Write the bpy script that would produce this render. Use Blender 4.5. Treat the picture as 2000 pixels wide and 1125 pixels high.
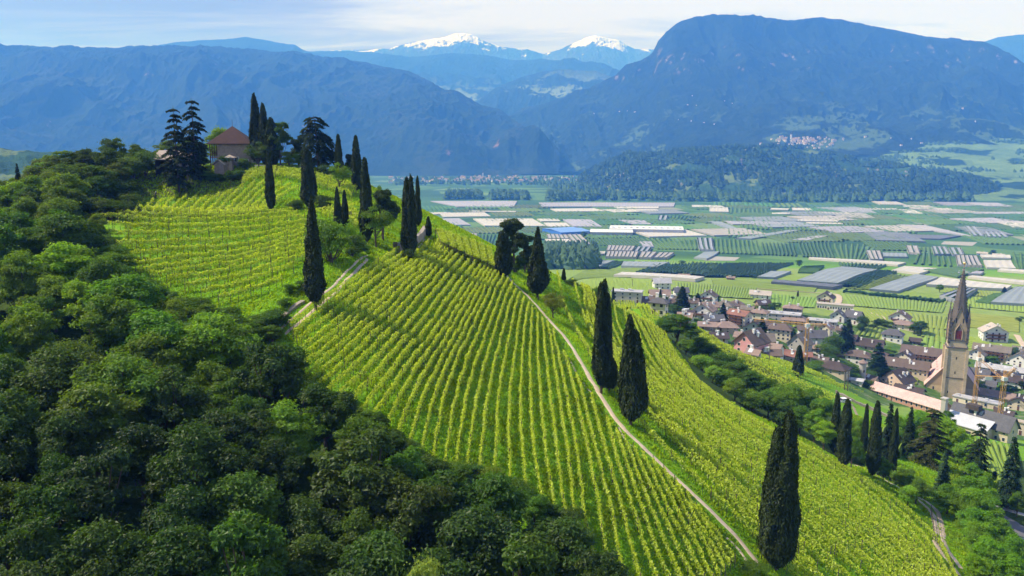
import bpy, math, random
import numpy as np
from mathutils import Vector, Matrix
R = math.radians
for _o in list(bpy.data.objects): bpy.data.objects.remove(_o)
SC = bpy.context.scene
COL = SC.collection
# ------------------------------------------------------------------ camera
CZ = 190.0; FPX = 1570.0; PITCH = R(10.2)
cam = bpy.data.cameras.new('camera'); camo = bpy.data.objects.new('camera', cam); COL.objects.link(camo)
camo.location = (0, 0, CZ); camo.rotation_euler = (R(90) - PITCH, 0, 0)
cam.sensor_width = 36; cam.lens = 36 * FPX / 2000; cam.clip_start = 1; cam.clip_end = 120000
SC.camera = camo
# ------------------------------------------------------------------ light
SUN_AZ = -84.0     # degrees from the view direction (+Y), negative = to the left
SUN_EL = 49.0
SUN_STR = 5.0
SKY_STR = 0.085
EXPO = 0.42
HAZE_D = 1.65e-4
HAZE_C = (0.075, 0.28, 1.0)
az, el = R(SUN_AZ), R(SUN_EL)
to_sun = Vector((math.sin(az) * math.cos(el), math.cos(az) * math.cos(el), math.sin(el)))
sl = bpy.data.lights.new('sun', 'SUN'); sl.energy = SUN_STR; sl.angle = R(0.6); sl.color = (1.0, 0.98, 1.12)
so = bpy.data.objects.new('sun', sl); COL.objects.link(so)
so.rotation_euler = to_sun.to_track_quat('Z', 'Y').to_euler(); so.location = (0, 0, 3000)
W = bpy.data.worlds.new('World'); SC.world = W; W.use_nodes = True
nt = W.node_tree; nt.nodes.clear()
def N(nt, typ, **kw):
    n = nt.nodes.new(typ)
    for k, v in kw.items():
        if k in ('op',): n.operation = v
        else: setattr(n, k, v)
    return n
def L(nt, a, b): nt.links.new(a, b)
out = N(nt, 'ShaderNodeOutputWorld'); bg = N(nt, 'ShaderNodeBackground')
sky = N(nt, 'ShaderNodeTexSky', sky_type='NISHITA'); sky.sun_disc = False
sky.sun_elevation = el; sky.sun_rotation = az; sky.altitude = 400; sky.air_density = 1.0; sky.dust_density = 1.2
tc = N(nt, 'ShaderNodeTexCoord'); sep = N(nt, 'ShaderNodeSeparateXYZ'); L(nt, tc.outputs['Generated'], sep.inputs[0])
def M(nt, op, a, b=None, clamp=False):
    n = N(nt, 'ShaderNodeMath', operation=op); n.use_clamp = clamp
    for i, x in enumerate((a, b)):
        if x is None: continue
        if isinstance(x, (int, float)): n.inputs[i].default_value = x
        else: L(nt, x, n.inputs[i])
    return n.outputs[0]
def RAMP(nt, fac, stops, interp='LINEAR'):
    n = N(nt, 'ShaderNodeValToRGB'); n.color_ramp.interpolation = interp
    while len(n.color_ramp.elements) < len(stops): n.color_ramp.elements.new(0.5)
    for e, (p, c) in zip(n.color_ramp.elements, stops):
        e.position = p; e.color = (c[0], c[1], c[2], 1) if hasattr(c, '__len__') else (c, c, c, 1)
    L(nt, fac, n.inputs[0]); return n.outputs[0]
def MIX(nt, fac, a, b, typ='MIX'):
    n = N(nt, 'ShaderNodeMix', data_type='RGBA', blend_type=typ)
    for i, x in ((0, fac), (6, a), (7, b)):
        if isinstance(x, (int, float)): n.inputs[i].default_value = x
        elif isinstance(x, tuple): n.inputs[i].default_value = (x[0], x[1], x[2], 1)
        else: L(nt, x, n.inputs[i])
    return n.outputs[2]
def NOISE(nt, vec, scale, detail=4, rough=0.55, dist=0.0, out=0):
    n = N(nt, 'ShaderNodeTexNoise'); n.inputs['Scale'].default_value = scale
    n.inputs['Detail'].default_value = detail; n.inputs['Roughness'].default_value = rough; n.inputs['Distortion'].default_value = dist
    if vec is not None: L(nt, vec, n.inputs['Vector'])
    return n.outputs[out]
# cloud deck: direction projected on a high plane, so streaks flatten to the horizon
zc = M(nt, 'MAXIMUM', M(nt, 'ADD', sep.outputs[2], 0.10), 0.04)
cx = M(nt, 'DIVIDE', sep.outputs[0], zc); cy = M(nt, 'DIVIDE', sep.outputs[1], zc)
cmb = N(nt, 'ShaderNodeCombineXYZ'); L(nt, M(nt, 'MULTIPLY', cx, 0.55), cmb.inputs[0]); L(nt, M(nt, 'MULTIPLY', cy, 1.5), cmb.inputs[1])
dens = NOISE(nt, cmb.outputs[0], 0.75, 8, 0.62, 0.7)
shade = NOISE(nt, cmb.outputs[0], 0.95, 8, 0.62, 0.6)
side = M(nt, 'MULTIPLY', M(nt, 'SUBTRACT', M(nt, 'MULTIPLY', sep.outputs[0], -7.0), 0.5), M(nt, 'MINIMUM', M(nt, 'MAXIMUM', M(nt, 'SUBTRACT', sep.outputs[2], 0.075), 0.0), 0.12))
shf = M(nt, 'ADD', shade, side)
cloudc = RAMP(nt, shf, [(0.36, (0.66, 0.71, 0.90)), (0.46, (0.52, 0.57, 0.78)), (0.56, (0.35, 0.37, 0.60)), (0.70, (0.22, 0.23, 0.43))])
cover = RAMP(nt, dens, [(0.24, 0.0), (0.36, 1.0)])
high = RAMP(nt, sep.outputs[2], [(0.20, 1.0), (0.55, 0.25)])
cover = M(nt, 'MULTIPLY', cover, high)
skyc = N(nt, 'ShaderNodeVectorMath', operation='SCALE'); skyc.inputs[3].default_value = SKY_STR; L(nt, sky.outputs[0], skyc.inputs[0])
fin = MIX(nt, cover, skyc.outputs[0], cloudc)
L(nt, fin, bg.inputs[0]); bg.inputs[1].default_value = 1.0; L(nt, bg.outputs[0], out.inputs[0])
vs = SC.view_settings; vs.view_transform = 'Standard'; vs.look = 'None'; vs.exposure = EXPO; vs.gamma = 1.0; vs.use_curve_mapping = False
SC.render.engine = 'CYCLES'
cy_ = SC.cycles
cy_.max_bounces = 6; cy_.diffuse_bounces = 3; cy_.glossy_bounces = 2; cy_.transmission_bounces = 3; cy_.transparent_max_bounces = 6; cy_.volume_bounces = 1
cy_.use_denoising = True; cy_.caustics_reflective = False; cy_.caustics_refractive = False; cy_.sample_clamp_indirect = 4
# ------------------------------------------------------------------ pixel <-> world helpers (pixels of the 2000 x 1125 photograph)
CP_, SP_ = math.cos(PITCH), math.sin(PITCH)
def ray(u, v):
    dx = (u - 1000) / FPX; dy = (562.5 - v) / FPX
    y = CP_ + SP_ * dy
    return dx / y, (-SP_ + CP_ * dy) / y
def P(u, v, Y):
    a, b = ray(u, v); return (a * Y, Y, CZ + b * Y)
def proj(x, y, z):
    z = z - CZ; f = y * CP_ - z * SP_; up = y * SP_ + z * CP_
    return 1000 + FPX * x / f, 562.5 - FPX * up / f
# ------------------------------------------------------------------ noise (numpy value noise)
def _h(ix, iy, s):
    n = (ix.astype(np.int64) * 374761393 + iy.astype(np.int64) * 668265263 + s * 1442695041) & 0xffffffff
    n = ((n ^ (n >> 13)) * 1274126177) & 0xffffffff
    return ((n ^ (n >> 16)) & 0xffff) / 65535.0
def vnoise(x, y, s=0):
    x = np.asarray(x, float); y = np.asarray(y, float)
    ix = np.floor(x); iy = np.floor(y); fx = x - ix; fy = y - iy
    fx = fx * fx * (3 - 2 * fx); fy = fy * fy * (3 - 2 * fy)
    a = _h(ix, iy, s); b = _h(ix + 1, iy, s); c = _h(ix, iy + 1, s); d = _h(ix + 1, iy + 1, s)
    return (a * (1 - fx) + b * fx) * (1 - fy) + (c * (1 - fx) + d * fx) * fy
def fbm(x, y, s=0, o=5, g=0.5):
    t = 0; a = 1; w = 0
    for i in range(o):
        t = t + a * vnoise(x, y, s + i * 17); w += a; a *= g; x = x * 2.03 + 11.3; y = y * 2.03 + 7.7
    return t / w
def ridged(x, y, s=0, o=5, g=0.5):
    t = 0; a = 1; w = 0
    for i in range(o):
        t = t + a * (1 - np.abs(2 * vnoise(x, y, s + i * 13) - 1)); w += a; a *= g; x = x * 2.07 + 3.1; y = y * 2.07 + 5.9
    return t / w
# ------------------------------------------------------------------ terrain height
GP = [  # (u, v, Y): points of bare ground seen in the photograph
 # main path on the spur
 (1480,1100,84),(1400,1010,88),(1300,915,93),(1210,830,101),(1155,745,113),(1110,668,128),(1050,592,147),(990,540,159),
 # crest and rim
 (930,500,161),(880,472,163),(840,462,165),(800,480,152),
 # track
 (760,500,140),(700,510,131),(660,555,121),(617,605,112),(560,645,104),
 # main slope
 (720,770,92),(900,890,87),(1060,960,83),(1140,1125,75),(1300,1125,77),(1050,720,118),(900,600,130),(800,600,121),(700,650,108),(820,740,101),(960,820,98),(1180,930,88),(1100,850,96),
 # right slope
 (1100,553,181),(1190,592,200),(1292,650,215),(1400,740,190),(1500,812,172),(1640,900,152),(1740,975,138),(1850,1100,113),(1600,950,118),(1600,1100,92),(1450,900,118),(1330,800,128),(1250,720,147),(1180,650,160),(1750,1120,100),
 # left block
 (150,432,147),(336,432,150),(463,430,152),(572,424,153),(312,524,127),(227,490,133),(493,521,128),(596,493,132),(402,560,118),(500,600,113),(640,500,133),(680,470,141),
 # second block, knoll
 (300,398,186),(400,394,184),(490,400,174),(530,415,166),(604,402,168),(668,440,150),(430,332,196),(330,345,196),(500,322,200),(560,320,199),(630,333,194),(700,360,187),(760,400,175),(715,470,150),(740,440,157),(480,318,204),(350,330,206),
 (250,420,170),(400,424,165),(500,421,163),(400,372,190),
 # strip and second vineyard
 (1360,650,250),(1430,700,228),(1540,720,262),(1620,748,262),(1600,790,212),(1500,748,218),(1250,602,250),(1300,628,262),(1700,800,240),
 # grove on the right
 (1700,925,142),(1720,860,185),(1860,900,190),(1900,930,170),(1967,990,150),(1990,1035,140),(1870,1060,128),(1900,850,260),(1780,820,270),(1990,870,290),
 # village
 (1510,712,360),(1600,760,330),(1220,592,430),(1350,612,430),(1430,650,400),(1300,560,570),(1480,580,590),(1620,600,560),(1740,655,500),(1940,662,500),(1860,775,420),(1700,775,375),(1960,760,430),(1960,840,330),(1640,700,430),(1840,700,470),
 (1150,545,600),(1300,530,900),(1600,530,900),(1900,560,850),(1900,610,620),(1500,505,1250),(1150,500,1250),(1990,520,1150),(1100,545,700),
]
CAN = [ # canopy points of the wood: ground is 9 m lower
 (550,655,99),(690,790,84),(900,910,78),(1100,1020,70),(1150,1120,64),(400,1000,62),(0,1110,52),(0,750,80),(200,600,98),(200,500,118),(0,450,138),(0,350,165),(120,300,185),(250,260,205),(400,800,76),(700,1000,66),(700,1120,58),(900,1120,62),(330,560,110),(450,630,102),(200,850,68)]
WP = [  # hidden ground, world coordinates
 (-100,262,155),(-40,262,140),(20,235,132),(60,262,125),(-160,230,160),(-200,330,120),(-60,360,100),(20,380,98),(100,300,108),
 (-150,550,60),(0,560,80),(-350,500,60),(-350,250,120),(-600,900,10),(-300,1100,6),(0,1100,30),(0,1500,0),(500,1500,0),(1000,1500,0),(-500,1500,0),(1200,900,45),(900,500,70),(600,250,100),
 (0,25,147),(-40,20,148),(50,25,130),(120,70,118),(-120,60,150),(-90,120,162),(300,150,95),(500,400,72),(0,-20,140),(-200,120,150),(200,100,108),(-1500,1500,0),(1800,1500,0),(-1200,600,0)]
_pts = [P(*g) for g in GP] + [(a[0], a[1], a[2] - 9) for a in (P(*c) for c in CAN)] + WP
_pts = np.array(_pts, float); _pxy = _pts[:, :2]
def _phi(a, b):
    d2 = ((a[:, None, :] - b[None, :, :]) ** 2).sum(-1); return np.sqrt(d2 + 14.0 ** 2)
_n = len(_pts); A = np.zeros((_n + 3, _n + 3)); A[:_n, :_n] = _phi(_pxy, _pxy) - np.eye(_n) * 0.6
A[:_n, _n] = 1; A[:_n, _n + 1:] = _pxy / 100; A[_n:, :_n] = A[:_n, _n:].T
_w = np.linalg.solve(A, np.concatenate([_pts[:, 2], [0, 0, 0]]))
def Hn(x, y):
    x = np.asarray(x, float).ravel(); y = np.asarray(y, float).ravel(); z = np.empty(len(x))
    for i in range(0, len(x), 20000):
        q = np.stack([x[i:i + 20000], y[i:i + 20000]], 1)
        z[i:i + 20000] = _phi(q, _pxy) @ _w[:_n] + _w[_n] + (q / 100) @ _w[_n + 1:]
    k = np.clip((1600 - y) / 250, 0, 1); k = k * k * (3 - 2 * k)
    z = z * k
    near = np.clip((700 - y) / 300, 0, 1)
    z = z + near * ((fbm(x / 9, y / 9, 5, 3) - .5) * 0.7 + (fbm(x / 2.2, y / 2.2, 9, 2) - .5) * 0.12)
    return np.where(z < 0, 0.02 * z, z) 
def H(x, y): return float(Hn([x], [y])[0])
_YS = np.concatenate([np.linspace(30, 320, 581), np.linspace(321, 1700, 1380), np.linspace(1702, 8000, 1600)])
def G(u, v, ymin=0):
    """first terrain point seen through pixel (u, v)"""
    a, b = ray(u, v); z = CZ + b * _YS; h = Hn(a * _YS, _YS); d = z - h
    i = int(np.argmax((d < 0) & (_YS > ymin)))
    if d[i] >= 0: return P(u, v, 8000)
    j = max(i - 1, 0); t = d[j] / (d[j] - d[i] + 1e-9); Y = _YS[j] + t * (_YS[i] - _YS[j])
    return (a * Y, Y, H(a * Y, Y))
_gc = {}
def nth(i):
    w = ('first', 'second', 'third', 'fourth', 'fifth', 'sixth', 'seventh', 'eighth', 'ninth', 'tenth')
    return w[i - 1] if i <= 10 else '%d%s' % (i, 'th' if 10 < i % 100 < 14 else {1: 'st', 2: 'nd', 3: 'rd'}.get(i % 10, 'th'))
# ------------------------------------------------------------------ object helpers
def tag(o, label=None, cat=None, group=None, kind=None):
    if label: o['label'] = label
    if cat: o['category'] = cat
    if group: o['group'] = group
    if kind: o['kind'] = kind
    return o
def link(name, data, mat=None, parent=None):
    o = bpy.data.objects.new(name, data); COL.objects.link(o)
    if parent is not None: o.parent = parent
    if mat is not None and not data.materials:
        for m in (mat if isinstance(mat, (list, tuple)) else [mat]): data.materials.append(m)
    return o
def empty(name, loc=(0, 0, 0), rz=0.0, sc=1.0):
    o = bpy.data.objects.new(name, None); COL.objects.link(o); o.location = loc; o.rotation_euler = (0, 0, rz); o.scale = (sc, sc, sc) if not hasattr(sc, '__len__') else sc
    o.empty_display_size = 0.5
    return o
def mesh_np(name, V, F, smooth=False, col=None, mi=None):
    """V (n,3); F (m,k) with k = 3 or 4; col (n,) or (n,4) per vertex"""
    V = np.ascontiguousarray(V, np.float32); F = np.ascontiguousarray(F, np.int32)
    me = bpy.data.meshes.new(name); k = F.shape[1]
    me.vertices.add(len(V)); me.vertices.foreach_set('co', V.ravel())
    me.loops.add(F.size); me.loops.foreach_set('vertex_index', F.ravel())
    me.polygons.add(len(F)); me.polygons.foreach_set('loop_start', np.arange(0, F.size, k, dtype=np.int32))
    if mi is not None: me.polygons.foreach_set('material_index', np.ascontiguousarray(mi, np.int32))
    me.polygons.foreach_set('use_smooth', np.full(len(F), smooth))
    if col is not None:
        a = me.color_attributes.new('tint', 'FLOAT_COLOR', 'POINT')
        c = np.ones((len(V), 4), np.float32)
        if col.ndim == 1: c[:, :3] = col[:, None]
        else: c[:, :col.shape[1]] = col
        a.data.foreach_set('color', c.ravel())
    me.update(calc_edges=True); me.validate(); return me
def grid_faces(nr, nc):
    i = np.arange((nr - 1) * nc).reshape(nr - 1, nc)[:, :-1].ravel()
    return np.stack([i, i + 1, i + nc + 1, i + nc], 1)
def newmat(name):
    m = bpy.data.materials.new(name); m.use_nodes = True; m.node_tree.nodes.clear(); return m, m.node_tree
def out_surf(nt, sh):
    o = N(nt, 'ShaderNodeOutputMaterial'); L(nt, sh, o.inputs[0]); return o
def PB(nt, col, rough=0.8, bump=None, bstr=0.3, bdist=0.1, metal=0.0, spec=0.3):
    p = N(nt, 'ShaderNodeBsdfPrincipled'); p.inputs['Roughness'].default_value = rough; p.inputs['Metallic'].default_value = metal
    p.inputs['Specular IOR Level'].default_value = spec
    if isinstance(col, tuple): p.inputs['Base Color'].default_value = (*col, 1)
    else: L(nt, col, p.inputs['Base Color'])
    if bump is not None:
        b = N(nt, 'ShaderNodeBump'); b.inputs['Strength'].default_value = bstr; b.inputs['Distance'].default_value = bdist
        L(nt, bump, b.inputs['Height']); L(nt, b.outputs[0], p.inputs['Normal'])
    return p.outputs[0]
def POS(nt):
    return N(nt, 'ShaderNodeNewGeometry').outputs['Position']
def simple(name, col, rough=0.8, var=0.25, scale=1.5, bstr=0.2, bdist=0.03, metal=0.0, detail=5):
    m, nt = newmat(name); p = POS(nt)
    n = NOISE(nt, p, scale, detail, 0.6)
    n2 = NOISE(nt, p, scale * 0.13, 3, 0.6)
    c = RAMP(nt, MIX(nt, 0.45, n, n2), [(0.25, tuple(x * (1 - var) for x in col)), (0.75, tuple(min(1, x * (1 + var)) for x in col))])
    out_surf(nt, PB(nt, c, rough, n, bstr, bdist, metal)); return m
# ------------------------------------------------------------------ haze (closed box round the scene, sky outside)
def haze():
    x0, x1, y0, y1, z0, z1 = -13000, 16000, -900, 20500, -60, 2400
    V = [(x, y, z) for x in (x0, x1) for y in (y0, y1) for z in (z0, z1)]
    F = [(0, 1, 3, 2), (4, 6, 7, 5), (0, 4, 5, 1), (2, 3, 7, 6), (0, 2, 6, 4), (1, 5, 7, 3)]
    me = bpy.data.meshes.new('haze'); me.from_pydata(V, [], F)
    m, nt = newmat('haze_air'); v = N(nt, 'ShaderNodeVolumePrincipled')
    v.inputs['Density'].default_value = HAZE_D; v.inputs['Color'].default_value = (*HAZE_C, 1); v.inputs['Absorption Color'].default_value = (1, 1, 1, 1); v.inputs['Anisotropy'].default_value = 0.0
    o = N(nt, 'ShaderNodeOutputMaterial'); L(nt, v.outputs[0], o.inputs['Volume'])
    tag(link('haze', me, m), kind='stuff')
haze()
# ------------------------------------------------------------------ terrain
def inpoly(px, py, poly):
    px = np.asarray(px, float); py = np.asarray(py, float); c = np.zeros(px.shape, bool); n = len(poly)
    for i in range(n):
        x1, y1 = poly[i]; x2, y2 = poly[(i + 1) % n]
        if y1 == y2: continue
        k = ((y1 > py) != (y2 > py)) & (px < (x2 - x1) * (py - y1) / (y2 - y1) + x1); c ^= k
    return c
# wood floor: (pixel polygon of the ground under the wood)
WOODF = [(-900,300),(90,425),(140,490),(260,600),(400,670),(530,700),(580,770),(680,830),(810,910),(890,960),(1010,1030),(1110,1100),(1180,1180),(1500,1500),(1500,6000),(-4000,6000),(-4000,300)]
KNOLLW = [(-2000,200),(0,330),(480,250),(420,322),(300,330),(262,345),(225,395),(215,430),(110,422),(-900,470)]
GROVE = [(1800,975),(1860,900),(2000,900),(2200,1000),(2200,1300),(1930,1130),(1905,1050),(1870,1000)]
STRIP = [(1290,640),(1345,628),(1440,690),(1530,735),(1610,775),(1680,830),(1690,915),(1650,905),(1560,850),(1450,800),(1370,750)]
BANK = [(262,345),(300,330),(340,332),(480,322),(486,345),(470,370),(440,386),(250,388),(225,398)]
VILL = [(1195,585),(1270,578),(1330,572),(1400,585),(1500,600),(1570,610),(1640,622),(1690,640),(1720,668),(1790,672),(1850,700),(1900,690),(2300,690),(2300,880),(1990,860),(1850,800),(1690,790),(1560,735),(1470,700),(1360,648),(1230,600)]
def terrain():
    # near sheet to the valley's far side; perspective-friendly spacing (finer close by)
    ys = np.concatenate([np.arange(-60, 60, 3.0), np.geomspace(60, 700, 470)[:-1], np.geomspace(700, 9000, 230)])
    V = []; nc = 560
    s = np.linspace(-1, 1, nc); s = s * 0.55 + 0.45 * s ** 3
    for y in ys:
        half = max(abs(y), 70) * 1.15 + 40
        V.append(np.stack([s * half, np.full(nc, y)], 1))
    V = np.concatenate(V); z = Hn(V[:, 0], V[:, 1])
    x, y = V[:, 0], V[:, 1]
    ok = y > 5
    f = np.where(ok, y * CP_ - (z - CZ) * SP_, 1); f = np.maximum(f, 0.5)
    u = 1000 + FPX * x / f; v = 562.5 - FPX * (y * SP_ + (z - CZ) * CP_) / f
    wood = np.zeros(len(x)); vil = wood.copy(); dry = wood.copy()
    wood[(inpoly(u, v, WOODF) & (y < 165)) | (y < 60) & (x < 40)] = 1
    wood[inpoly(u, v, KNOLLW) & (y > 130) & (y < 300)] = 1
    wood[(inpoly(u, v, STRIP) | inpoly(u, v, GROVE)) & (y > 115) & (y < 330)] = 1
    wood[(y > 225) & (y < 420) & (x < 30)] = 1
    dry[inpoly(u, v, BANK) & (y > 165) & (y < 230)] = 1
    vil[inpoly(u, v, VILL) & (y > 300) & (y < 750)] = 1
    F = grid_faces(len(ys), nc)
    me = mesh_np('terrain', np.stack([x, y, z], 1), F, True, np.stack([wood, vil, dry], 1))
    m, nt = newmat('terrain'); p = POS(nt)
    at = N(nt, 'ShaderNodeAttribute', attribute_name='tint'); sp = N(nt, 'ShaderNodeSeparateColor'); L(nt, at.outputs[0], sp.inputs[0])
    n1 = NOISE(nt, p, 0.09, 5, 0.6); n2 = NOISE(nt, p, 1.3, 5, 0.7); n3 = NOISE(nt, p, 6.0, 3, 0.7)
    g = RAMP(nt, n2, [(0.28, (0.08, 0.19, 0.010)), (0.5, (0.15, 0.32, 0.014)), (0.72, (0.25, 0.42, 0.025))])
    g = MIX(nt, RAMP(nt, n1, [(0.4, 0.0), (0.65, 0.6)]), g, RAMP(nt, n3, [(0.3, (0.10, 0.27, 0.012)), (0.7, (0.23, 0.40, 0.035))]))
    g = MIX(nt, RAMP(nt, NOISE(nt, p, 0.55, 6, 0.75), [(0.60, 0.0), (0.68, 0.55)]), g, (0.19, 0.20, 0.06))
    # valley floor beyond the vineyards is orchard green
    sy = N(nt, 'ShaderNodeSeparateXYZ'); L(nt, p, sy.inputs[0])
    far = RAMP(nt, M(nt, 'DIVIDE', sy.outputs[1], 5000), [(0.19, 0.0), (0.26, 1.0)])
    vo = N(nt, 'ShaderNodeTexVoronoi'); vo.inputs['Scale'].default_value = 0.008; L(nt, p, vo.inputs['Vector'])
    hv = N(nt, 'ShaderNodeSeparateColor'); L(nt, vo.outputs['Color'], hv.inputs[0])
    fl = RAMP(nt, hv.outputs[0], [(0.0, (0.035, 0.085, 0.03)), (0.5, (0.06, 0.14, 0.04)), (0.8, (0.10, 0.20, 0.05)), (1.0, (0.16, 0.25, 0.08))])
    fl = MIX(nt, RAMP(nt, NOISE(nt, p, 0.05, 6, 0.7), [(0.35, 0.0), (0.7, 0.5)]), fl, (0.04, 0.10, 0.03))
    g = MIX(nt, far, g, fl)
    mf = RAMP(nt, M(nt, 'DIVIDE', sy.outputs[1], 1000), [(0.26, 0.0), (0.40, 1.0), (0.95, 1.0), (1.0, 0.0)])
    g = MIX(nt, mf, g, RAMP(nt, MIX(nt, .5, n1, n2), [(0.35, (0.16, 0.24, 0.05)), (0.65, (0.27, 0.35, 0.09))]))
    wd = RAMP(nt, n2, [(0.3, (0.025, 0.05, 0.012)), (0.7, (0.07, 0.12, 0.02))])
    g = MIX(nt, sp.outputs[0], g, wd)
    vg = RAMP(nt, NOISE(nt, p, 0.12, 5, 0.7), [(0.40, (0.05, 0.12, 0.02)), (0.56, (0.10, 0.17, 0.04)), (0.66, (0.26, 0.25, 0.22)), (0.85, (0.33, 0.31, 0.28))])
    g = MIX(nt, sp.outputs[1], g, vg)
    dr = RAMP(nt, n2, [(0.3, (0.05, 0.085, 0.015)), (0.55, (0.10, 0.12, 0.03)), (0.75, (0.2, 0.14, 0.07))])
    g = MIX(nt, sp.outputs[2], g, dr)
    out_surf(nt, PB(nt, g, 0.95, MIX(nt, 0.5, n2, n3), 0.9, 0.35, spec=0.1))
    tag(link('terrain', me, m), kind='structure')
terrain()
def densify(pts, step):
    o = [pts[0]]
    for a, b in zip(pts[:-1], pts[1:]):
        n = max(1, int(math.dist(a[:2], b[:2]) / step))
        for i in range(1, n + 1): o.append(tuple(a[k] + (b[k] - a[k]) * i / n for k in range(len(a))))
    return o
def smooth_line(pts, it=2):
    p = [tuple(a) for a in pts]
    for _ in range(it):
        q = [p[0]]
        for a, b in zip(p[:-1], p[1:]):
            q.append(tuple(a[k] * .75 + b[k] * .25 for k in range(len(a)))); q.append(tuple(a[k] * .25 + b[k] * .75 for k in range(len(a))))
        q.append(p[-1]); p = q
    return p
def ribbon(name, uv, width, mat, lift=0.06, wob=0.12, step=0.6):
    w = smooth_line([G(*q)[:2] for q in uv]); w = densify(w, step); n = len(w); a = np.array(w)
    t = np.gradient(a, axis=0); t /= np.linalg.norm(t, axis=1)[:, None] + 1e-9; nr = np.stack([-t[:, 1], t[:, 0]], 1)
    s = np.arange(n) * step
    rows = []
    for k in range(5):
        off = (k / 4 - .5) * width * (1 + 0.25 * (vnoise(s / 1.7, s * 0 + k, 3) - .5)) + wob * (vnoise(s / 2.5, s * 0, 8) - .5) * 2 + (0.16 * (vnoise(s / 0.8, s * 0 + 9, 4 + k) - .5) if k in (0, 4) else 0)
        q = a + nr * np.asarray(off)[:, None]; rows.append(np.concatenate([q, (Hn(q[:, 0], q[:, 1]) + lift - (0.09 if k in (0, 4) else 0))[:, None]], 1))
    V = np.stack(rows, 1).reshape(-1, 3)
    return tag(link(name, mesh_np(name, V, grid_faces(n, 5), True), mat), kind='structure')
m_path = simple('pale_gravel', (0.50, 0.40, 0.29), 0.95, 0.4, 3.0, 0.5, 0.05)
m_asph = simple('asphalt', (0.13, 0.13, 0.14), 0.9, 0.25, 2.0)
PATH1 = [(988,534),(996,546),(1018,566),(1040,588),(1075,628),(1110,666),(1135,707),(1155,742),(1178,782),(1210,830),(1250,868),(1300,915),(1350,961),(1400,1008),(1440,1050),(1462,1078),(1485,1106)]
ribbon('gravel_path', PATH1, 0.85, m_path)
ribbon('gravel_path', [(1113,700),(1121,716),(1134,743),(1150,764),(1160,770)], 0.35, m_path)
ribbon('gravel_path', [(1420,1050),(1440,1068),(1457,1090),(1462,1110)], 0.45, m_path)
ribbon('gravel_path', [(1210,835),(1222,860),(1245,880)], 0.3, m_path)
T2A = [(545,644),(576,618),(609,590),(636,572),(657,553),(681,528),(705,504),(718,499)]
T2B = [(556,652),(591,625),(618,601),(636,589),(660,568),(681,543),(700,525),(718,506)]
ribbon('farm_track', T2A, 0.5, m_path); ribbon('farm_track', T2B, 0.6, m_path)
ribbon('farm_track', [(812,488),(823,475),(835,465)], 0.5, m_path); ribbon('farm_track', [(823,488),(832,477),(843,464)], 0.5, m_path)
def z7(l): return [(1750 + x / 3.26, 780 + y / 3.26) for x, y in l]
T3A = z7([(60,590),(130,630),(200,690),(240,740),(255,830),(245,910),(290,980),(350,1050),(405,1125)])
ribbon('farm_track', T3A, 1.0, m_path, lift=.1)
T3B = z7([(-130,480),(-60,520),(0,552),(60,585),(130,618),(200,655),(265,715),(295,800),(297,900),(350,995),(425,1085)])
ribbon('farm_track', T3B, .95, m_path, lift=.1)
ribbon('farm_track', [(1668,912),(1682,911),(1692,920),(1712,932)], 2.2, m_path)
ribbon('farm_track', [(1650,775),(1664,790),(1672,806),(1680,826)], 1.0, simple('packed_earth', (0.3, 0.24, 0.15)))
ribbon('road', [(1935,1000),(1960,1012),(1985,1030),(2010,1050),(2040,1075)], 5.0, m_asph, wob=0)
ribbon('road', [(1925,978),(1950,990),(1990,1003),(2030,1012)], 1.8, simple('pale_asphalt', (0.3, 0.3, 0.32)), wob=0)
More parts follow.
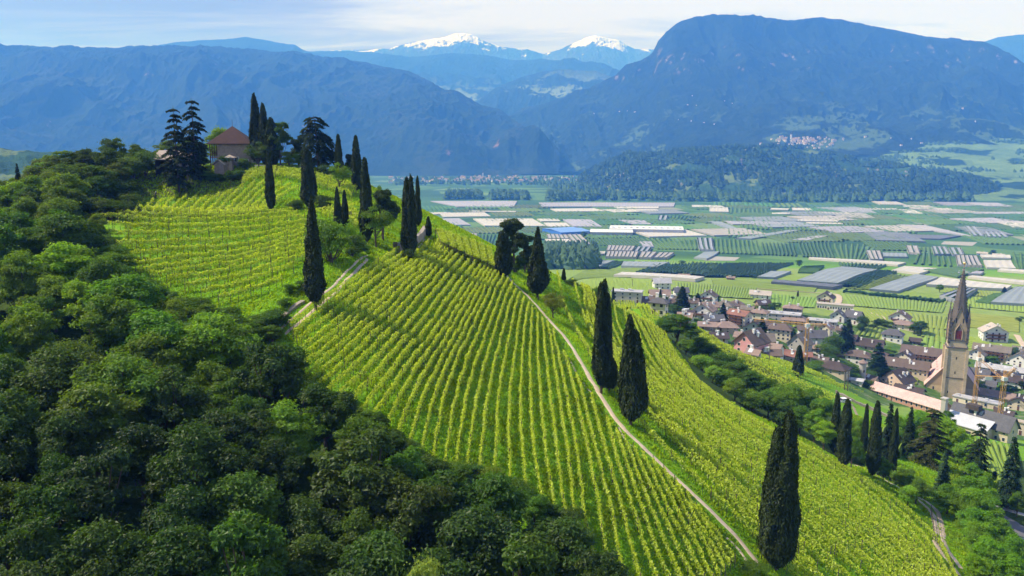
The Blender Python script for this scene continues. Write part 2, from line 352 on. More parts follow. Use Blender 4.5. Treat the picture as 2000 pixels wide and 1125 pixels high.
# ------------------------------------------------------------------ mountains
def interp_line(pts, n, k=0):
    p = np.array(pts, float); u = np.linspace(p[0, 0], p[-1, 0], n)
    v = np.interp(u, p[:, 0], p[:, 1]); Y = np.interp(u, p[:, 0], p[:, 2])
    if k:
        ker = np.hanning(k + 2)[1:-1]; ker /= ker.sum(); pad = k // 2
        v = np.convolve(np.pad(v, (pad, k - 1 - pad), 'edge'), ker, 'valid'); Y = np.convolve(np.pad(Y, (pad, k - 1 - pad), 'edge'), ker, 'valid')
    return u, v, Y
def massif(name, crest, base, mat, nx=500, ny=160, amp=120, gx=700, seed=1, prof=None, jag=6, fine=8, back=1500, ks=9, asp=1.6):
    u, v, Y = interp_line(crest, nx, ks); ub, vb, Yb = interp_line(base, nx, ks)
    a, b = ray(u, v); C = np.stack([a * Y, Y, CZ + b * Y], 1)
    C[:, 2] += (ridged(C[:, 0] / (gx * .16), C[:, 1] * 0, seed + 50, 4) - .5) * jag * 2
    a, b = ray(ub, vb); B = np.stack([a * Yb, Yb, CZ + b * Yb], 1)
    t = np.linspace(0, 1, ny) ** 0.9
    prof = prof or [(0, 0), (1, 1)]
    pf = np.interp(t, [q[0] for q in prof], [q[1] for q in prof])
    kk = np.hanning(9)[1:-1]; kk /= kk.sum(); pf = np.convolve(np.pad(pf, 3, 'edge'), kk, 'valid'); pf[0] = 0; pf[-1] = 1
    X = B[None, :, 0] * (1 - t)[:, None] + C[None, :, 0] * t[:, None]
    YY = B[None, :, 1] * (1 - t)[:, None] + C[None, :, 1] * t[:, None]
    Z = B[None, :, 2] * (1 - pf)[:, None] + C[None, :, 2] * pf[:, None]
    env = np.clip(np.sin(np.pi * t) ** 0.8, 0, 1)[:, None]
    wx = X + gx * .5 * (fbm(X / gx, YY / gx, seed + 3, 3) - .5); wy = YY + gx * .5 * (fbm(X / gx, YY / gx, seed + 4, 3) - .5)
    Z = Z + env * amp * (ridged(wx / gx, wy / (gx * asp), seed, 6, .52) - .62) * 2.0
    e2 = np.clip(np.minimum(t * 8, (1 - t) * 30 + 0.25), 0, 1)[:, None]
    Z = Z + e2 * fine * (ridged(X / 60, YY / 60, seed + 9, 3, .7) - .5) * 2
    Z = np.maximum(Z, np.minimum(B[None, :, 2], Z.max()) * 0 - 40)
    nb = 14; tb = np.linspace(0, 1, nb + 1)[1:]
    XB = C[None, :, 0] + 0 * tb[:, None]; YB = C[None, :, 1] + back * tb[:, None]
    ZB = C[None, :, 2] - (C[None, :, 2] + 20) * (tb[:, None] ** 1.3)
    ZB = ZB + amp * .6 * np.sin(np.pi * tb)[:, None] * (ridged(XB / gx, YB / gx, seed, 4) - .6)
    X = np.concatenate([X, XB]); YY = np.concatenate([YY, YB]); Z = np.concatenate([Z, ZB])
    me = mesh_np(name, np.stack([X.ravel(), YY.ravel(), Z.ravel()], 1), grid_faces(ny + nb, nx), True)
    return tag(link(name, me, mat), kind='structure')
def mtn_mat(name, forest, forest2, meadow=None, rock=None, rock_lo=0.60, snow=None, mscale=0.0022, alt=(100, 700), rs=0.004, rt=0.5, flat_=.80, band=(-2, -1, 9, 10)):
    m, nt = newmat(name); g = N(nt, 'ShaderNodeNewGeometry'); p = g.outputs['Position']
    s = N(nt, 'ShaderNodeSeparateXYZ'); L(nt, p, s.inputs[0]); sn = N(nt, 'ShaderNodeSeparateXYZ'); L(nt, g.outputs['Normal'], sn.inputs[0])
    n = NOISE(nt, p, 0.02, 6, 0.75); n2 = NOISE(nt, p, 0.0035, 5, 0.6)
    c = RAMP(nt, MIX(nt, 0.45, n, n2), [(0.36, forest), (0.62, forest2)])
    if meadow:
        k = RAMP(nt, NOISE(nt, p, mscale, 5, 0.55), [(0.53, 0.0), (0.56, 1.0)])
        hi = RAMP(nt, M(nt, 'DIVIDE', s.outputs[2], 2000), [(alt[0] / 2000, 1.0), (alt[1] / 2000, 0.0)])
        fl = RAMP(nt, sn.outputs[2], [(flat_, 0.0), (flat_ + .05, 1.0)])
        k = M(nt, 'MULTIPLY', M(nt, 'MULTIPLY', k, hi), fl)
        c = MIX(nt, k, c, MIX(nt, NOISE(nt, p, 0.012, 4, 0.8), meadow, tuple(x * 0.5 for x in meadow)))
    if rock:
        st = RAMP(nt, sn.outputs[2], [(rock_lo, 1.0), (rock_lo + 0.12, 0.0)])
        mp = N(nt, 'ShaderNodeMapping'); mp.inputs['Scale'].default_value = (1, 1, 0.35); L(nt, p, mp.inputs[0])
        rn = RAMP(nt, NOISE(nt, mp.outputs[0], rs, 8, 0.68), [(rt, 0.0), (rt + .05, 1.0)])
        bd = RAMP(nt, M(nt, 'DIVIDE', s.outputs[2], 2000), [(max(0, band[0]) / 2, 0.0 if band[0] > 0 else 1.0), (max(0.001, band[1]) / 2, 1.0), (min(1.999, band[2]) / 2, 1.0), (min(2, band[3]) / 2, 0.0)])
        c = MIX(nt, M(nt, 'MULTIPLY', M(nt, 'MULTIPLY', st, bd), rn), c, MIX(nt, NOISE(nt, mp.outputs[0], 0.05, 4, 0.7), rock, tuple(x * .5 for x in rock)))
    if snow:
        zz = M(nt, 'ADD', s.outputs[2], M(nt, 'MULTIPLY', M(nt, 'SUBTRACT', NOISE(nt, p, 0.0028, 8, 0.66), 0.5), 1500))
        k = RAMP(nt, M(nt, 'DIVIDE', zz, 4000), [(snow / 4000, 0.0), (snow / 4000 + 0.012, 1.0)])
        k = M(nt, 'MULTIPLY', k, RAMP(nt, sn.outputs[2], [(0.52, 0.05), (0.74, 1.0)]))
        c = MIX(nt, k, c, (0.72, 0.75, 0.78))
    out_surf(nt, PB(nt, c, 0.95, n, 1.0, 14.0, spec=0.05)); return m
GF, GF2 = (0.006, 0.014, 0.008), (0.024, 0.042, 0.018)
m_right = mtn_mat('forested_limestone', GF, GF2, (0.09, 0.15, 0.06), (0.34, 0.28, 0.28), 0.62, alt=(250, 620), rs=0.012, rt=0.56, band=(.68,.74,.86,.96))
m_left = mtn_mat('forested_porphyry', GF, GF2, (0.04, 0.06, 0.035), (0.26, 0.18, 0.18), 0.72, alt=(700, 1000), rs=0.006, rt=0.64)
m_mid = mtn_mat('far_forest', GF, GF2, (0.22, 0.3, 0.14), None, alt=(700, 1100), mscale=0.0016)
m_snow = mtn_mat('snowy_alp', (0.02, 0.03, 0.02), (0.06, 0.08, 0.05), None, (0.3, 0.27, 0.25), 0.55, snow=2060)
m_foot = mtn_mat('foothill_wood', (0.014, 0.04, 0.016), (0.05, 0.11, 0.04), (0.17, 0.24, 0.08), (0.4, 0.32, 0.28), 0.66, mscale=0.006, alt=(200, 420))
massif('mountain', [(590,102,17000),(620,100,17000),(700,98,17000),(760,95,16800),(800,84,16500),(840,77,16500),(870,73,16500),(888,66,16500),(905,64,16500),(922,67,16500),(950,82,16500),(980,92,16500),(1010,95,16800),(1030,97,17000),(1060,106,17500),(1090,98,17000),(1130,80,16800),(1150,72,16800),(1165,69,16800),(1185,74,16800),(1210,78,16800),(1225,88,16800),(1240,97,16800),(1262,96,16800),(1290,98,17000),(1330,104,17000)],
       [(590,200,12500),(900,200,12500),(1330,210,12500)], m_snow, 620, 190, 330, 1200, 11, [(0,0),(.5,.35),(.85,.75),(1,1)], 12, 34, 3000, 3)
massif('mountain', [(120,98,12000),(200,96,12000),(300,90,12000),(340,83,12000),(400,78,12000),(440,77,12000),(480,72,12000),(515,78,12000),(560,86,12000),(575,87,12000),(592,98,12000),(640,110,12000),(680,124,12000)],
       [(120,180,10000),(680,190,10000)], m_mid, 260, 60, 120, 1000, 12, None, 6, 10, 2500, 3)
massif('mountain', [(560,106,13500),(620,100,13500),(720,101,13500),(800,112,13300),(880,104,13000),(950,108,13000),(1000,118,12800),(1060,116,12500),(1120,122,12000),(1180,128,11500),(1240,146,11000),(1300,160,11000)],
       [(560,210,9500),(900,222,9000),(1300,235,9000)], m_mid, 420, 130, 320, 1500, 13, [(0,0),(.5,.45),(.8,.85),(1,1)], 8, 14, 1500)
massif('mountain', [(900,212,9500),(925,198,9500),(955,182,9500),(990,162,9500),(1020,150,9500),(1060,140,9500),(1090,136,9500),(1130,137,9500),(1165,140,9500),(1195,152,9500),(1230,172,9500),(1280,200,9500)],
       [(880,252,7800),(1050,262,7600),(1290,262,7600)], m_mid, 260, 90, 180, 800, 14, None, 6, 10, 1500)
massif('mountain', [(-260,92,7600),(-120,96,7600),(0,95,7600),(60,93,7600),(130,95,7600),(170,99,7600),(230,98,7600),(330,99,7800),(420,97,8000),(500,98,8000),(590,104,8000),(640,112,7900),(700,120,7600),(760,132,7400),(800,140,7200),(835,156,7000),(870,178,6800),(905,192,6600),(940,206,6400),(975,214,6200),(1000,232,6000),(1030,250,5800),(1060,262,5600),(1085,282,5400),(1092,300,5300)],
       [(-260,352,4600),(0,352,4600),(300,350,4700),(600,347,4800),(760,345,4800),(900,343,4800),(1000,341,4850),(1092,339,4900)], m_left, 760, 240, 260, 900, 15, [(0,0),(.12,.10),(.3,.32),(.62,.72),(.8,.92),(1,1)], 9, 9, 1800, 5)
massif('mountain', [(1880,118,11500),(1915,84,11500),(1950,73,11500),(1990,68,11500),(2060,66,11500),(2200,80,11500)], [(1880,200,9000),(2200,200,9000)], m_mid, 200, 60, 150, 1000, 16, None, 5, 10, 2000, 3)
MR = massif('mountain', [(985,232,7300),(1020,212,7300),(1060,203,7300),(1110,188,7300),(1160,168,7300),(1205,147,7300),(1240,128,7300),(1270,110,7300),(1279,100,7300),(1284,84,7300),(1298,68,7300),(1318,49,7300),(1340,39,7300),(1365,35,7300),(1390,38,7300),(1415,42,7300),(1450,41,7300),(1490,38,7300),(1530,40,7300),(1570,41,7300),(1610,37,7300),(1640,38,7300),(1680,47,7200),(1740,58,7100),(1790,68,7000),(1850,76,6900),(1900,85,6800),(1930,95,6700),(1965,112,6600),(1995,132,6500),(2100,190,6300),(2300,230,6200)],
       [(985,338,5000),(1100,338,4900),(1200,330,4700),(1330,322,4500),(1480,300,4300),(1640,300,4200),(1800,310,4000),(1950,330,3800),(2300,345,3600)], m_right, 800, 300, 210, 800, 17, [(0,0),(.22,.11),(.40,.24),(.5,.36),(.66,.60),(.76,.74),(.82,.92),(1,1)], 7, 8, 2000, 3)
MF = massif('hill', [(1128,352,3900),(1150,336,3850),(1190,318,3800),(1230,306,3800),(1290,300,3800),(1340,296,3800),(1390,292,3750),(1440,291,3700),(1500,286,3700),(1560,287,3700),(1610,298,3650),(1660,310,3600),(1720,322,3500),(1790,340,3400),(1860,350,3300),(1930,368,3200),(1950,378,3150)],
       [(1128,360,3500),(1200,376,3050),(1290,385,2850),(1400,392,2750),(1550,396,2700),(1700,394,2700),(1850,388,2800),(1950,382,2950)], m_foot, 620, 150, 75, 330, 18, [(0,0),(.2,.3),(.6,.75),(1,1)], 3, 6, 500, 7)
massif('hill', [(-300,300,1500),(-100,292,1500),(0,289,1500),(30,296,1500),(60,297,1500),(100,300,1500),(180,318,1500),(260,350,1500)], [(-300,420,1100),(260,420,1100)], m_foot, 200, 60, 40, 200, 19, None, 3, 5, 500, 3)

# cultivated slope rising behind the wooded foothill
m_slope = mtn_mat('cultivated_slope', (0.08, 0.15, 0.04), (0.17, 0.26, 0.08), (0.03, 0.07, 0.03), None, mscale=0.004, alt=(3000, 3900), flat_=.2)
MS = massif('hill', [(1560,288,4400),(1660,290,4400),(1760,286,4400),(1850,278,4500),(1950,268,4600),(2100,262,4600),(2300,260,4600)],
       [(1560,388,2950),(1700,390,2850),(1850,392,2750),(2000,394,2700),(2150,394,2700),(2300,394,2700)], m_slope, 300, 120, 26, 420, 23, [(0,0),(.3,.22),(.7,.62),(1,1)], 3, 1.5, 600, 9)
# ------------------------------------------------------------------ foliage
def leafmat(name, col, trans, tr=0.35, rough=0.6, gloss=0.05):
    m, nt = newmat(name); at = N(nt, 'ShaderNodeAttribute', attribute_name='tint'); oi = N(nt, 'ShaderNodeObjectInfo')
    k = MIX(nt, 1.0, at.outputs[0], oi.outputs['Color'], 'MULTIPLY')
    c1 = MIX(nt, 1.0, k, col, 'MULTIPLY'); c2 = MIX(nt, 1.0, k, trans, 'MULTIPLY')
    d = N(nt, 'ShaderNodeBsdfDiffuse'); t = N(nt, 'ShaderNodeBsdfTranslucent'); L(nt, c1, d.inputs[0]); L(nt, c2, t.inputs[0])
    mx = N(nt, 'ShaderNodeMixShader'); mx.inputs[0].default_value = tr; L(nt, d.outputs[0], mx.inputs[1]); L(nt, t.outputs[0], mx.inputs[2])
    sh = mx.outputs[0]
    if gloss:
        g = N(nt, 'ShaderNodeBsdfGlossy'); g.inputs['Roughness'].default_value = 0.5; g.inputs[0].default_value = (1, 1, 1, 1)
        m2 = N(nt, 'ShaderNodeMixShader'); m2.inputs[0].default_value = gloss; L(nt, sh, m2.inputs[1]); L(nt, g.outputs[0], m2.inputs[2]); sh = m2.outputs[0]
    out_surf(nt, sh); return m
m_vine = leafmat('vine_leaf', (0.38, 0.48, 0.030), (0.64, 0.75, 0.03), 0.5, gloss=0.03)
m_leaf = leafmat('broad_leaf', (0.068, 0.112, 0.012), (0.17, 0.26, 0.010), 0.38, gloss=0.015)
m_needle = leafmat('needles', (0.026, 0.044, 0.012), (0.05, 0.08, 0.01), 0.15, gloss=0.01)
m_bark = simple('bark', (0.10, 0.075, 0.055), 0.95, 0.35, 4.0, 0.6, 0.05)
m_post = simple('weathered_post', (0.10, 0.085, 0.07), 0.9, 0.3, 5.0)
m_grass = leafmat('grass_blades', (0.21, 0.36, 0.016), (0.40, 0.60, 0.018), 0.4, gloss=0.0)
m_core = simple('dark_twigs', (0.012, 0.018, 0.008), 0.95)
def nrmz(a): return a / (np.linalg.norm(a, axis=1)[:, None] + 1e-9)
def quads(C, Nm, size, asp, rng, along=None, jit=0.5):
    """leaf quads centred on C facing roughly Nm; along = preferred long axis"""
    n = len(C); Nm = nrmz(Nm + jit * rng.normal(size=(n, 3)))
    a = rng.normal(size=(n, 3)) if along is None else along + 0.3 * rng.normal(size=(n, 3))
    T = nrmz(a - (a * Nm).sum(1)[:, None] * Nm); B = np.cross(Nm, T)
    s = np.asarray(size)[:, None]; t = T * s * asp; b = B * s
    bend = Nm * s * 0.25
    V = np.stack([C - t * .5 - b * .32, C - t * .5 + b * .32 + bend * .2, C + t * .5 + b * .22 - bend, C + t * .5 - b * .22], 1).reshape(-1, 3)
    return V
def qf(n, off=0): return (np.arange(n * 4).reshape(n, 4) + off)
def tube(pts, rad, k=6):
    pts = np.array(pts, float); n = len(pts); t = nrmz(np.gradient(pts, axis=0)); ref = np.array([0.3, 0.9, 0.1]); V = []
    for i in range(n):
        u = np.cross(t[i], ref); u /= np.linalg.norm(u) + 1e-9; w = np.cross(t[i], u)
        for j in range(k):
            a = 2 * math.pi * j / k; V.append(pts[i] + rad[i] * (u * math.cos(a) + w * math.sin(a)))
    F = [(i * k + j, i * k + (j + 1) % k, (i + 1) * k + (j + 1) % k, (i + 1) * k + j) for i in range(n - 1) for j in range(k)]
    return np.array(V), np.array(F)
def join(parts):
    V = []; F = []; o = 0
    for v, f in parts: V.append(v); F.append(f + o); o += len(v)
    return np.concatenate(V), np.concatenate(F)
class Proto: pass
def broadleaf(seed, h=10, r=3.4, base=.22, lobes=16, leaves=5200, lsz=.34, flat=.62, lobe_r=.42, openess=0.0, tmul=1.0):
    rng = np.random.default_rng(seed); c = []; zc = h * (base + (1 - base) * .52); rz = h * (1 - base) * .52
    for i in range(lobes):
        while True:
            p = rng.uniform(-1, 1, 3)
            if .30 < np.linalg.norm(p) < .97 and p[2] > -.8: break
        c.append(p * [r, r, rz] * (0.95 if p[2] > 0 else .9) + [0, 0, zc])
    c.append(np.array([rng.normal() * .3, rng.normal() * .3, zc + rz * .62])); c = np.array(c)
    lr = r * lobe_r * rng.uniform(.6, 1.6, len(c)); share = lr ** 2 / (lr ** 2).sum(); VV = []; TT = []
    for k in range(len(c)):
        n = int(leaves * share[k]); d = nrmz(rng.normal(size=(n, 3))); d[:, 2] = np.where(d[:, 2] < -.25, -d[:, 2] * .6, d[:, 2])
        bump = 0.72 + .38 * vnoise(d[:, 0] * 2.3 + k * 7, d[:, 1] * 2.3 + d[:, 2] * 1.7, seed)
        rad = lr[k] * bump * (1 - .32 * rng.random(n) ** 2)
        p = c[k] + d * rad[:, None] * [1.12, 1.12, flat * 1.25]
        # sprays sticking out
        m = rng.random(n) < .22; p[m] += d[m] * (rng.random(m.sum()) * lr[k] * .55)[:, None]
        nm = d * .9 + [0, 0, .45]; sz = lsz * rng.uniform(.5, 1.3, n)
        VV.append(quads(p, nm, sz, 1.25, rng)); b = rng.uniform(.75, 1.15) ; yel = rng.uniform(-.08, .12)
        tn = b * rng.uniform(.75, 1.25, n); tt = np.stack([tn * (1 + yel), tn, tn * (1 - yel)], 1); TT.append(np.repeat(tt, 4, 0))
    V = np.concatenate(VV); T = np.concatenate(TT)
    pr = Proto(); pr.crown = mesh_np('crown', V, qf(len(V) // 4), False, T); pr.crown.materials.append(m_leaf); pr.h = V[:, 2].max(); pr.r = r
    P_ = [tube([(0, 0, -.6), (rng.normal() * .12, rng.normal() * .12, h * base), (rng.normal() * .3, rng.normal() * .3, zc + rz * .4)], [.26 * tmul, .18 * tmul, .05])]
    for k in range(min(9, len(c))):
        s = np.array([0, 0, h * base * rng.uniform(.6, 1.3)]); mid = (s + c[k]) / 2 + [0, 0, -.1 * h]
        P_.append(tube([s, mid, c[k]], [.11 * tmul, .075 * tmul, .03], 5))
    tv, tf = join(P_); pr.trunk = mesh_np('trunk', tv, tf, True); pr.trunk.materials.append(m_bark); return pr
def cypress(seed, h=12, r=1.5, spires=((0, 0, 1.0, 1.0),), leaves=9000, low=.04, blunt=.45, lsz=.26, cone=0.0):
    """spires: (dx, dy, height share, radius share)"""
    rng = np.random.default_rng(seed); VV = []; TT = []; core = []
    tot = sum(s[2] * s[3] for s in spires)
    for si, (dx, dy, hs, rs) in enumerate(spires):
        n = int(leaves * hs * rs / tot); H_ = h * hs; z0 = H_ * low
        def prof(t):
            a = np.clip(t, 0, 1); body = np.minimum((a / .16) ** .55, 1) * np.clip(1 - a, 0, 1) ** (blunt + cone) * (1 - .10 * a)
            return body
        t = rng.random(n * 2) ; keep = rng.random(n * 2) < prof(t) + .08; t = t[keep][:n]; n = len(t)
        a = rng.random(n) * 2 * math.pi
        flute = .78 + .12 * rng.normal(size=n) * (rng.random(n) < .25) + .50 * vnoise(a * 1.9 + si * 3, t * H_ / 1.5 + np.sin(a) * 1.2, seed) - .13 * vnoise(a * 5, t * H_ * 1.2, seed + 4)
        rad = r * rs * prof(t) * flute + .03
        lean = (t ** 1.3)[:, None] * np.array([dx, dy]) * .0
        C = np.stack([dx * np.minimum(1, t * 2.2 + .2) + rad * np.cos(a), dy * np.minimum(1, t * 2.2 + .2) + rad * np.sin(a), z0 + t * (H_ - z0) + rng.normal(size=n) * .1], 1)
        out = np.stack([np.cos(a), np.sin(a), .25 + 0 * a], 1); up = np.stack([np.cos(a) * .35, np.sin(a) * .35, 1 + 0 * a], 1)
        VV.append(quads(C, out, lsz * rng.uniform(.6, 1.3, n), 1.9, rng, up, .45)); b = rng.uniform(.65, 1.35, n) * (0.8 + .5 * vnoise(a * 1.9 + si * 3, t * H_ / 1.5, seed))
        TT.append(np.repeat(np.stack([b * 1.05, b, b * .9], 1), 4, 0))
        tt = np.linspace(0, .97, 14); pts = [(dx * min(1, q * 2.2 + .2), dy * min(1, q * 2.2 + .2), z0 + q * (H_ - z0)) for q in tt]
        core.append(tube(pts, [max(.02, r * rs * .72 * float(prof(np.array([q]))[0]) * .82) for q in tt], 9))
    V = np.concatenate(VV); T = np.concatenate(TT); nq = len(V) // 4; cv, cf = join(core)
    V2 = np.concatenate([V, cv]); F2 = np.concatenate([qf(nq), cf + len(V)]); T2 = np.concatenate([T, np.full((len(cv), 3), .4)])
    pr = Proto(); pr.crown = mesh_np('crown', V2, F2, False, T2, np.concatenate([np.zeros(nq), np.ones(len(cf))]))
    pr.crown.materials.append(m_needle); pr.crown.materials.append(m_core); pr.h = h; pr.r = r
    tv, tf = tube([(0, 0, -.8), (0, 0, h * .05), (0, 0, h * .5)], [.24, .2, .06], 8); pr.trunk = mesh_np('trunk', tv, tf, True); pr.trunk.materials.append(m_bark); return pr
def conifer(seed, h=14, r=3.6, whorls=22, per=6, droop=.25, up=.0, low=.12, dens=26, lsz=.34, irregular=.3, tip=.05, power=.85, lean=0.0):
    rng = np.random.default_rng(seed); VV = []; TT = []; limbs = []
    for w in range(whorls):
        t = low + (1 - low) * (w + rng.uniform(-.2, .2)) / whorls; z = h * t; L0 = r * ((1 - t) / (1 - low)) ** power + tip * r
        for k in range(per):
            a = rng.uniform(0, 2 * math.pi); Ln = L0 * (1 - irregular * rng.random()); m = max(3, int(dens * Ln / 1.6)); s = np.sqrt(rng.random(m))
            zz = z + up * Ln * s - droop * Ln * s ** 2 * 1.3 + rng.normal(size=m) * .05
            d = np.array([math.cos(a), math.sin(a)]); sd = np.array([-d[1], d[0]]); side = rng.normal(size=m) * (.10 + .20 * (1 - s)) * Ln * .9
            C = np.stack([d[0] * Ln * s + sd[0] * side, d[1] * Ln * s + sd[1] * side, zz - np.abs(side) * .25], 1); C[:, 0] += lean * (C[:, 2] / h) ** 2
            al = np.tile([d[0], d[1], -droop * .9], (m, 1)) + np.outer(np.sign(side), [sd[0] * .7, sd[1] * .7, 0])
            VV.append(quads(C, np.tile([d[0] * .25, d[1] * .25, 1.0], (m, 1)), lsz * rng.uniform(.6, 1.3, m), 1.8, rng, al, .35))
            b = rng.uniform(.7, 1.3) * rng.uniform(.7, 1.3, m); TT.append(np.repeat(np.stack([b, b, b], 1), 4, 0))
            limbs.append(tube([(lean * t * t, 0, z), (d[0] * Ln * .5 + lean * t * t, d[1] * Ln * .5, z + up * Ln * .5 - droop * Ln * .3), (d[0] * Ln * .9 + lean * t * t, d[1] * Ln * .9, z + up * Ln * .9 - droop * Ln * 1.05)], [.07, .04, .015], 4))
    V = np.concatenate(VV); T = np.concatenate(TT); pr = Proto(); pr.crown = mesh_np('crown', V, qf(len(V) // 4), False, T); pr.crown.materials.append(m_needle); pr.h = h; pr.r = r
    limbs.append(tube([(0, 0, -.8), (0, 0, h * .4), (lean * .6, 0, h * .8), (lean, 0, h * .99)], [.3, .2, .09, .02], 7)); tv, tf = join(limbs)
    pr.trunk = mesh_np('trunk', tv, tf, True); pr.trunk.materials.append(m_bark); return pr
def pine(seed, h=11, r=3.6, pads=13, leaves=6500, lean=.8, lo=.45):
    rng = np.random.default_rng(seed); VV = []; TT = []; limbs = []
    for k in range(pads):
        t = lo + (1 - lo) * (k + .5) / pads; a = rng.uniform(0, 2 * math.pi); q = r * rng.uniform(.2, .85) * (1.15 - .7 * (t - lo) / (1 - lo))
        c = np.array([math.cos(a) * q + lean * t * t, math.sin(a) * q, h * t]); pr_ = r * rng.uniform(.32, .5); n = leaves // pads
        d = nrmz(rng.normal(size=(n, 3))); rad = pr_ * (.65 + .5 * vnoise(d[:, 0] * 2.5 + k, d[:, 1] * 2.5, seed)) * (1 - .3 * rng.random(n))
        p = c + d * rad[:, None] * [1.15, 1.15, .55]; VV.append(quads(p, d + [0, 0, .5], .30 * rng.uniform(.6, 1.3, n), 1.7, rng, d, .6))
        b = rng.uniform(.8, 1.25) * rng.uniform(.7, 1.3, n); TT.append(np.repeat(np.stack([b, b, b], 1), 4, 0))
        limbs.append(tube([(lean * (t - .12) ** 2, 0, h * (t - .14)), ((c[0]) * .6, c[1] * .6, h * (t - .06)), tuple(c)], [.11, .07, .03], 5))
    limbs.append(tube([(0, 0, -.8), (lean * .15, .05, h * .4), (lean * .6, 0, h * .78), (lean, 0, h * .98)], [.3, .22, .12, .03], 8))
    V = np.concatenate(VV); pr = Proto(); pr.crown = mesh_np('crown', V, qf(len(V) // 4), False, np.concatenate(TT)); pr.crown.materials.append(m_needle); pr.h = V[:, 2].max(); pr.r = r
    tv, tf = join(limbs); pr.trunk = mesh_np('trunk', tv, tf, True); pr.trunk.materials.append(m_bark); return pr
def place(pr, name, loc, h, w=None, label=None, cat='tree', group=None, col=(1, 1, 1), rz=None, trunk=True, _r=random.Random(5)):
    s = h / pr.h; sw = s if w is None else (w / 2) / pr.r
    o = empty(name, (loc[0], loc[1], loc[2]), rz if rz is not None else _r.uniform(0, 6.28), (sw, sw, s))
    tag(o, label, cat, group)
    c = bpy.data.objects.new('crown', pr.crown); COL.objects.link(c); c.parent = o; c.color = (*col, 1)
    if trunk:
        t = bpy.data.objects.new('trunk', pr.trunk); COL.objects.link(t); t.parent = o
    return o
def by_px(pr, name, u, vb, vt, wpx, label, cat='tree', group=None, col=(1, 1, 1), rz=None, Y=None, trunk=True, Yoff=0):
    """a tree whose foot is seen at (u, vb) and whose tip at row vt; wpx = crown width in photo pixels"""
    g = G(u, vb) if Y is None else (ray(u, vb)[0] * Y, Y, H(ray(u, vb)[0] * Y, Y))
    f = g[1] * CP_ - (g[2] - CZ) * SP_; m = f / FPX
    _, bt = ray(u, vt); top = CZ + bt * g[1]; h = max(1.0, top - g[2])
    return place(pr, name, g, h, wpx * m, label, cat, group, col, rz, trunk)
BL = [broadleaf(10 + i, h=10, r=3.3 + .3 * (i % 3), lobes=38 + 4 * i, leaves=12000, lsz=.25, lobe_r=.20 + .02 * (i % 4), flat=.78) for i in range(7)]
BLB = [broadleaf(40 + i, h=5, r=2.6, base=.02, lobes=14, leaves=5200, lsz=.22, lobe_r=.42) for i in range(4)]    # shrubs
BLO = broadleaf(60, h=7, r=3.0, base=.3, lobes=12, leaves=4200, lsz=.22, lobe_r=.34, tmul=.8)
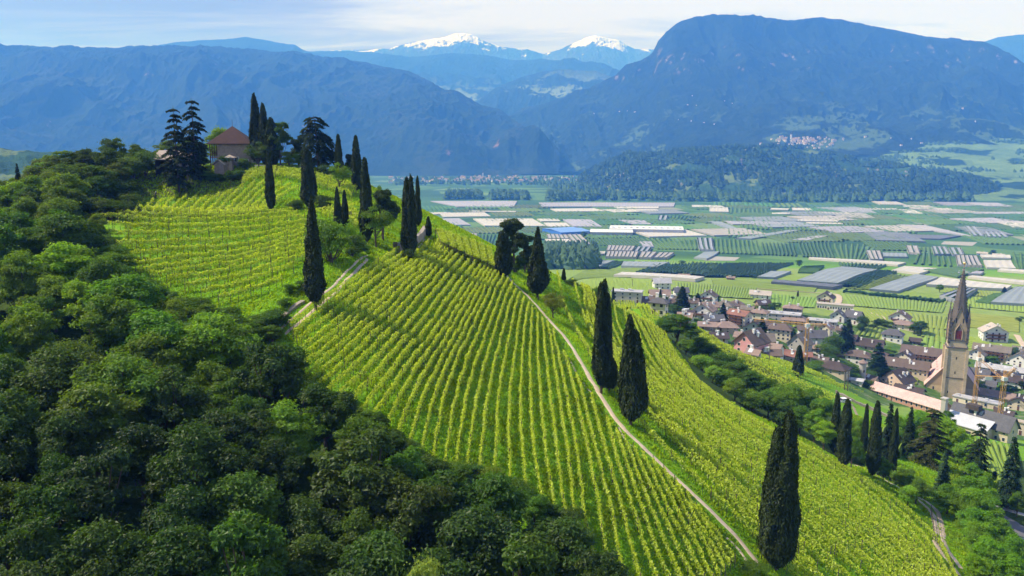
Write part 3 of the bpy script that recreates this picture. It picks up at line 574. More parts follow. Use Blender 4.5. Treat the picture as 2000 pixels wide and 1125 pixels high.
# ------------------------------------------------------------------ vineyards: every row is a thing with leaves and posts
def resample(a, n):
    a = np.array(a, float); s = np.concatenate([[0], np.cumsum(np.linalg.norm(np.diff(a, axis=0), axis=1))]); q = np.linspace(0, s[-1], n)
    return np.stack([np.interp(q, s, a[:, k]) for k in range(a.shape[1])], 1), s[-1]
post_me = {}
def post_mesh(h):
    k = round(h, 1)
    if k not in post_me:
        v, f = tube([(0, 0, -.3), (0, 0, h)], [.055, .045], 5); v2 = np.concatenate([v, [[0, 0, h + .01]]]); me = bpy.data.meshes.new('post')
        me.from_pydata(v2.tolist(), [], [tuple(q) for q in f] + [(5 + j, 5 + (j + 1) % 5, 10) for j in range(5)]); me.materials.append(m_post); post_me[k] = me
    return post_me[k]
NROW = 0
def vine_row(path, seed, dens, lsz, label, group, h=1.9, wid=.30, pstep=6.0, lo=.7, tint=1.0, posts=True):
    global NROW
    NROW += 1; rng = np.random.default_rng(seed); a = np.array(path); s = np.concatenate([[0], np.cumsum(np.linalg.norm(np.diff(a, axis=0), axis=1))]); Ln = s[-1]
    if Ln < 2: return
    n = int(Ln * dens); q = rng.random(n) * Ln; gap = vnoise(q / 1.1, q * 0 + seed, 3); big = vnoise(q / 7.0, q * 0 + seed, 31)
    keep = (gap * .5 + rng.random(n) * .7 > .16) & (big + rng.random(n) * .8 > .12); q = q[keep]; n = len(q); gap = gap[keep]
    x = np.interp(q, s, a[:, 0]); y = np.interp(q, s, a[:, 1]); tx = np.interp(q + .5, s, a[:, 0]) - np.interp(q - .5, s, a[:, 0]); ty = np.interp(q + .5, s, a[:, 1]) - np.interp(q - .5, s, a[:, 1])
    l = np.hypot(tx, ty) + 1e-6; nx, ny = -ty / l, tx / l
    top = h * (.84 + .26 * vnoise(q / .7, q * 0 + 2 * seed, 5)); tz = rng.random(n) ** .8; z = lo + (top - lo) * tz
    off = rng.normal(size=n) * wid * (1.05 - .55 * tz) + .18 * (vnoise(q / 2.3, q * 0, seed + 8) - .5)
    X = x + nx * off; Yv = y + ny * off; Z = Hn(X, Yv) + z
    nm = np.stack([nx * np.sign(off) * .8, ny * np.sign(off) * .8, .5 + 0 * nx], 1)
    o = a[len(a) // 2]; oz = H(o[0], o[1]); C = np.stack([X - o[0], Yv - o[1], Z - oz], 1)
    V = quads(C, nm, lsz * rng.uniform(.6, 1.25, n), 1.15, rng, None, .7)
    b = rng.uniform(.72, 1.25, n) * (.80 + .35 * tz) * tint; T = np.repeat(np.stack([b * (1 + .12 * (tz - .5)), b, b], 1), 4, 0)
    # stems
    ns = int(Ln / 1.1); qs = (np.arange(ns) + .5) * 1.1; sx = np.interp(qs, s, a[:, 0]); sy = np.interp(qs, s, a[:, 1]); sz = Hn(sx, sy) if ns else []
    SV = []; 
    for i in range(ns):
        r_ = .035; bx, by, bz = sx[i] - o[0], sy[i] - o[1], sz[i] - oz
        for dx, dy in ((-r_, -r_), (r_, -r_), (0, r_)): SV += [(bx + dx, by + dy, bz - .1), (bx + dx * .8 + .05, by + dy * .8, bz + lo + .35)]
    SV = np.array(SV).reshape(-1, 3); SF = []
    for i in range(ns):
        k = i * 6
        SF += [(k, k + 2, k + 3, k + 1), (k + 2, k + 4, k + 5, k + 3), (k + 4, k, k + 1, k + 5)]
    root = empty('vine_row', (o[0], o[1], oz)); tag(root, label, 'vine row', group)
    if ns:
        V2 = np.concatenate([V, SV]); F2 = np.concatenate([qf(n), np.array(SF) + len(V)]); T2 = np.concatenate([T, np.full((len(SV), 3), .8)]); mi = np.concatenate([np.zeros(n), np.ones(len(SF))])
    else: V2, F2, T2, mi = V, qf(n), T, np.zeros(n)
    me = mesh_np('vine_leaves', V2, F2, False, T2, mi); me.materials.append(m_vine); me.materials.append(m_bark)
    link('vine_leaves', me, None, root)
    if posts:
        k = max(2, int(Ln / pstep) + 1); pm = post_mesh(h + .15)
        for i in range(k):
            qq = Ln * i / (k - 1); px, py = np.interp(qq, s, a[:, 0]), np.interp(qq, s, a[:, 1])
            p = bpy.data.objects.new('post', pm); COL.objects.link(p); p.parent = root; p.location = (px - o[0], py - o[1], H(px, py) - oz); p.rotation_euler = (rng.normal() * .03, rng.normal() * .03, rng.random() * 3)
def block(guides, counts, label, group, dens=30, lsz=.3, seed=100, first=None, last=None, ends=.35, **kw):
    gs = [resample(smooth_line([G(*p)[:2] for p in g], 1), 41)[0] for g in guides]; rows = []
    for i in range(len(gs) - 1):
        for k in range(counts[i]):
            t = k / counts[i]; g0 = gs[max(0, i - 1)]; g1 = gs[i]; g2 = gs[i + 1]; g3 = gs[min(len(gs) - 1, i + 2)]
            r = .5 * (2 * g1 + (g2 - g0) * t + (2 * g0 - 5 * g1 + 4 * g2 - g3) * t * t + (3 * g1 - g0 - 3 * g2 + g3) * t ** 3) if 0 < i < len(gs) - 2 else g1 * (1 - t) + g2 * t
            rows.append(r)
    rows.append(gs[-1]); rng = np.random.default_rng(seed)
    for j, r in enumerate(rows):
        r, Ln = resample(r, max(6, int(41)))
        c0 = rng.uniform(0, ends) * .06; c1 = 1 - rng.uniform(0, ends) * .06; n = len(r); q = np.linspace(c0, c1, n)
        r = np.stack([np.interp(q, np.linspace(0, 1, n), r[:, k]) for k in (0, 1)], 1)
        lb = first if (j == 0 and first) else last if (j == len(rows) - 1 and last) else label
        if lb == label: lb = label % nth(j + 1)
        vine_row(r, seed + j, dens, lsz, lb, group, **kw)
def z3(l): return [(500 + x / 3.308, 380 + y / 3.308) for x, y in l]
def z7b(l): return [(1100 + x / 2.528, 680 + y / 2.528) for x, y in l]
GMAIN = [z3([(205,905),(330,800),(480,700),(620,600),(740,520),(850,430),(935,378)]),
 z3([(265,1075),(500,905),(700,725),(830,605),(960,505),(1050,440),(1150,380),(1195,310)]),
 [(590,800),(636,755),(687,715),(757,646),(802,592),(842,549),(875,513),(893,492)],
 [(690,885),(742,815),(775,762),(802,718),(842,670),(878,616),(905,573),(932,537),(946,520)],
 [(838,955),(852,880),(868,790),(890,718),(923,652),(944,607),(965,561),(978,540)],
 [(930,985),(938,905),(945,870),(950,800),(965,718),(984,652),(996,604),(1010,572)],
 [(1066,1045),(1055,960),(1043,900),(1037,800),(1035,720),(1037,660),(1041,612)],
 [(1178,1170),(1165,1125),(1151,1075),(1143,1036),(1132,937),(1116,838),(1100,747),(1088,690),(1078,652)],
 z7b([(305,1200),(285,1110),(270,1020),(240,850),(190,650),(130,420),(95,250),(60,150)]),
 z7b([(470,1200),(440,1125),(380,950),(300,700),(250,520),(215,375)]),
 z7b([(650,1200),(612,1125),(530,950),(440,750),(345,520)]),
 z7b([(780,1180),(752,1125),(700,1010),(600,850),(490,630)]),
 z7b([(850,1090),(800,1020),(740,930),(660,825)])]
block(GMAIN, [3, 5, 5, 5, 4, 4, 4, 2, 2, 3, 3, 3], '%s long vine row of the main grass slope, counted from the two-rut farm track', 'vine rows on the main slope', dens=64, lsz=.20, seed=1000,
      first='vine row hugging the two-rut farm track at the upper edge of the main slope', last='short vine row nearest the pale gravel path at the foot of the slope', h=1.55, wid=.13, lo=.5)
GRIGHT = [[(1088,540),(1094,570),(1100,598),(1122,650),(1165,725),(1215,790),(1262,850),(1320,912),(1377,968),(1436,1022),(1490,1072),(1535,1122),(1601,1190)],
 [(1132,560),(1140,605),(1150,645),(1185,710),(1250,785),(1320,850),(1390,915),(1500,1010),(1610,1122),(1676,1190)],
 [(1190,588),(1198,620),(1215,665),(1260,732),(1340,812),(1450,900),(1590,1005),(1720,1122),(1786,1190)],
 [(1236,612),(1250,645),(1275,684),(1330,755),(1420,830),(1540,912),(1680,1010),(1790,1122),(1856,1190)],
 [(1292,652),(1310,685),(1330,715),(1375,765),(1440,810),(1540,868),(1640,918),(1740,980),(1800,1030),(1840,1075),(1858,1122),(1885,1190)]]
block(GRIGHT, [6, 7, 6, 7], '%s vine row of the wide dense vineyard, counted rightwards from the gravel path', 'vine rows right of the path', dens=44, lsz=.21, seed=2000,
      first='first vine row of the wide vineyard beside the gravel path', last='outermost vine row along the belt of shrubs above the village', h=1.6, wid=.15, lo=.6)
GCREST = [[(1187,583),(1215,602),(1245,620),(1285,645)],[(1196,582),(1230,596),(1270,618),(1300,636)],[(1204,580),(1240,590),(1285,612),(1318,632)]]
block(GCREST, [3, 3], '%s vine row on the slope rim below the long hotel, counted from the slope side', 'vine rows on the rim', dens=20, lsz=.33, seed=2500, posts=False)
GT = [[(1366,668),(1430,708),(1500,748),(1560,778),(1606,800)],[(1362,658),(1430,690),(1500,722),(1560,750),(1640,785)],[(1358,650),(1420,674),(1490,698),(1560,724),(1625,746),(1690,772)]]
block(GT, [7, 6], '%s slanting vine row of the village vineyard, counted from the shrub belt', 'vine rows above the village', dens=14, lsz=.42, seed=3000, posts=False)
def zl(l): return [(100 + x / 3.308, 300 + y / 3.308) for x, y in l]
GLEFT = [zl([(40,440),(130,435),(500,440),(780,442),(1200,432),(1600,412)]), zl([(120,518),(250,512),(700,520),(1200,502),(1650,455)]), zl([(400,632),(900,622),(1300,582),(1650,515)]),
 zl([(470,770),(700,742),(1100,702),(1400,642),(1650,560)]), zl([(640,835),(1000,790),(1300,732),(1650,640)]), zl([(850,910),(1100,868),(1300,830),(1650,705)]), zl([(1080,985),(1250,945),(1400,898),(1500,862)])]
block(GLEFT, [2, 2, 2, 2, 2, 2], '%s level vine row on the left sunlit terrace, counted down from its top rim', 'vine rows on the left terrace', dens=56, lsz=.22, seed=4000,
      first='topmost brightest vine row along the rim of the left terrace', last='lowest short vine row of the left terrace near the tall lone cypress', h=1.9, pstep=3.2, wid=.13, lo=1.0)
block([[(614,425),(650,420),(688,408)],[(690,455),(700,446),(706,440)]], [4], '%s short vine row on the small shelf left of the slim track-side cypress', 'vine rows on the small shelf', dens=26, lsz=.3, seed=4500, posts=False)
GN = [[(232,430),(248,412),(262,402)],[(300,428),(322,408),(345,392)],[(370,430),(402,406),(432,388)],[(440,428),(478,398),(508,372),(520,358)],[(500,424),(540,398),(560,385),(585,376)]]
block(GN, [4, 4, 4, 4], '%s slanting vine row in the hollow below the grassy bank, counted from the wood', 'vine rows in the hollow', dens=34, lsz=.26, seed=5000, wid=.15, lo=.8, h=1.8, pstep=7)
GO = [[(470,368),(500,352),(545,349),(600,362),(640,372),(690,392)],[(474,352),(500,340),(545,338),(600,344),(650,358),(700,376)],[(484,330),(510,323),(545,320),(600,327),(650,342),(704,362)]]
block(GO, [3, 3], '%s curved terrace vine row on the knoll, counted upwards to the hilltop house', 'terrace rows on the knoll', dens=38, lsz=.26, seed=5500, wid=.15, lo=.8, h=1.8, pstep=7)
# ------------------------------------------------------------------ grass tufts on the slopes
def grass():
    rng = np.random.default_rng(77); n = 420000
    y = 62 + (215 - 62) * rng.random(n) ** 1.35; x = (rng.random(n) * 1.0 - .42) * y * 1.15; z = Hn(x, y)
    f = y * CP_ - (z - CZ) * SP_; u = 1000 + FPX * x / f; v = 562.5 - FPX * (y * SP_ + (z - CZ) * CP_) / f
    pth = np.array(densify(PATH1, 6)); ok = ~((inpoly(u, v, WOODF) & (y < 165)) | (inpoly(u, v, KNOLLW) & (y > 130)) | (inpoly(u, v, STRIP) & (y > 115)))
    ok &= (u > 60) & (u < 1960) & (v < 1200)
    for L_, wd in ((PATH1, .75), (T2A, .5), (T2B, .55), (T3A, .8), (T3B, .75)):
        q = np.array([G(*p)[:2] for p in densify(L_, 5)]); d = np.full(n, 9.0); cand = np.where(ok)[0]
        for s0 in range(0, len(cand), 20000):
            c = cand[s0:s0 + 20000]; dd = ((np.stack([x[c], y[c]], 1)[:, None] - q[None]) ** 2).sum(-1).min(1); d[c] = np.sqrt(dd)
        ok &= d > wd
    x, y, z = x[ok], y[ok], z[ok]; n = len(x); cl = vnoise(x / 1.3, y / 1.3, 71); cl2 = vnoise(x / 12, y / 12, 72)
    hh = (.10 + .22 * cl * rng.random(n)) * (1 + y / 160)
    C = np.stack([x, y, z + hh * .4], 1); a = rng.random(n) * 6.28
    V = quads(C, np.stack([np.cos(a), np.sin(a), .5 + 0 * a], 1), hh, 1.2, rng, np.tile([0., 0., 1.], (n, 1)), .3)
    b = rng.uniform(.75, 1.3, n) * (.75 + .5 * cl2); T = np.repeat(np.stack([b * (1 + .35 * (cl - .4)), b, b], 1), 4, 0)
    me = mesh_np('grass', V, qf(n), False, T); tag(link('grass', me, m_grass), kind='stuff')
grass()
# ------------------------------------------------------------------ trees
RR = random.Random(21)
def tagcol(base, j=.18):
    k = RR.uniform(1 - j, 1 + j); y = RR.uniform(-.1, .1); return (base[0] * k * (1 + y), base[1] * k, base[2] * k * (1 - y))
CANPOLY = [(-400,330),(-60,352),(0,345),(40,345),(90,385),(130,392),(185,405),(196,424),(150,440),(160,470),(228,486),(255,530),(330,560),(400,590),(455,612),(530,632),(560,668),(572,700),(600,735),(650,752),(690,772),(750,800),(770,838),(850,880),(915,895),(960,905),(1010,925),(1050,965),(1110,985),(1140,1010),(1128,1055),(1170,1075),(1215,1100),(1220,1200),(1000,2400),(-1500,2400),(-1500,330)]
def scatter(poly, world, rmin, hmin, hmax, protos, fn, seed, tries=9000, above=None):
    """dart throwing on the ground; keeps a tree when its tip is seen inside the photographed crown area"""
    rng = random.Random(seed); pts = []; cell = {}
    x0, x1, y0, y1 = world; C = [(rng.uniform(x0, x1), rng.uniform(y0, y1)) for _ in range(tries)]; Z = Hn([c[0] for c in C], [c[1] for c in C])
    for (x, y), z in zip(C, Z):
        k = (int(x // rmin), int(y // rmin)); bad = False
        for i in (-1, 0, 1):
            for j in (-1, 0, 1):
                for q in cell.get((k[0] + i, k[1] + j), ()):
                    if (q[0] - x) ** 2 + (q[1] - y) ** 2 < rmin * rmin: bad = True
        if bad: continue
        h = rng.uniform(hmin, hmax)
        for _ in range(5):
            u, v = proj(x, y, z + h); u0, v0 = proj(x, y, z)
            if inpoly([u], [v], poly)[0] and (above is None or above(x, y, u0, v0)): break
            h *= .8
        else: continue
        if h < hmin * .33: continue
        cell.setdefault(k, []).append((x, y)); pts.append((x, y, float(z), h, u, v))
    pts.sort(key=lambda p: p[1])
    for p in pts: fn(p, rng)
    return pts
GREENS = [(.7, .85, .8), (.95, 1.05, .7), (.55, .72, .75), (.85, .9, .9), (1.15, 1.4, .7), (.75, 1.05, .65), (1.2, 1.35, .9), (.6, .85, .6)]
def forest_tree(p, rng):
    x, y, z, h, u, v = p
    c = rng.choice(GREENS); w = h * rng.uniform(.58, .92)
    if u > 900: lb, gp = 'broadleaf tree of the dark wood beside the foot of the vineyard rows', 'wood edge trees below the main slope'
    elif v < 560: lb, gp = 'broadleaf tree climbing the wooded flank left of the sunlit terrace', 'trees on the left flank'
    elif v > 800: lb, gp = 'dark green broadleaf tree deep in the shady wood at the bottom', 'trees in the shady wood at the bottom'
    else: lb, gp = 'dense broadleaf tree in the wooded gully below the left terrace', 'trees in the wooded gully'
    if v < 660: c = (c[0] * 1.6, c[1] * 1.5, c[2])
    elif u < 560 and v > 780: c = (c[0] * .72, c[1] * .75, c[2] * .8)  # bottom-left wood: its deep shadow is painted into the crown colours
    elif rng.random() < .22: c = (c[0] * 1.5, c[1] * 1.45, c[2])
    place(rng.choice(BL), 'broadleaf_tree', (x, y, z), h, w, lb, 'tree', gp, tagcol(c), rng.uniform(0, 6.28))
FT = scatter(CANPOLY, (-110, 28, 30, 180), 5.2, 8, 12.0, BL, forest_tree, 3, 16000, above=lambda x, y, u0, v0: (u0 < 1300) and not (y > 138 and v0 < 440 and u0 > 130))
print('forest', len(FT))
SKYP = [(-300,380),(-60,352),(0,345),(30,345),(60,330),(80,312),(112,290),(135,282),(160,276),(180,290),(205,284),(222,264),(262,254),(290,250),(330,258),(400,262),(420,245),(445,244),(480,262),(480,330),(480,420),(-300,440)]
def sky_tree(p, rng):
    x, y, z, h, u, v = p; c = rng.choice([(1.7, 1.8, .8), (1.1, 1.2, .8), (.9, 1.0, .9), (.7, .85, .8), (1.4, 1.45, .8), (1.2, 1.0, .8), (.75, .75, .8)])
    place(rng.choice(BL), 'broadleaf_tree', (x, y, z), h, h * rng.uniform(.75, 1.0), 'round-crowned tree on the wooded shoulder left of the hilltop house', 'tree', 'trees on the hill shoulder', tagcol(c), rng.uniform(0, 6.28))
def okknoll(x, y, u0, v0):
    if y < 205 and 230 < u0 < 490 and v0 > 322: return False       # bank, hollow and huts stay open
    if y < 215 and 210 < u0 < 300 and v0 > 392: return False
    if y > 200 and 395 < u0 < 500 and y < 225: return False
    if y < 172 and u0 > 150: return False
    return y > 140
ST = scatter(SKYP, (-150, -52, 140, 235), 5.6, 6.5, 10, BL, sky_tree, 5, 6000, above=okknoll)
print('skyline', len(ST))
# dark shrubs at the edge of the bank
for i, (u, v, t, w) in enumerate([(212,402,350,50),(232,378,322,48),(262,352,300,44),(250,420,372,40),(215,430,385,46),(285,345,288,40),(225,350,300,44),(255,392,345,44),(190,425,380,44)]):
    by_px(BLB[i % 4], 'shrub', u, v, t, w * 1.25, 'dark rounded bush, %s of the cluster left of the grassy bank' % nth(i + 1), 'shrub', 'bushes left of the grassy bank', tagcol((.7, .85, .9) if i != 2 else (1.6, 1.6, 1.5)))
# --- cypresses
CY = [cypress(1, blunt=.42), cypress(2, blunt=.5), cypress(3, blunt=.36)]
def cyp(u, vb, vt, w, label, proto=None, group=None, col=(1, 1, 1), rz=None, **k):
    return by_px(proto or CY[int(u) % 3], 'cypress_tree', u, vb, vt, w, label, 'cypress', group, col, rz, **k)
cyp(617, 605, 388, 42, 'tall lone cypress with a bare foot standing on the two-rut farm track', cypress(101, 15, 1.4, low=.075, blunt=.62, leaves=15000, lsz=.24))
cyp(800, 506, 343, 34, 'stout double cypress at the top of the farm track beside the last rut', cypress(102, 14, 1.5, ((-.25, 0, .97, .9), (.5, .2, 1.0, .6), (.6, -.3, .8, .5)), leaves=14000, lsz=.24))
by_px(BLB[0], 'shrub', 800, 512, 482, 24, 'small dark bush at the foot of the stout double cypress', 'shrub', None, (.5, .6, .6))
cyp(817, 442, 345, 15, 'slim cypress just behind the stout double one at the track head')
cyp(837, 463, 423, 14, 'small pointed cypress alone at the end of the farm track')
cyp(717, 474, 310, 27, 'tall slim cypress between the bushy bank and the small pine')
cyp(698, 372, 265, 26, 'tall cypress on the right shoulder of the knoll against the blue mountain', cypress(103, 12, 1.5, ((0, 0, 1.0, .9), (.4, .1, .85, .7)), leaves=8000))
cyp(663, 345, 263, 17, 'narrow cypress behind the small pollarded tree on the knoll')
cyp(661, 450, 366, 17, 'short cypress, left half of a close pair above the small shelf')
cyp(675, 450, 372, 15, 'short cypress, right half of a close pair above the small shelf')
cyp(604, 405, 292, 31, 'blunt broad cypress in the middle of the knoll terraces', cypress(104, 11, 1.5, ((0, 0, 1.0, 1.0), (.5, 0, .9, .7), (-.45, .1, .88, .7)), blunt=.3, leaves=10000))
cyp(530, 420, 288, 19, 'slender cypress with a short bare trunk below the hilltop house', cypress(105, 12, 1.2, low=.1, blunt=.5, leaves=9000))
cyp(503, 322, 184, 27, 'tallest black cypress beside the hilltop house', cypress(106, 14, 1.4, ((0, 0, 1.0, 1.0), (.5, 0, .9, .7)), leaves=9000))
cyp(519, 324, 203, 24, 'second black cypress right of the tallest one by the house')
cyp(533, 326, 231, 28, 'lower thick cypress against the leafy tree on the hilltop')
cyp(984, 546, 452, 38, 'leaning dark cypress in front of the pine at the path head', cypress(107, 12, 1.7, ((-.3, 0, .93, .8), (.5, 0, 1.0, .8)), low=.09, blunt=.36, leaves=12000))
cyp(1050, 585, 446, 50, 'ragged cone-shaped cypress standing beside the upper gravel path', cypress(108, 12, 2.2, low=.10, blunt=.55, cone=.28, leaves=12000, lsz=.28))
cyp(1174, 768, 548, 40, 'three-pointed tall cypress right of the middle gravel path', cypress(109, 14, 1.5, ((-.35, 0, .97, .72), (.2, .2, 1.0, .72), (.75, -.1, .88, .6)), low=.08, blunt=.4, leaves=15000, lsz=.22))
cyp(1190, 765, 700, 38, 'low dark cypress bush attached to the foot of the three-pointed cypress', cypress(110, 6, 2.0, blunt=.3, leaves=5000, low=.15))
cyp(1232, 830, 617, 60, 'broad tilted cypress beside the middle gravel path', cypress(111, 13, 2.0, ((-.45, .1, 1.0, .72), (.35, 0, .86, .9)), low=.07, blunt=.46, leaves=17000, lsz=.23), rz=0)
cyp(1514, 1112, 805, 78, 'largest nearest cypress with two tips at the foot of the path', cypress(112, 16, 2.1, ((.55, 0, 1.0, .78), (-.45, .15, .90, .74), (.1, -.3, .75, .9)), low=.04, blunt=.40, leaves=34000, lsz=.19), rz=0)
cyp(1628, 885, 768, 20, 'left and paler of the two cypresses joined at the shrub belt end', cypress(113, 12, 1.4, blunt=.4, leaves=8000))
cyp(1646, 912, 781, 27, 'fuller right one of the two joined cypresses at the shrub belt end')
cyp(1686, 890, 790, 14, 'thin cypress half hidden behind the cypress by the lower track')
cyp(1703, 930, 786, 27, 'straight cypress standing right beside the lower gravel track')
cyp(1558, 736, 675, 22, 'dark cypress on the vineyard edge just above the village roofs')
cyp(1101, 549, 524, 9, 'tiny cypress on the ridge right of the pine')
cyp(1197, 596, 561, 7, 'very thin cypress in front of the dark-fronted hotel')
cyp(1712, 662, 622, 7, 'thin cypress in a village garden left of the church spire', Y=520)
# --- conifers and odd trees
CED = [conifer(31, 15, 4.4, 15, 6, droop=.30, up=.12, dens=50, irregular=.6, power=.6, tip=.12), conifer(32, 15, 4.2, 15, 6, droop=.42, up=.2, dens=50, irregular=.6, power=.62, tip=.14)]
SPR = [conifer(33, 14, 3.0, 28, 7, droop=.35, dens=34, power=.8), conifer(34, 14, 2.6, 30, 7, droop=.2, up=.1, dens=36, power=.85)]
DEO = conifer(35, 12, 4.2, 15, 5, droop=.62, up=.35, low=.18, dens=46, irregular=.5, power=.45, tip=.25, lean=-.6)
PIN = [pine(36), pine(37, lean=-.4, pads=15), pine(38, 9, 3.4, 11, lo=.3)]
by_px(CED[0], 'cedar_tree', 347, 336, 204, 76, 'left one of two dark cedars over the dark barn on the hilltop', rz=1, Y=190)
by_px(CED[1], 'cedar_tree', 383, 336, 189, 74, 'right and taller cedar between the barn and the hilltop house', rz=2, Y=194)
by_px(DEO, 'cedar_tree', 622, 332, 224, 82, 'weeping cedar with drooping boughs on the right of the hilltop', rz=0)
by_px(SPR[0], 'spruce_tree', 35, 345, 317, 20, 'tiny spruce poking out of the wood at the left edge', Y=185, col=(1, 1.1, 1.1))
by_px(PIN[0], 'pine_tree', 748, 478, 368, 64, 'small open pine beside the cypresses at the track', rz=.5, Y=150, col=(1.5, 1.6, 1.1))
by_px(PIN[1], 'pine_tree', 1004, 545, 426, 66, 'dark umbrella-shaped pine behind the leaning cypress at the path head', rz=.2, Y=166, col=(1.2, 1.25, .9))
by_px(PIN[2], 'pine_tree', 1025, 553, 470, 42, 'low sprawling pine bough tree between the umbrella pine and ragged cypress', rz=.2, Y=170, col=(1.1, 1.2, .9))
by_px(PIN[2], 'pine_tree', 684, 365, 300, 30, 'thin pine showing behind the tall cypress on the knoll shoulder', Y=196)
by_px(PIN[2], 'pine_tree', 590, 330, 262, 44, 'spreading pine behind the weeping cedar', Y=206, col=(1.3, 1.4, 1))
by_px(BL[0], 'broadleaf_tree', 549, 330, 236, 50, 'leafy tree right of the black hilltop cypresses', 'tree', None, (.8, .95, .8), Y=197)
by_px(BLO, 'olive_tree', 505, 330, 275, 40, 'grey-green olive tree in front of the stone house wall', 'tree', None, (.75, .85, 1.5), Y=194)
by_px(BLO, 'pollarded_tree', 664, 378, 316, 40, 'small bright green tree with a forked bare trunk on the knoll edge', 'tree', None, (1.7, 1.9, .9))
by_px(BLO, 'broadleaf_tree', 735, 484, 400, 58, 'young light green tree leaning beside the slim track-side cypress', 'tree', None, (1.5, 1.7, .9))
by_px(BLO, 'broadleaf_tree', 745, 470, 360, 30, 'slender airy tree behind the small open pine', 'tree', None, (1.3, 1.5, 1), Y=158)
by_px(BLO, 'broadleaf_tree', 1081, 624, 570, 52, 'small brownish orchard tree right of the ragged cypress', 'tree', None, (1.9, 1.5, .9))
by_px(BLB[1], 'shrub', 645, 512, 420, 84, 'large light green bush behind the tall lone cypress', 'shrub', None, (1.5, 1.7, .8))
by_px(BLB[2], 'shrub', 688, 500, 455, 52, 'darker bush right of the large light green bush', 'shrub', None, (1.0, 1.2, .9))
by_px(BLB[3], 'shrub', 580, 410, 386, 34, 'grey-green bush under the blunt broad cypress', 'shrub', None, (.8, 1.0, 1.0))
by_px(BLB[1], 'shrub', 632, 412, 378, 36, 'dark bush by the rocks between two knoll cypresses', 'shrub', None, (.5, .6, .6))
by_px(BLB[2], 'shrub', 565, 325, 292, 26, 'yellowish bush right of the hilltop cypresses', 'shrub', None, (1.7, 1.7, .8))
by_px(BLB[0], 'shrub', 583, 325, 296, 26, 'second yellowish bush next to the weeping cedar', 'shrub', None, (1.6, 1.7, .8))
by_px(BLB[3], 'shrub', 640, 345, 318, 26, 'dark bush at the foot of the weeping cedar', 'shrub', None, (.6, .8, .7))
by_px(BLB[3], 'shrub', 1008, 532, 498, 30, 'dark bush where the gravel path passes the pine', 'shrub', None, (.6, .8, .7))
by_px(BLB[0], 'shrub', 1022, 528, 505, 26, 'smaller bush right of the dark one at the path head', 'shrub', None, (.8, 1.0, .7))
for i, (u, v, t, w) in enumerate([(392,352,333,26),(412,355,336,30),(432,356,338,28),(455,352,334,28),(470,350,330,22)]):
    by_px(BLB[i % 4], 'shrub', u, v, t, w, '%s bush from the left in the hedge along the top of the grassy bank' % nth(i + 1), 'shrub', 'bushes of the bank hedge', tagcol((.9, 1.1, .7)))
for i, (u, v, t, w) in enumerate([(560,600,580,30),(535,640,600,60),(590,570,545,30),(700,480,462,30),(712,492,478,26),(566,575,552,26)]):
    by_px(BLB[i % 4], 'shrub', u, v, t, w, 'low bush on the bank left of the farm track, %s' % ('above the tumbled wall', 'lowest and widest', 'beside the tall lone cypress', 'near the track bend', 'right at the track bend', 'farthest from the track')[i], 'shrub', 'bushes on the track bank', tagcol((1.0, 1.3, .8)))
# shrub belt between the big vineyard and the village vineyard
BELT = [(1322,668,612,66,(.7,.9,.7)),(1300,655,622,40,(.7,.9,.7)),(1348,664,632,36,(.9,1.1,.8)),(1362,690,655,38,(.8,1,.8)),(1340,690,662,34,(1,1.2,.8)),(1385,705,668,40,(.9,1,.8)),(1372,722,690,32,(1.6,1.7,1.8)),(1400,722,684,42,(.8,1,.7)),(1392,745,712,32,(2,2,2.2)),
 (1425,728,690,46,(.9,1,.8)),(1412,755,716,40,(1.5,1.5,1.2)),(1440,752,705,50,(.7,.9,.7)),(1435,780,738,42,(1.4,1.4,1)),(1462,770,722,48,(.7,.9,.7)),(1470,800,755,46,(1.3,1.3,.9)),(1488,782,732,48,(1.1,1.3,.8)),(1500,812,762,48,(.9,1.1,.8)),
 (1515,795,745,50,(1.2,1.4,.8)),(1530,830,778,50,(.7,.9,.7)),(1545,810,745,56,(1.3,1.5,.8)),(1562,845,790,50,(.9,1.1,.8)),(1575,815,752,54,(1.0,1.2,.8)),(1590,862,800,48,(1.5,1.7,.8)),(1600,835,775,50,(1.1,1.3,.8)),(1608,875,820,40,(1.7,1.9,.9)),(1665,895,838,36,(1.1,1.3,.8)),(1662,912,850,30,(1,1.2,.8)),(1672,870,815,30,(1.3,1.5,.8)),(1692,905,885,28,(1.5,1.7,1))]
for i, (u, v, t, w, c) in enumerate(BELT):
    by_px((BL + BLB)[i * 3 % 11] if i != 2 else BL[2], 'belt_tree', u, v + 3, t, w * 1.1, ('bright green' if c[1] > 1.25 else 'mid-green' if c[1] > .95 else 'dark green') + ' rounded tree, %s along the shrub belt counted from its upper end' % nth(i + 1), 'tree', 'trees of the shrub belt', tagcol((c[0] * 1.45, c[1] * 1.45, c[2] * 1.2), .1))
# grove right
by_px(SPR[0], 'spruce_tree', 1731, 910, 784, 42, 'blue-grey spruce with a thick skirt beside the track-side cypress', col=(.9, 1.1, 1.6), Y=150)
by_px(CY[0], 'cypress_tree', 1742, 915, 800, 18, 'dark cypress merged with the blue-grey spruce', 'cypress', None, Y=148)
by_px(SPR[1], 'spruce_tree', 1771, 905, 793, 30, 'thin ivy-wrapped spruce between the spruce and the brown cedar', col=(1.4, 1.5, 1), Y=175)
by_px(CED[0], 'cedar_tree', 1812, 940, 795, 84, 'large brownish cedar in the grove below the church', col=(2.0, 1.45, 1.1), Y=170)
by_px(SPR[1], 'spruce_tree', 1843, 930, 878, 32, 'small silvery blue spruce at the foot of the brown cedar', col=(2.2, 2.6, 3.6), Y=150)
by_px(CED[1], 'cedar_tree', 1905, 945, 823, 62, 'dark green cedar with hanging boughs left of the farm building', col=(1, 1.15, 1), Y=165)
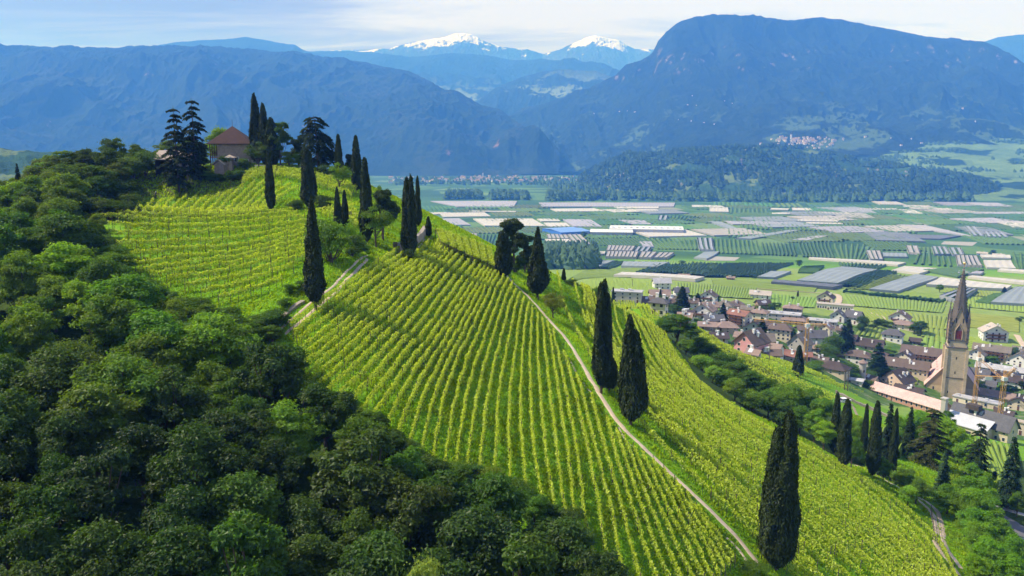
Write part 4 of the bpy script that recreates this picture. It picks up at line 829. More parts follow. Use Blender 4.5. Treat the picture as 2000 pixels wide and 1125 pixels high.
by_px(SPR[0], 'spruce_tree', 1966, 1005, 850, 50, 'tall steel-blue spruce with a bare lower trunk by the road', col=(1.1, 1.5, 2.0), Y=150)
GRV = [(1725,940,895,30,(1.1,1.3,.9)),(1762,965,912,42,(1.2,1.4,1.2)),(1788,985,930,44,(1.1,1.2,1)),(1772,990,948,30,(1.8,2,1.6)),(1815,1005,945,52,(1.2,1.4,.8)),(1850,1000,925,60,(1.1,1.4,.7)),(1880,990,905,60,(1.3,1.6,.7)),(1838,1020,955,56,(1.2,1.5,.7)),
 (1875,1030,950,66,(1.4,1.7,.7)),(1905,1010,935,60,(1.3,1.6,.7)),(1920,1045,965,62,(1.2,1.5,.7)),(1880,1070,990,64,(1.3,1.6,.8)),(1850,1050,995,40,(1.7,1.7,1.2)),(1905,1095,1020,70,(1.4,1.7,.8)),(1945,1090,1010,64,(1.1,1.4,.7)),(1930,1140,1050,76,(1.3,1.6,.7)),(1972,1125,1040,66,(1.2,1.5,.7)),(1890,1150,1080,50,(1.4,1.7,.8)),(1975,1170,1080,80,(1.2,1.5,.7)),
 (1830,880,805,54,(1.7,2.0,.8)),(1850,900,820,50,(1.8,2.0,.8)),(1870,905,835,50,(1.6,1.9,.7)),(1790,880,800,46,(1.8,2.0,.8)),(1760,870,812,40,(1.7,1.9,.8)),(1885,920,860,44,(1.6,1.9,.8)),(1845,858,800,30,(.6,.8,.8)),(1985,1010,960,34,(.8,1,.9))]
for i, (u, v, t, w, c) in enumerate(sorted(GRV, key=lambda q: q[1])):
    c = (c[0] * 1.4, c[1] * 1.4, c[2])
    if v > 960 and u > 1800: u += max(0, 34 - max(0, u - 1850) * .5); w *= .86
    by_px(BL[i % 7], 'grove_tree', u, v, t, w * 1.15, ('bright' if c[1] > 1.1 else 'dull') + ' leafy tree, %s in the grove by the lower track from its far end' % nth(i + 1), 'tree', 'bright grove trees' if c[1] > 1.1 else 'dull grove trees', tagcol(c, .1))
by_px(BLB[1], 'flowering_bush', 825, 1180, 1062, 90, 'pale cream flowering bush at the bottom edge of the wood', 'bush', None, (3.2, 2.6, 4.5), Y=60)
EDGE = densify([(150,446),(160,470),(228,492),(255,532),(330,566),(400,594),(455,616),(530,636),(560,672),(600,738),(690,776),(770,842),(850,884),(915,900),(960,910),(1010,930),(1050,970),(1110,990),(1138,1030)], 27)
for u, v, t, w, lb in ((190,470,430,60,'round bush at the upper left corner of the sunlit terrace'),(205,492,452,56,'second round bush down the left edge of the sunlit terrace'),(222,512,474,50,'third round bush down the left edge of the sunlit terrace'),(160,462,424,60,'bush merging with the wood left of the sunlit terrace'),(300,575,545,50,'bush under the lower left rows of the sunlit terrace'),(380,605,575,60,'wide bush under the middle rows of the sunlit terrace'),(440,628,598,60,'bush under the lower rows of the sunlit terrace'),(500,640,612,56,'bush between the sunlit terrace and the tumbled wall'),(438,326,300,34,'leafy bush between the garden hut and the stone house'),(478,326,306,26,'small bush at the foot of the stone house wall')):
    by_px(RR.choice(BLB), 'terrace_bush', u, v, t, w, lb, 'bush', None, (1.1, 1.35, .8), **({'Y': 197} if v < 330 else {}))
by_px(BL[2], 'broadleaf_tree', 432, 300, 243, 60, 'bright yellow-green tree behind the stone house on the hilltop', 'tree', None, (2.0, 2.1, .9), Y=214)
for i, (u, v) in enumerate(EDGE):
    t = v + RR.uniform(-6, 12); hh = RR.uniform(38, 60)
    by_px(RR.choice(BLB + BL[:3]), 'edge_bush', u + RR.uniform(-8, 4), v + hh, t, hh * RR.uniform(1.0, 1.4), 'bushy tree, %s along the wood edge counted from the upper left' % nth(i + 1), 'bush', 'bushes along the wood edge', tagcol(RR.choice([(1.3, 1.4, .8), (1.0, 1.2, .8), (1.6, 1.6, .9), (.8, 1.0, .7)])))
by_px(BLB[3], 'shrub', 1465, 1130, 1098, 60, 'low green shrub at the bottom end of the gravel path', 'shrub', None, (1.1, 1.3, .8), Y=82)
# ------------------------------------------------------------------ valley fields (each parcel is part of the ground's setting)
def vgrid_mat(name, base, base2, sc=.3, rough=.8, spec=.1):
    m, nt = newmat(name); p = POS(nt); n = NOISE(nt, p, sc, 5, .7); n2 = NOISE(nt, p, .012, 3, .6)
    oi = N(nt, 'ShaderNodeObjectInfo'); c = RAMP(nt, MIX(nt, .35, n, n2), [(.3, base), (.7, base2)])
    c = MIX(nt, 1.0, c, oi.outputs['Color'], 'MULTIPLY'); out_surf(nt, PB(nt, c, rough, n, .6, .5, spec=spec)); return m
m_orch = vgrid_mat('orchard_leaves', (0.045, 0.095, 0.035), (0.10, 0.18, 0.06), .35)
m_vfield = vgrid_mat('vineyard_leaves', (0.17, 0.24, 0.035), (0.27, 0.34, 0.07), .3)
m_netw = vgrid_mat('white_net', (0.40, 0.38, 0.34), (0.55, 0.53, 0.48), .1)
m_netg = vgrid_mat('grey_net', (0.19, 0.22, 0.24), (0.28, 0.31, 0.33), .1)
m_netl = vgrid_mat('lilac_net', (0.27, 0.27, 0.31), (0.37, 0.36, 0.40), .1)
m_soil = vgrid_mat('bare_field', (0.28, 0.27, 0.24), (0.40, 0.38, 0.34), .1)
FIELDQ = []
def rowfield(name, q, spacing, h, w, mat, col=(1, 1, 1), along=0, lift=.2):
    """corrugated rows over the quad q of ground points; rows run from side 0-1 to side 3-2"""
    q = [np.array(a[:2], float) for a in q]
    if along: q = q[1:] + q[:1]
    wd = (np.linalg.norm(q[1] - q[0]) + np.linalg.norm(q[2] - q[3])) / 2; n = max(2, int(wd / spacing)); ln = (np.linalg.norm(q[3] - q[0]) + np.linalg.norm(q[2] - q[1])) / 2; m = max(4, min(24, int(ln / 12)))
    s = np.linspace(0, 1, m + 1); prof = [(-w / 2, 0), (-w / 2 * .8, h * .75), (0, h), (w / 2 * .8, h * .75), (w / 2, 0)]
    nr = (q[1] - q[0]) / (np.linalg.norm(q[1] - q[0]) + 1e-9); V = []; F = []; rng = np.random.default_rng(int(abs(q[0][0]) * 7) % 9999)
    for i in range(n):
        t = (i + .5) / n; a = q[0] * (1 - t) + q[1] * t; b = q[3] * (1 - t) + q[2] * t; c = a[None] * (1 - s)[:, None] + b[None] * s[:, None]; o = len(V) * len(s) * 0
        P5 = []
        hj = 1 + .25 * rng.normal(size=len(s)) * .6
        for dx, dz in prof: p = c + nr * dx; P5.append(np.concatenate([p, np.full((len(s), 1), dz) * (hj[:, None] if dz else 1)], 1))
        V.append(np.stack(P5, 1).reshape(-1, 3)); F.append(grid_faces(len(s), 5) + i * len(s) * 5)
    V = np.concatenate(V); F = np.concatenate(F); V[:, 2] += Hn(V[:, 0], V[:, 1]) + lift - .3
    o = link(name, mesh_np(name, V, F, False), mat); o.color = (*col, 1); return tag(o, kind='structure')
def netfield(name, q, mat, col=(1, 1, 1), h=3.0, rib=7.0, sag=.5, stripes=0.0, along=0):
    q = [np.array(a[:2], float) for a in q]
    if along: q = q[1:] + q[:1]
    wd = (np.linalg.norm(q[1] - q[0]) + np.linalg.norm(q[2] - q[3])) / 2; n = max(2, int(wd / rib)); m = 5; V = []; F = []; s = np.linspace(0, 1, m + 1); k = 0
    g = stripes / 2
    for i in range(n):
        cols = []
        for t, z in (((i + g) / n, h), ((i + .5) / n, h - sag), ((i + 1 - g) / n, h)):
            a = q[0] * (1 - t) + q[1] * t; b = q[3] * (1 - t) + q[2] * t; c = a[None] * (1 - s)[:, None] + b[None] * s[:, None]; cols.append(np.concatenate([c, np.full((m + 1, 1), z)], 1))
        V.append(np.stack(cols, 1).reshape(-1, 3)); F.append(grid_faces(m + 1, 3) + k); k += 3 * (m + 1)
    for a, b in zip(q, q[1:] + q[:1]):   # hanging side nets
        c = a[None] * (1 - s)[:, None] + b[None] * s[:, None]; V.append(np.stack([np.concatenate([c, np.full((m + 1, 1), .2)], 1), np.concatenate([c, np.full((m + 1, 1), h - .1)], 1)], 1).reshape(-1, 3)); F.append(grid_faces(m + 1, 2) + k); k += 2 * (m + 1)
    V = np.concatenate(V); F = np.concatenate(F); V[:, 2] += Hn(V[:, 0], V[:, 1]); o = link(name, mesh_np(name, V, F, False), mat); o.color = (*col, 1); return tag(o, kind='structure')
def zA(l): return [G(750 + x / 3.077, 320 + y / 3.077, 600) for x, y in l]
def zB(l): return [G(1350 + x / 3.077, 240 + y / 3.077, 600) for x, y in l]
def zC(l): return [G(1000 + x / 4, 420 + y / 4, 600) for x, y in l]
FL = [
 (zA, 'W', [(535,335),(890,335),(970,380),(605,378)]), (zA, 'W', [(920,336),(1040,336),(1060,350),(945,351)]), (zA, 'W', [(960,360),(1090,360),(1120,383),(985,384)]),
 (zA, 'L', [(1070,338),(1240,340),(1310,384),(1140,383)]), (zA, 'L', [(330,335),(450,333),(520,373),(400,373)]), (zA, 'W', [(230,298),(400,296),(370,305),(240,312)]),
 (zA, 'W', [(515,287),(795,289),(790,295),(510,292)]), (zA, 'L', [(280,228),(800,228),(780,262),(440,262)]), (zA, 'W', [(1000,275),(1260,272),(1330,290),(1040,292)]),
 (zA, 'W', [(1380,262),(1650,262),(1650,272),(1400,274)]), (zA, 'W', [(1300,280),(1640,276),(1650,290),(1390,296)]), (zA, 'W', [(1850,252),(2000,254),(2000,264),(1860,262)]), (zA, 'L', [(930,237),(1750,238),(1740,262),(950,262)]),
 (zA, 'L', [(1410,342),(1560,345),(1610,370),(1490,368)]), (zA, 'S', [(1650,318),(1710,318),(1700,345),(1645,344)]), (zA, 'O', [(1715,316),(1930,318),(1890,345),(1700,345)]),
 (zA, 'SW', [(455,426),(560,428),(560,478),(450,470)]), (zA, 'O', [(562,430),(680,430),(650,490),(570,480)]), (zA, 'SW', [(975,432),(1095,433),(1110,458),(985,458)]), (zA, 'W', [(968,460),(1110,460),(1130,489),(975,487)]),
 (zA, 'SW', [(1098,434),(1180,434),(1240,492),(1140,490)]), (zA, 'O', [(1200,436),(1530,440),(1620,500),(1245,495)]), (zA, 'L', [(1535,474),(1605,475),(1622,506),(1560,505)]),
 (zA, 'OL', [(1530,450),(1880,455),(1890,520),(1640,515)]), (zA, 'S', [(1880,455),(1975,456),(1985,525),(1900,522)]), (zA, 'SW', [(1345,500),(1510,505),(1490,534),(1335,530)]), (zA, 'SW', [(1340,538),(1530,540),(1515,574),(1330,570)]),
 (zA, 'S', [(1520,508),(1610,510),(1590,538),(1500,536)]), (zA, 'SW', [(1545,540),(1640,542),(1605,577),(1530,575)]), (zA, 'SW', [(1650,545),(1745,546),(1700,577),(1620,577)]), (zA, 'W', [(1000,506),(1240,510),(1230,522),(1050,520)]),
 (zA, 'W', [(1215,535),(1330,535),(1325,550),(1215,548)]), (zA, 'G', [(1280,590),(1385,591),(1290,632),(1188,630)]), (zA, 'O', [(1395,592),(1455,596),(1350,640),(1300,634)]), (zA, 'G', [(1440,598),(1715,602),(1640,632),(1425,625)]),
 (zA, 'W', [(1430,665),(1925,695),(1870,712),(1380,684)]), (zC, 'B', [(1500,357),(1560,323),(1780,332),(1740,358)]), (zC, 'O', [(1090,400),(1640,388),(1560,470),(960,460)]), (zC, 'O', [(1660,400),(2000,385),(2000,480),(1560,475)]), (zC, 'G', [(1420,345),(1500,300),(1620,296),(1520,355)]),
 (zB, 'W', [(640,585),(890,590),(880,600),(640,597)]), (zB, 'W', [(690,603),(915,608),(910,615),(700,612)]), (zB, 'L', [(190,595),(560,600),(580,615),(250,615)]), (zB, 'G', [(100,597),(180,600),(280,643),(220,640)]),
 (zB, 'G', [(265,700),(590,650),(650,652),(360,704)]), (zB, 'L', [(600,710),(750,686),(820,686),(700,713)]), (zB, 'OL', [(140,702),(400,710),(425,795),(150,785)]), (zB, 'S', [(35,700),(125,702),(140,775),(50,772)]),
 (zB, 'O', [(415,725),(620,728),(640,805),(430,795)]), (zB, 'O', [(635,718),(835,722),(870,820),(665,808)]), (zB, 'OL', [(845,730),(1125,740),(1050,830),(890,828)]), (zB, 'SW', [(1050,778),(1135,780),(1152,833),(1075,832)]),
 (zB, 'G', [(1150,788),(1290,792),(1300,815),(1155,812)]), (zB, 'OL', [(1370,750),(1440,752),(1460,860),(1320,850)]), (zB, 'SW', [(1290,748),(1360,750),(1375,795),(1305,790)]), (zB, 'S', [(1445,752),(1530,756),(1555,800),(1460,800)]), (zB, 'OL', [(1465,805),(1560,806),(1580,866),(1470,862)]),
 (zB, 'S', [(1548,760),(1620,762),(1640,805),(1570,803)]), (zB, 'SW', [(1590,808),(1715,810),(1748,872),(1600,865)]), (zB, 'W', [(1735,800),(1915,803),(1920,822),(1750,818)]), (zB, 'W', [(1755,834),(1920,836),(1950,885),(1775,880)]),
 (zB, 'OL', [(1915,780),(2000,785),(2000,890),(1960,885)]), (zB, 'W', [(710,817),(1290,849),(1240,865),(705,824)]), (zB, 'G', [(905,875),(1120,893),(880,980),(635,962)]), (zB, 'W', [(1280,872),(1480,885),(1370,918),(1205,897)]),
 (zB, 'G', [(1350,922),(1485,940),(1240,1030),(1070,1015)]), (zB, 'W', [(1500,940),(1925,990),(1890,1012),(1410,985)]), (zB, 'W', [(1690,930),(2000,960),(2000,975),(1660,938)]), (zB, 'W', [(1860,885),(2000,895),(2000,908),(1840,897)]),
 (zB, 'L', [(1610,895),(1760,905),(1740,920),(1600,915)]), (zB, 'S', [(1640,1010),(1720,1020),(1610,1090),(1490,1060)]), (zB, 'G', [(1950,1000),(2060,995),(2060,1110),(1800,1095)]), (zB, 'OR', [(1830,1035),(1890,1040),(1800,1095),(1705,1085)]),
 (zB, 'D', [(500,958),(910,990),(850,1005),(480,972)]), (zB, 'G', [(480,905),(600,905),(500,945),(395,940)]), (zB, 'W', [(1245,525),(1330,527),(1400,551),(1310,553)]), (zB, 'L', [(1230,617),(1400,620),(1700,690),(1420,650)]),
 (zB, 'S', [(1640,628),(1710,632),(1760,688),(1690,686)]), (zB, 'S', [(1755,662),(1870,665),(1905,695),(1775,693)]), (zB, 'B', [(1780,710),(1980,715),(1930,730),(1750,725)]), (zB, 'B', [(1520,712),(1720,718),(1690,740),(1500,730)]),
 (zB, 'D', [(1230,675),(1620,685),(1500,705),(1220,697)]), (zB, 'W', [(605,515),(710,517),(730,532),(610,530)]), (zB, 'W', [(480,517),(590,520),(580,528),(475,526)]), (zB, 'W', [(485,545),(590,545),(592,553),(485,553)]), (zB, 'W', [(110,513),(220,513),(225,540),(110,538)]),
 (zB, 'OL', [(230,505),(460,512),(470,555),(225,545)]), (zB, 'W', [(760,540),(930,543),(950,552),(770,550)]), (zB, 'W', [(0,502),(180,503),(200,511),(10,511)]), (zB, 'W', [(1000,520),(1230,520),(1240,526),(1000,526)]), (zB, 'W', [(1450,517),(1560,517),(1570,530),(1470,530)]), (zB, 'L', [(1680,540),(1990,540),(2060,553),(1700,552)]), (zB, 'W', [(1270,503),(1420,503),(1420,510),(1280,510)]),
 (zB, 'OR', [(900,1020),(1000,1025),(1540,1075),(1500,1088)]), (zB, 'O', [(1140,890),(1240,905),(1010,1000),(900,985)]), (zB, 'V', [(1200,915),(1340,925),(1070,1010),(920,1005)]), (zB, 'OR', [(680,870),(800,868),(760,910),(640,905)]), (zB, 'O', [(200,850),(620,850),(420,935),(60,930)]), (zB, 'O', [(0,845),(190,855),(60,925),(-60,920)]), (zB, 'O', [(1390,895),(1600,875),(1760,890),(1600,935)]), (zB, 'O', [(880,845),(1180,862),(1100,890),(900,872)])]
def nearest_y(q): return sum(a[1] for a in q) / 4
for fn, t, l in FL:
    q = fn(l); FIELDQ.append([(a[0], a[1]) for a in q]); Y = nearest_y(q); jc = 1 + .12 * (vnoise([q[0][0] / 31.0], [q[0][1] / 37.0], 5)[0] - .5)
    if t == 'W': netfield('net_covered_field', q, m_netw, (jc, jc, jc), rib=9)
    elif t == 'L': netfield('net_covered_field', q, m_netl, (jc, jc, jc), rib=9)
    elif t == 'G': netfield('net_covered_field', q, m_netg, (jc, jc * 1.02, jc), rib=7)
    elif t == 'D': netfield('net_covered_field', q, m_netg, (.6, .58, .64), rib=7)
    elif t == 'S': rowfield('orchard_field', q, max(4, Y / 250), 3.0, 3.4, m_orch); netfield('furled_net_field', q, m_netg, (1.15, 1.1, 1.15), rib=max(6, Y / 210), stripes=.5, h=4.0)
    elif t == 'SW': rowfield('orchard_field', q, max(4, Y / 250), 3.0, 3.4, m_orch); netfield('furled_net_field', q, m_netw, (.68, .68, .73), rib=max(6, Y / 210), stripes=.28, h=4.0)
    elif t == 'O': rowfield('orchard_field', q, max(4.2, Y / 230), 3.2, 2.9, m_orch, (jc * .9, jc * .9, jc))
    elif t == 'OL': rowfield('orchard_field', q, max(5.5, Y / 190), 2.6, max(2.8, Y / 330), m_orch, (1.2, 1.15, .9))
    elif t == 'OR': rowfield('orchard_field', q, 5.0, 2.8, 2.6, m_orch, (.9, .95, .8), along=1)
    elif t == 'B': netfield('bare_field', q, m_soil, h=.3, rib=30, sag=0)
    elif t == 'V': rowfield('vineyard_field', q, 4.2, 1.8, 2.4, m_vfield, (.85, .85, .9))
# background parcels on a rotated grid
rg = random.Random(8); FQ = [np.array(f) for f in FIELDQ]
def parcels(theta, y0, y1, umin, cw, cl):
    c, s = math.cos(theta), math.sin(theta)
    for i in range(-40, 60):
        for j in range(0, 60):
            a0, b0 = i * cw, j * cl; off = (j % 3) * cw * .33; ww = cw * rg.uniform(.75, .96); hh = cl * .95
            cc = [(a0 + off, b0), (a0 + off + ww, b0), (a0 + off + ww, b0 + hh), (a0 + off, b0 + hh)]
            q = [(x * c - y * s, x * s + y * c) for x, y in cc]; mx = sum(p[0] for p in q) / 4; my = sum(p[1] for p in q) / 4
            if not (y0 < my < y1): continue
            u, v = proj(mx, my, 0)
            if u < umin or u > 2080: continue
            if min(p[1] for p in q) < y0 - 120: continue
            ins = any(inpoly([mx], [my], f)[0] for f in FQ)
            if ins: continue
            k = rg.random()
            col = rg.uniform(.7, 1.15)
            if my > 2450 and v < 395 and u > 1150 and my < 4000: continue
            if k < .10: netfield('net_covered_field', q, m_netw, (col * .9,) * 3, rib=10)
            elif k < .22: netfield('net_covered_field', q, rg.choice([m_netg, m_netl]), (col,) * 3, rib=10)
            elif k < .30: netfield('bare_field', q, m_soil, (col * .7, col * .8, col * .6), h=.3, rib=30, sag=0)
            else: rowfield('orchard_field', q, max(4.5, my / 190), 3.0, max(3.0, my / 260), m_orch, (col * rg.uniform(.9, 1.5), col * rg.uniform(1, 1.35), col))
parcels(R(-14), 1480, 2600, 1400, 95, 170)
parcels(R(10), 1600, 2450, 820, 140, 130)
# yellow-green vineyards on the gentle fan below the village, in long low parcels
def fan():
    L_ = [[(1130,555),(1300,548),(1300,575),(1180,590)],[(1120,528),(1280,522),(1280,540),(1120,552)],[(1240,508),(1400,512),(1380,530),(1250,520)],[(1320,552),(1480,560),(1470,585),(1320,578)],[(1390,545),(1600,556),(1590,572),(1395,558)],
          [(1400,592),(1540,600),(1530,618),(1400,612)],[(1500,575),(1600,583),(1590,602),(1500,598)],[(1400,530),(1620,545),(1610,556),(1400,542)],[(1645,575),(1850,590),(1840,612),(1660,598)],[(1660,600),(1860,620),(1850,645),(1700,628)],
          [(1665,560),(1840,577),(1835,590),(1650,573)],[(1880,578),(2010,590),(2010,612),(1885,600)],[(1780,632),(1845,640),(1845,672),(1790,655)],[(1885,612),(1990,622),(1990,650),(1890,640)],[(1805,652),(1848,662),(1848,690),(1800,680)],[(1680,640),(1725,642),(1718,662),(1668,655)],
          [(1765,722),(1800,726),(1790,752),(1772,748)],[(1840,562),(2010,575),(2010,585),(1850,575)],[(1545,630),(1600,632),(1590,642),(1550,640)],[(1885,655),(1915,665),(1960,690),(1890,682)],[(1560,545),(1640,550),(1640,562),(1560,557)],[(1045,520),(1160,520),(1110,540),(1060,540)]]
    for i, l in enumerate(L_):
        q = [G(*p) for p in l]; Y = nearest_y(q); rowfield('vineyard_field', q, 2.8 if Y < 800 else 3.6, .8, 2.7 if Y < 800 else 3.5, m_vfield, (rg.uniform(.85, 1.1), rg.uniform(.9, 1.1), 1), along=i % 3 == 1, lift=.3)
    for l in [[(1700,838),(1790,860),(1760,900),(1690,870)], [(1885,855),(1985,880),(1990,930),(1930,935)], [(1930,905),(1990,925),(1995,985),(1945,970)]]:
        rowfield('vineyard_field', [G(*p) for p in l], 2.4, 1.7, 1.5, m_vfield, (.85, .95, .8), lift=.3)
fan()
for l, w_ in (([(1632,575),(1640,580),(1638,592),(1628,600)], 4.5), ([(1700,612),(1722,618),(1726,626)], 4), ([(1010,566),(1200,572)], 0), ([(1330,555),(1420,560),(1530,568),(1640,576)], 2.0), ([(1660,578),(1750,588),(1850,598)], 2.0), ([(1985,655),(1995,672),(2010,690)], 3.5)):
    if w_: ribbon('road', l, w_, m_path, wob=0, step=4, lift=.5)
# ------------------------------------------------------------------ low crowns for far woods
def lump(seed, k=16):
    rng = np.random.default_rng(seed); V = []; F = []
    nu, nv = 7, 4
    for j in range(nv + 1):
        ph = math.pi * .62 * j / nv
        for i in range(nu):
            a = 2 * math.pi * i / nu + j * .4; r = 1 + .28 * rng.normal(); V.append((math.sin(ph) * math.cos(a) * r, math.sin(ph) * math.sin(a) * r, math.cos(ph) * r * 1.0 + .35))
    for j in range(nv):
        for i in range(nu): F.append((j * nu + i, j * nu + (i + 1) % nu, (j + 1) * nu + (i + 1) % nu, (j + 1) * nu + i))
    return np.array(V), np.array(F)
LM = [lump(i) for i in range(6)]
m_farwood = vgrid_mat('far_wood', (0.035, 0.075, 0.02), (0.10, 0.18, 0.04), .05)
def woodmass(name, pts, seed, hr=(7, 12), mat=None, asp=.8):
    rng = np.random.default_rng(seed); V = []; F = []; k = 0
    for x, y, z in pts:
        v, f = LM[rng.integers(6)]; h = rng.uniform(*hr); w = h * asp * rng.uniform(.4, .65); V.append(v * [w, w, h * .72] + [x, y, z + h * .1]); F.append(f + k); k += len(v)
    me = mesh_np(name, np.concatenate(V), np.concatenate(F), False); return tag(link(name, me, mat or m_farwood), kind='stuff')
def along_band(polys, n, seed):
    rng = random.Random(seed); out_ = []
    for _ in range(n):
        q = rng.choice(polys); s, t = rng.random(), rng.random(); u = (q[0][0] * (1 - s) + q[1][0] * s) * (1 - t) + (q[3][0] * (1 - s) + q[2][0] * s) * t; v = (q[0][1] * (1 - s) + q[1][1] * s) * (1 - t) + (q[3][1] * (1 - s) + q[2][1] * s) * t
        a, b = ray(u, v); Y = min(-CZ / b, 6000); out_.append((a * Y, Y, H(a * Y, Y)))
    return out_
woodmass('riverside_wood', along_band([[(1150,384),(1500,389),(1500,396),(1150,391)],[(1500,389),(1900,388),(1900,394),(1500,396)],[(960,383),(1030,384),(1030,391),(960,391)],[(1070,384),(1160,385),(1160,393),(1070,393)],[(870,384),(940,384),(940,390),(870,390)],[(1240,372),(1500,384),(1500,389),(1200,384)],[(1060,362),(1200,372),(1200,380),(1100,374)]], 1700, 5), 6, (12, 24), asp=.9)
woodmass('poplar_wood', [G(*p, 700) for p in [(random.Random(i).uniform(1062, 1165), random.Random(i + 999).uniform(494, 528)) for i in range(230)]], 7, (12, 19), mat=vgrid_mat('poplar_leaves', (0.05, 0.10, 0.05), (0.11, 0.19, 0.09), .2), asp=.85)
# hill crowns: sit on the foothill mesh
def hill_crowns():
    o = bpy.data.objects.get('hill'); me = o.data; n = len(me.vertices); co = np.empty(n * 3, np.float32); me.vertices.foreach_get('co', co); co = co.reshape(-1, 3)
    rng = np.random.default_rng(4); c = co[:620 * 150].reshape(150, 620, 3); i = rng.integers(2, 148, 9000); j = rng.integers(2, 618, 9000); p = c[i, j] + rng.normal(size=(9000, 3)) * [4, 4, 0]
    keep = fbm(p[:, 0] / 120, p[:, 1] / 120, 55, 3) > .40; p = p[keep]; woodmass('hillside_wood', p - [0, 0, 2], 9, (8, 16), asp=1.0, mat=vgrid_mat('hill_leaves', (0.018, 0.045, 0.018), (0.055, 0.105, 0.03), .05))
hill_crowns()

def slope_crowns():
    me = MS.data; n = len(me.vertices); co = np.empty(n * 3, np.float32); me.vertices.foreach_get('co', co); c = co.reshape(-1, 3)[:300 * 120].reshape(120, 300, 3); rng = np.random.default_rng(14)
    i = rng.integers(2, 118, 9000); j = rng.integers(2, 298, 9000); p = c[i, j] + rng.normal(size=(9000, 3)) * [6, 6, 0]; k = fbm(p[:, 0] / 170, p[:, 1] / 90, 57, 4); p = p[k > .60]; woodmass('slope_wood', p - [0, 0, 2], 19, (7, 14), asp=1.0)
slope_crowns()
# ------------------------------------------------------------------ buildings
class MB:
    """collects boxes and faces in local space"""
    def __init__(s): s.V = []; s.F = []
    def face(s, *p): k = len(s.V); s.V += [tuple(q) for q in p]; s.F.append(tuple(range(k, k + len(p))))
    def box(s, x0, x1, y0, y1, z0, z1):
        k = len(s.V); s.V += [(x, y, z) for x in (x0, x1) for y in (y0, y1) for z in (z0, z1)]
        s.F += [tuple(k + i for i in f) for f in ((0, 1, 3, 2), (4, 6, 7, 5), (0, 4, 5, 1), (2, 3, 7, 6), (0, 2, 6, 4), (1, 5, 7, 3))]
    def bar(s, a, b, r): v, f = tube([a, b], [r, r], 4); k = len(s.V); s.V += [tuple(q) for q in v]; s.F += [tuple(int(i) + k for i in q) for q in f]
    def build(s, name, mat, parent=None, loc=None):
        me = bpy.data.meshes.new(name); me.from_pydata(s.V, [], s.F); me.update(); o = link(name, me, mat, parent)
        if loc: o.location = loc
        return o
_mc = {}
def wallmat(c):
    if c not in _mc: _mc[c] = simple('plaster', c, 0.9, 0.16, .35, .15, .04, detail=6)
    return _mc[c]
def roofmat(c):
    if ('r', c) not in _mc:
        m, nt = newmat('roof_tiles'); tcn = N(nt, 'ShaderNodeTexCoord'); p = tcn.outputs['Object']
        n = NOISE(nt, p, 1.2, 6, .75); n2 = NOISE(nt, p, .25, 3, .6); w = N(nt, 'ShaderNodeTexWave'); w.inputs['Scale'].default_value = 1.1; w.inputs['Distortion'].default_value = .6; w.bands_direction = 'X'; L(nt, p, w.inputs['Vector'])
        col = RAMP(nt, MIX(nt, .4, n, n2), [(.3, tuple(x * .62 for x in c)), (.55, c), (.75, tuple(min(1, x * 1.45) for x in c))])
        col = MIX(nt, .25, col, MIX(nt, 1.0, col, w.outputs[0], 'MULTIPLY')); out_surf(nt, PB(nt, col, .85, w.outputs[0], .5, .08)); _mc[('r', c)] = m
    return _mc[('r', c)]
m_glass = simple('window_glass', (0.035, 0.04, 0.05), 0.15, .2, 1); m_white = simple('white_paint', (0.75, 0.74, 0.72), .7, .06, 1); m_wood = simple('dark_wood', (0.12, 0.06, 0.035), .8, .3, 2)
m_metal = simple('sheet_metal', (0.55, 0.56, 0.58), .45, .12, .6, metal=.3); m_redw = simple('red_shutters', (0.16, 0.025, 0.02), .7, .2, 3); m_dark = simple('dark_panel', (0.03, 0.03, 0.035), .6); m_ochre = simple('ochre_panel', (0.62, 0.36, 0.10), .8)
WH = (0.72, 0.71, 0.68); CR = (0.66, 0.60, 0.46); GRY = (0.42, 0.40, 0.38); PK = (0.62, 0.30, 0.33); YEL = (0.66, 0.52, 0.26); BEI = (0.55, 0.47, 0.36); BLW = (0.58, 0.64, 0.70); GNW = (0.58, 0.62, 0.52)
BRN = (0.165, 0.125, 0.108); DBR = (0.085, 0.065, 0.06); RED = (0.30, 0.15, 0.11); PNK = (0.32, 0.235, 0.20); DGR = (0.13, 0.13, 0.145); PGR = (0.50, 0.50, 0.52); PLE = (0.52, 0.46, 0.40); GBR = (0.22, 0.19, 0.16)
def window(root, side, x, y, z, w=1.0, h=1.3, frame=True, mat=None, door=False):
    """side: 'f' front (-y) or 'l' (-x) or 'r' (+x) or 'b'; x,y on that wall plane"""
    nx, ny = {'f': (0, -1), 'l': (-1, 0), 'r': (1, 0), 'b': (0, 1)}[side]; tx, ty = -ny, nx
    def slab(m, hw, z0, z1, a, b):
        P4 = [(x + tx * s * hw + nx * d, y + ty * s * hw + ny * d) for s in (-1, 1) for d in (a, b)]
        xs = [p[0] for p in P4]; ys = [p[1] for p in P4]; m.box(min(xs), max(xs), min(ys), max(ys), z0, z1)
    f = MB(); slab(f, w / 2 + .10, z - .10, z + h + .10, -.02, .05); fo = f.build('door' if door else 'window', m_white if frame else m_dark, root)
    g = MB(); slab(g, w / 2, z, z + h, -.01, .08); g.build('panel' if door else 'pane', mat or m_glass, fo); return fo
def walls(root, w, d, h, mat, foot=-6):
    b = MB(); b.box(-w / 2, w / 2, -d / 2, d / 2, foot, h); return b.build('wall', mat, root)
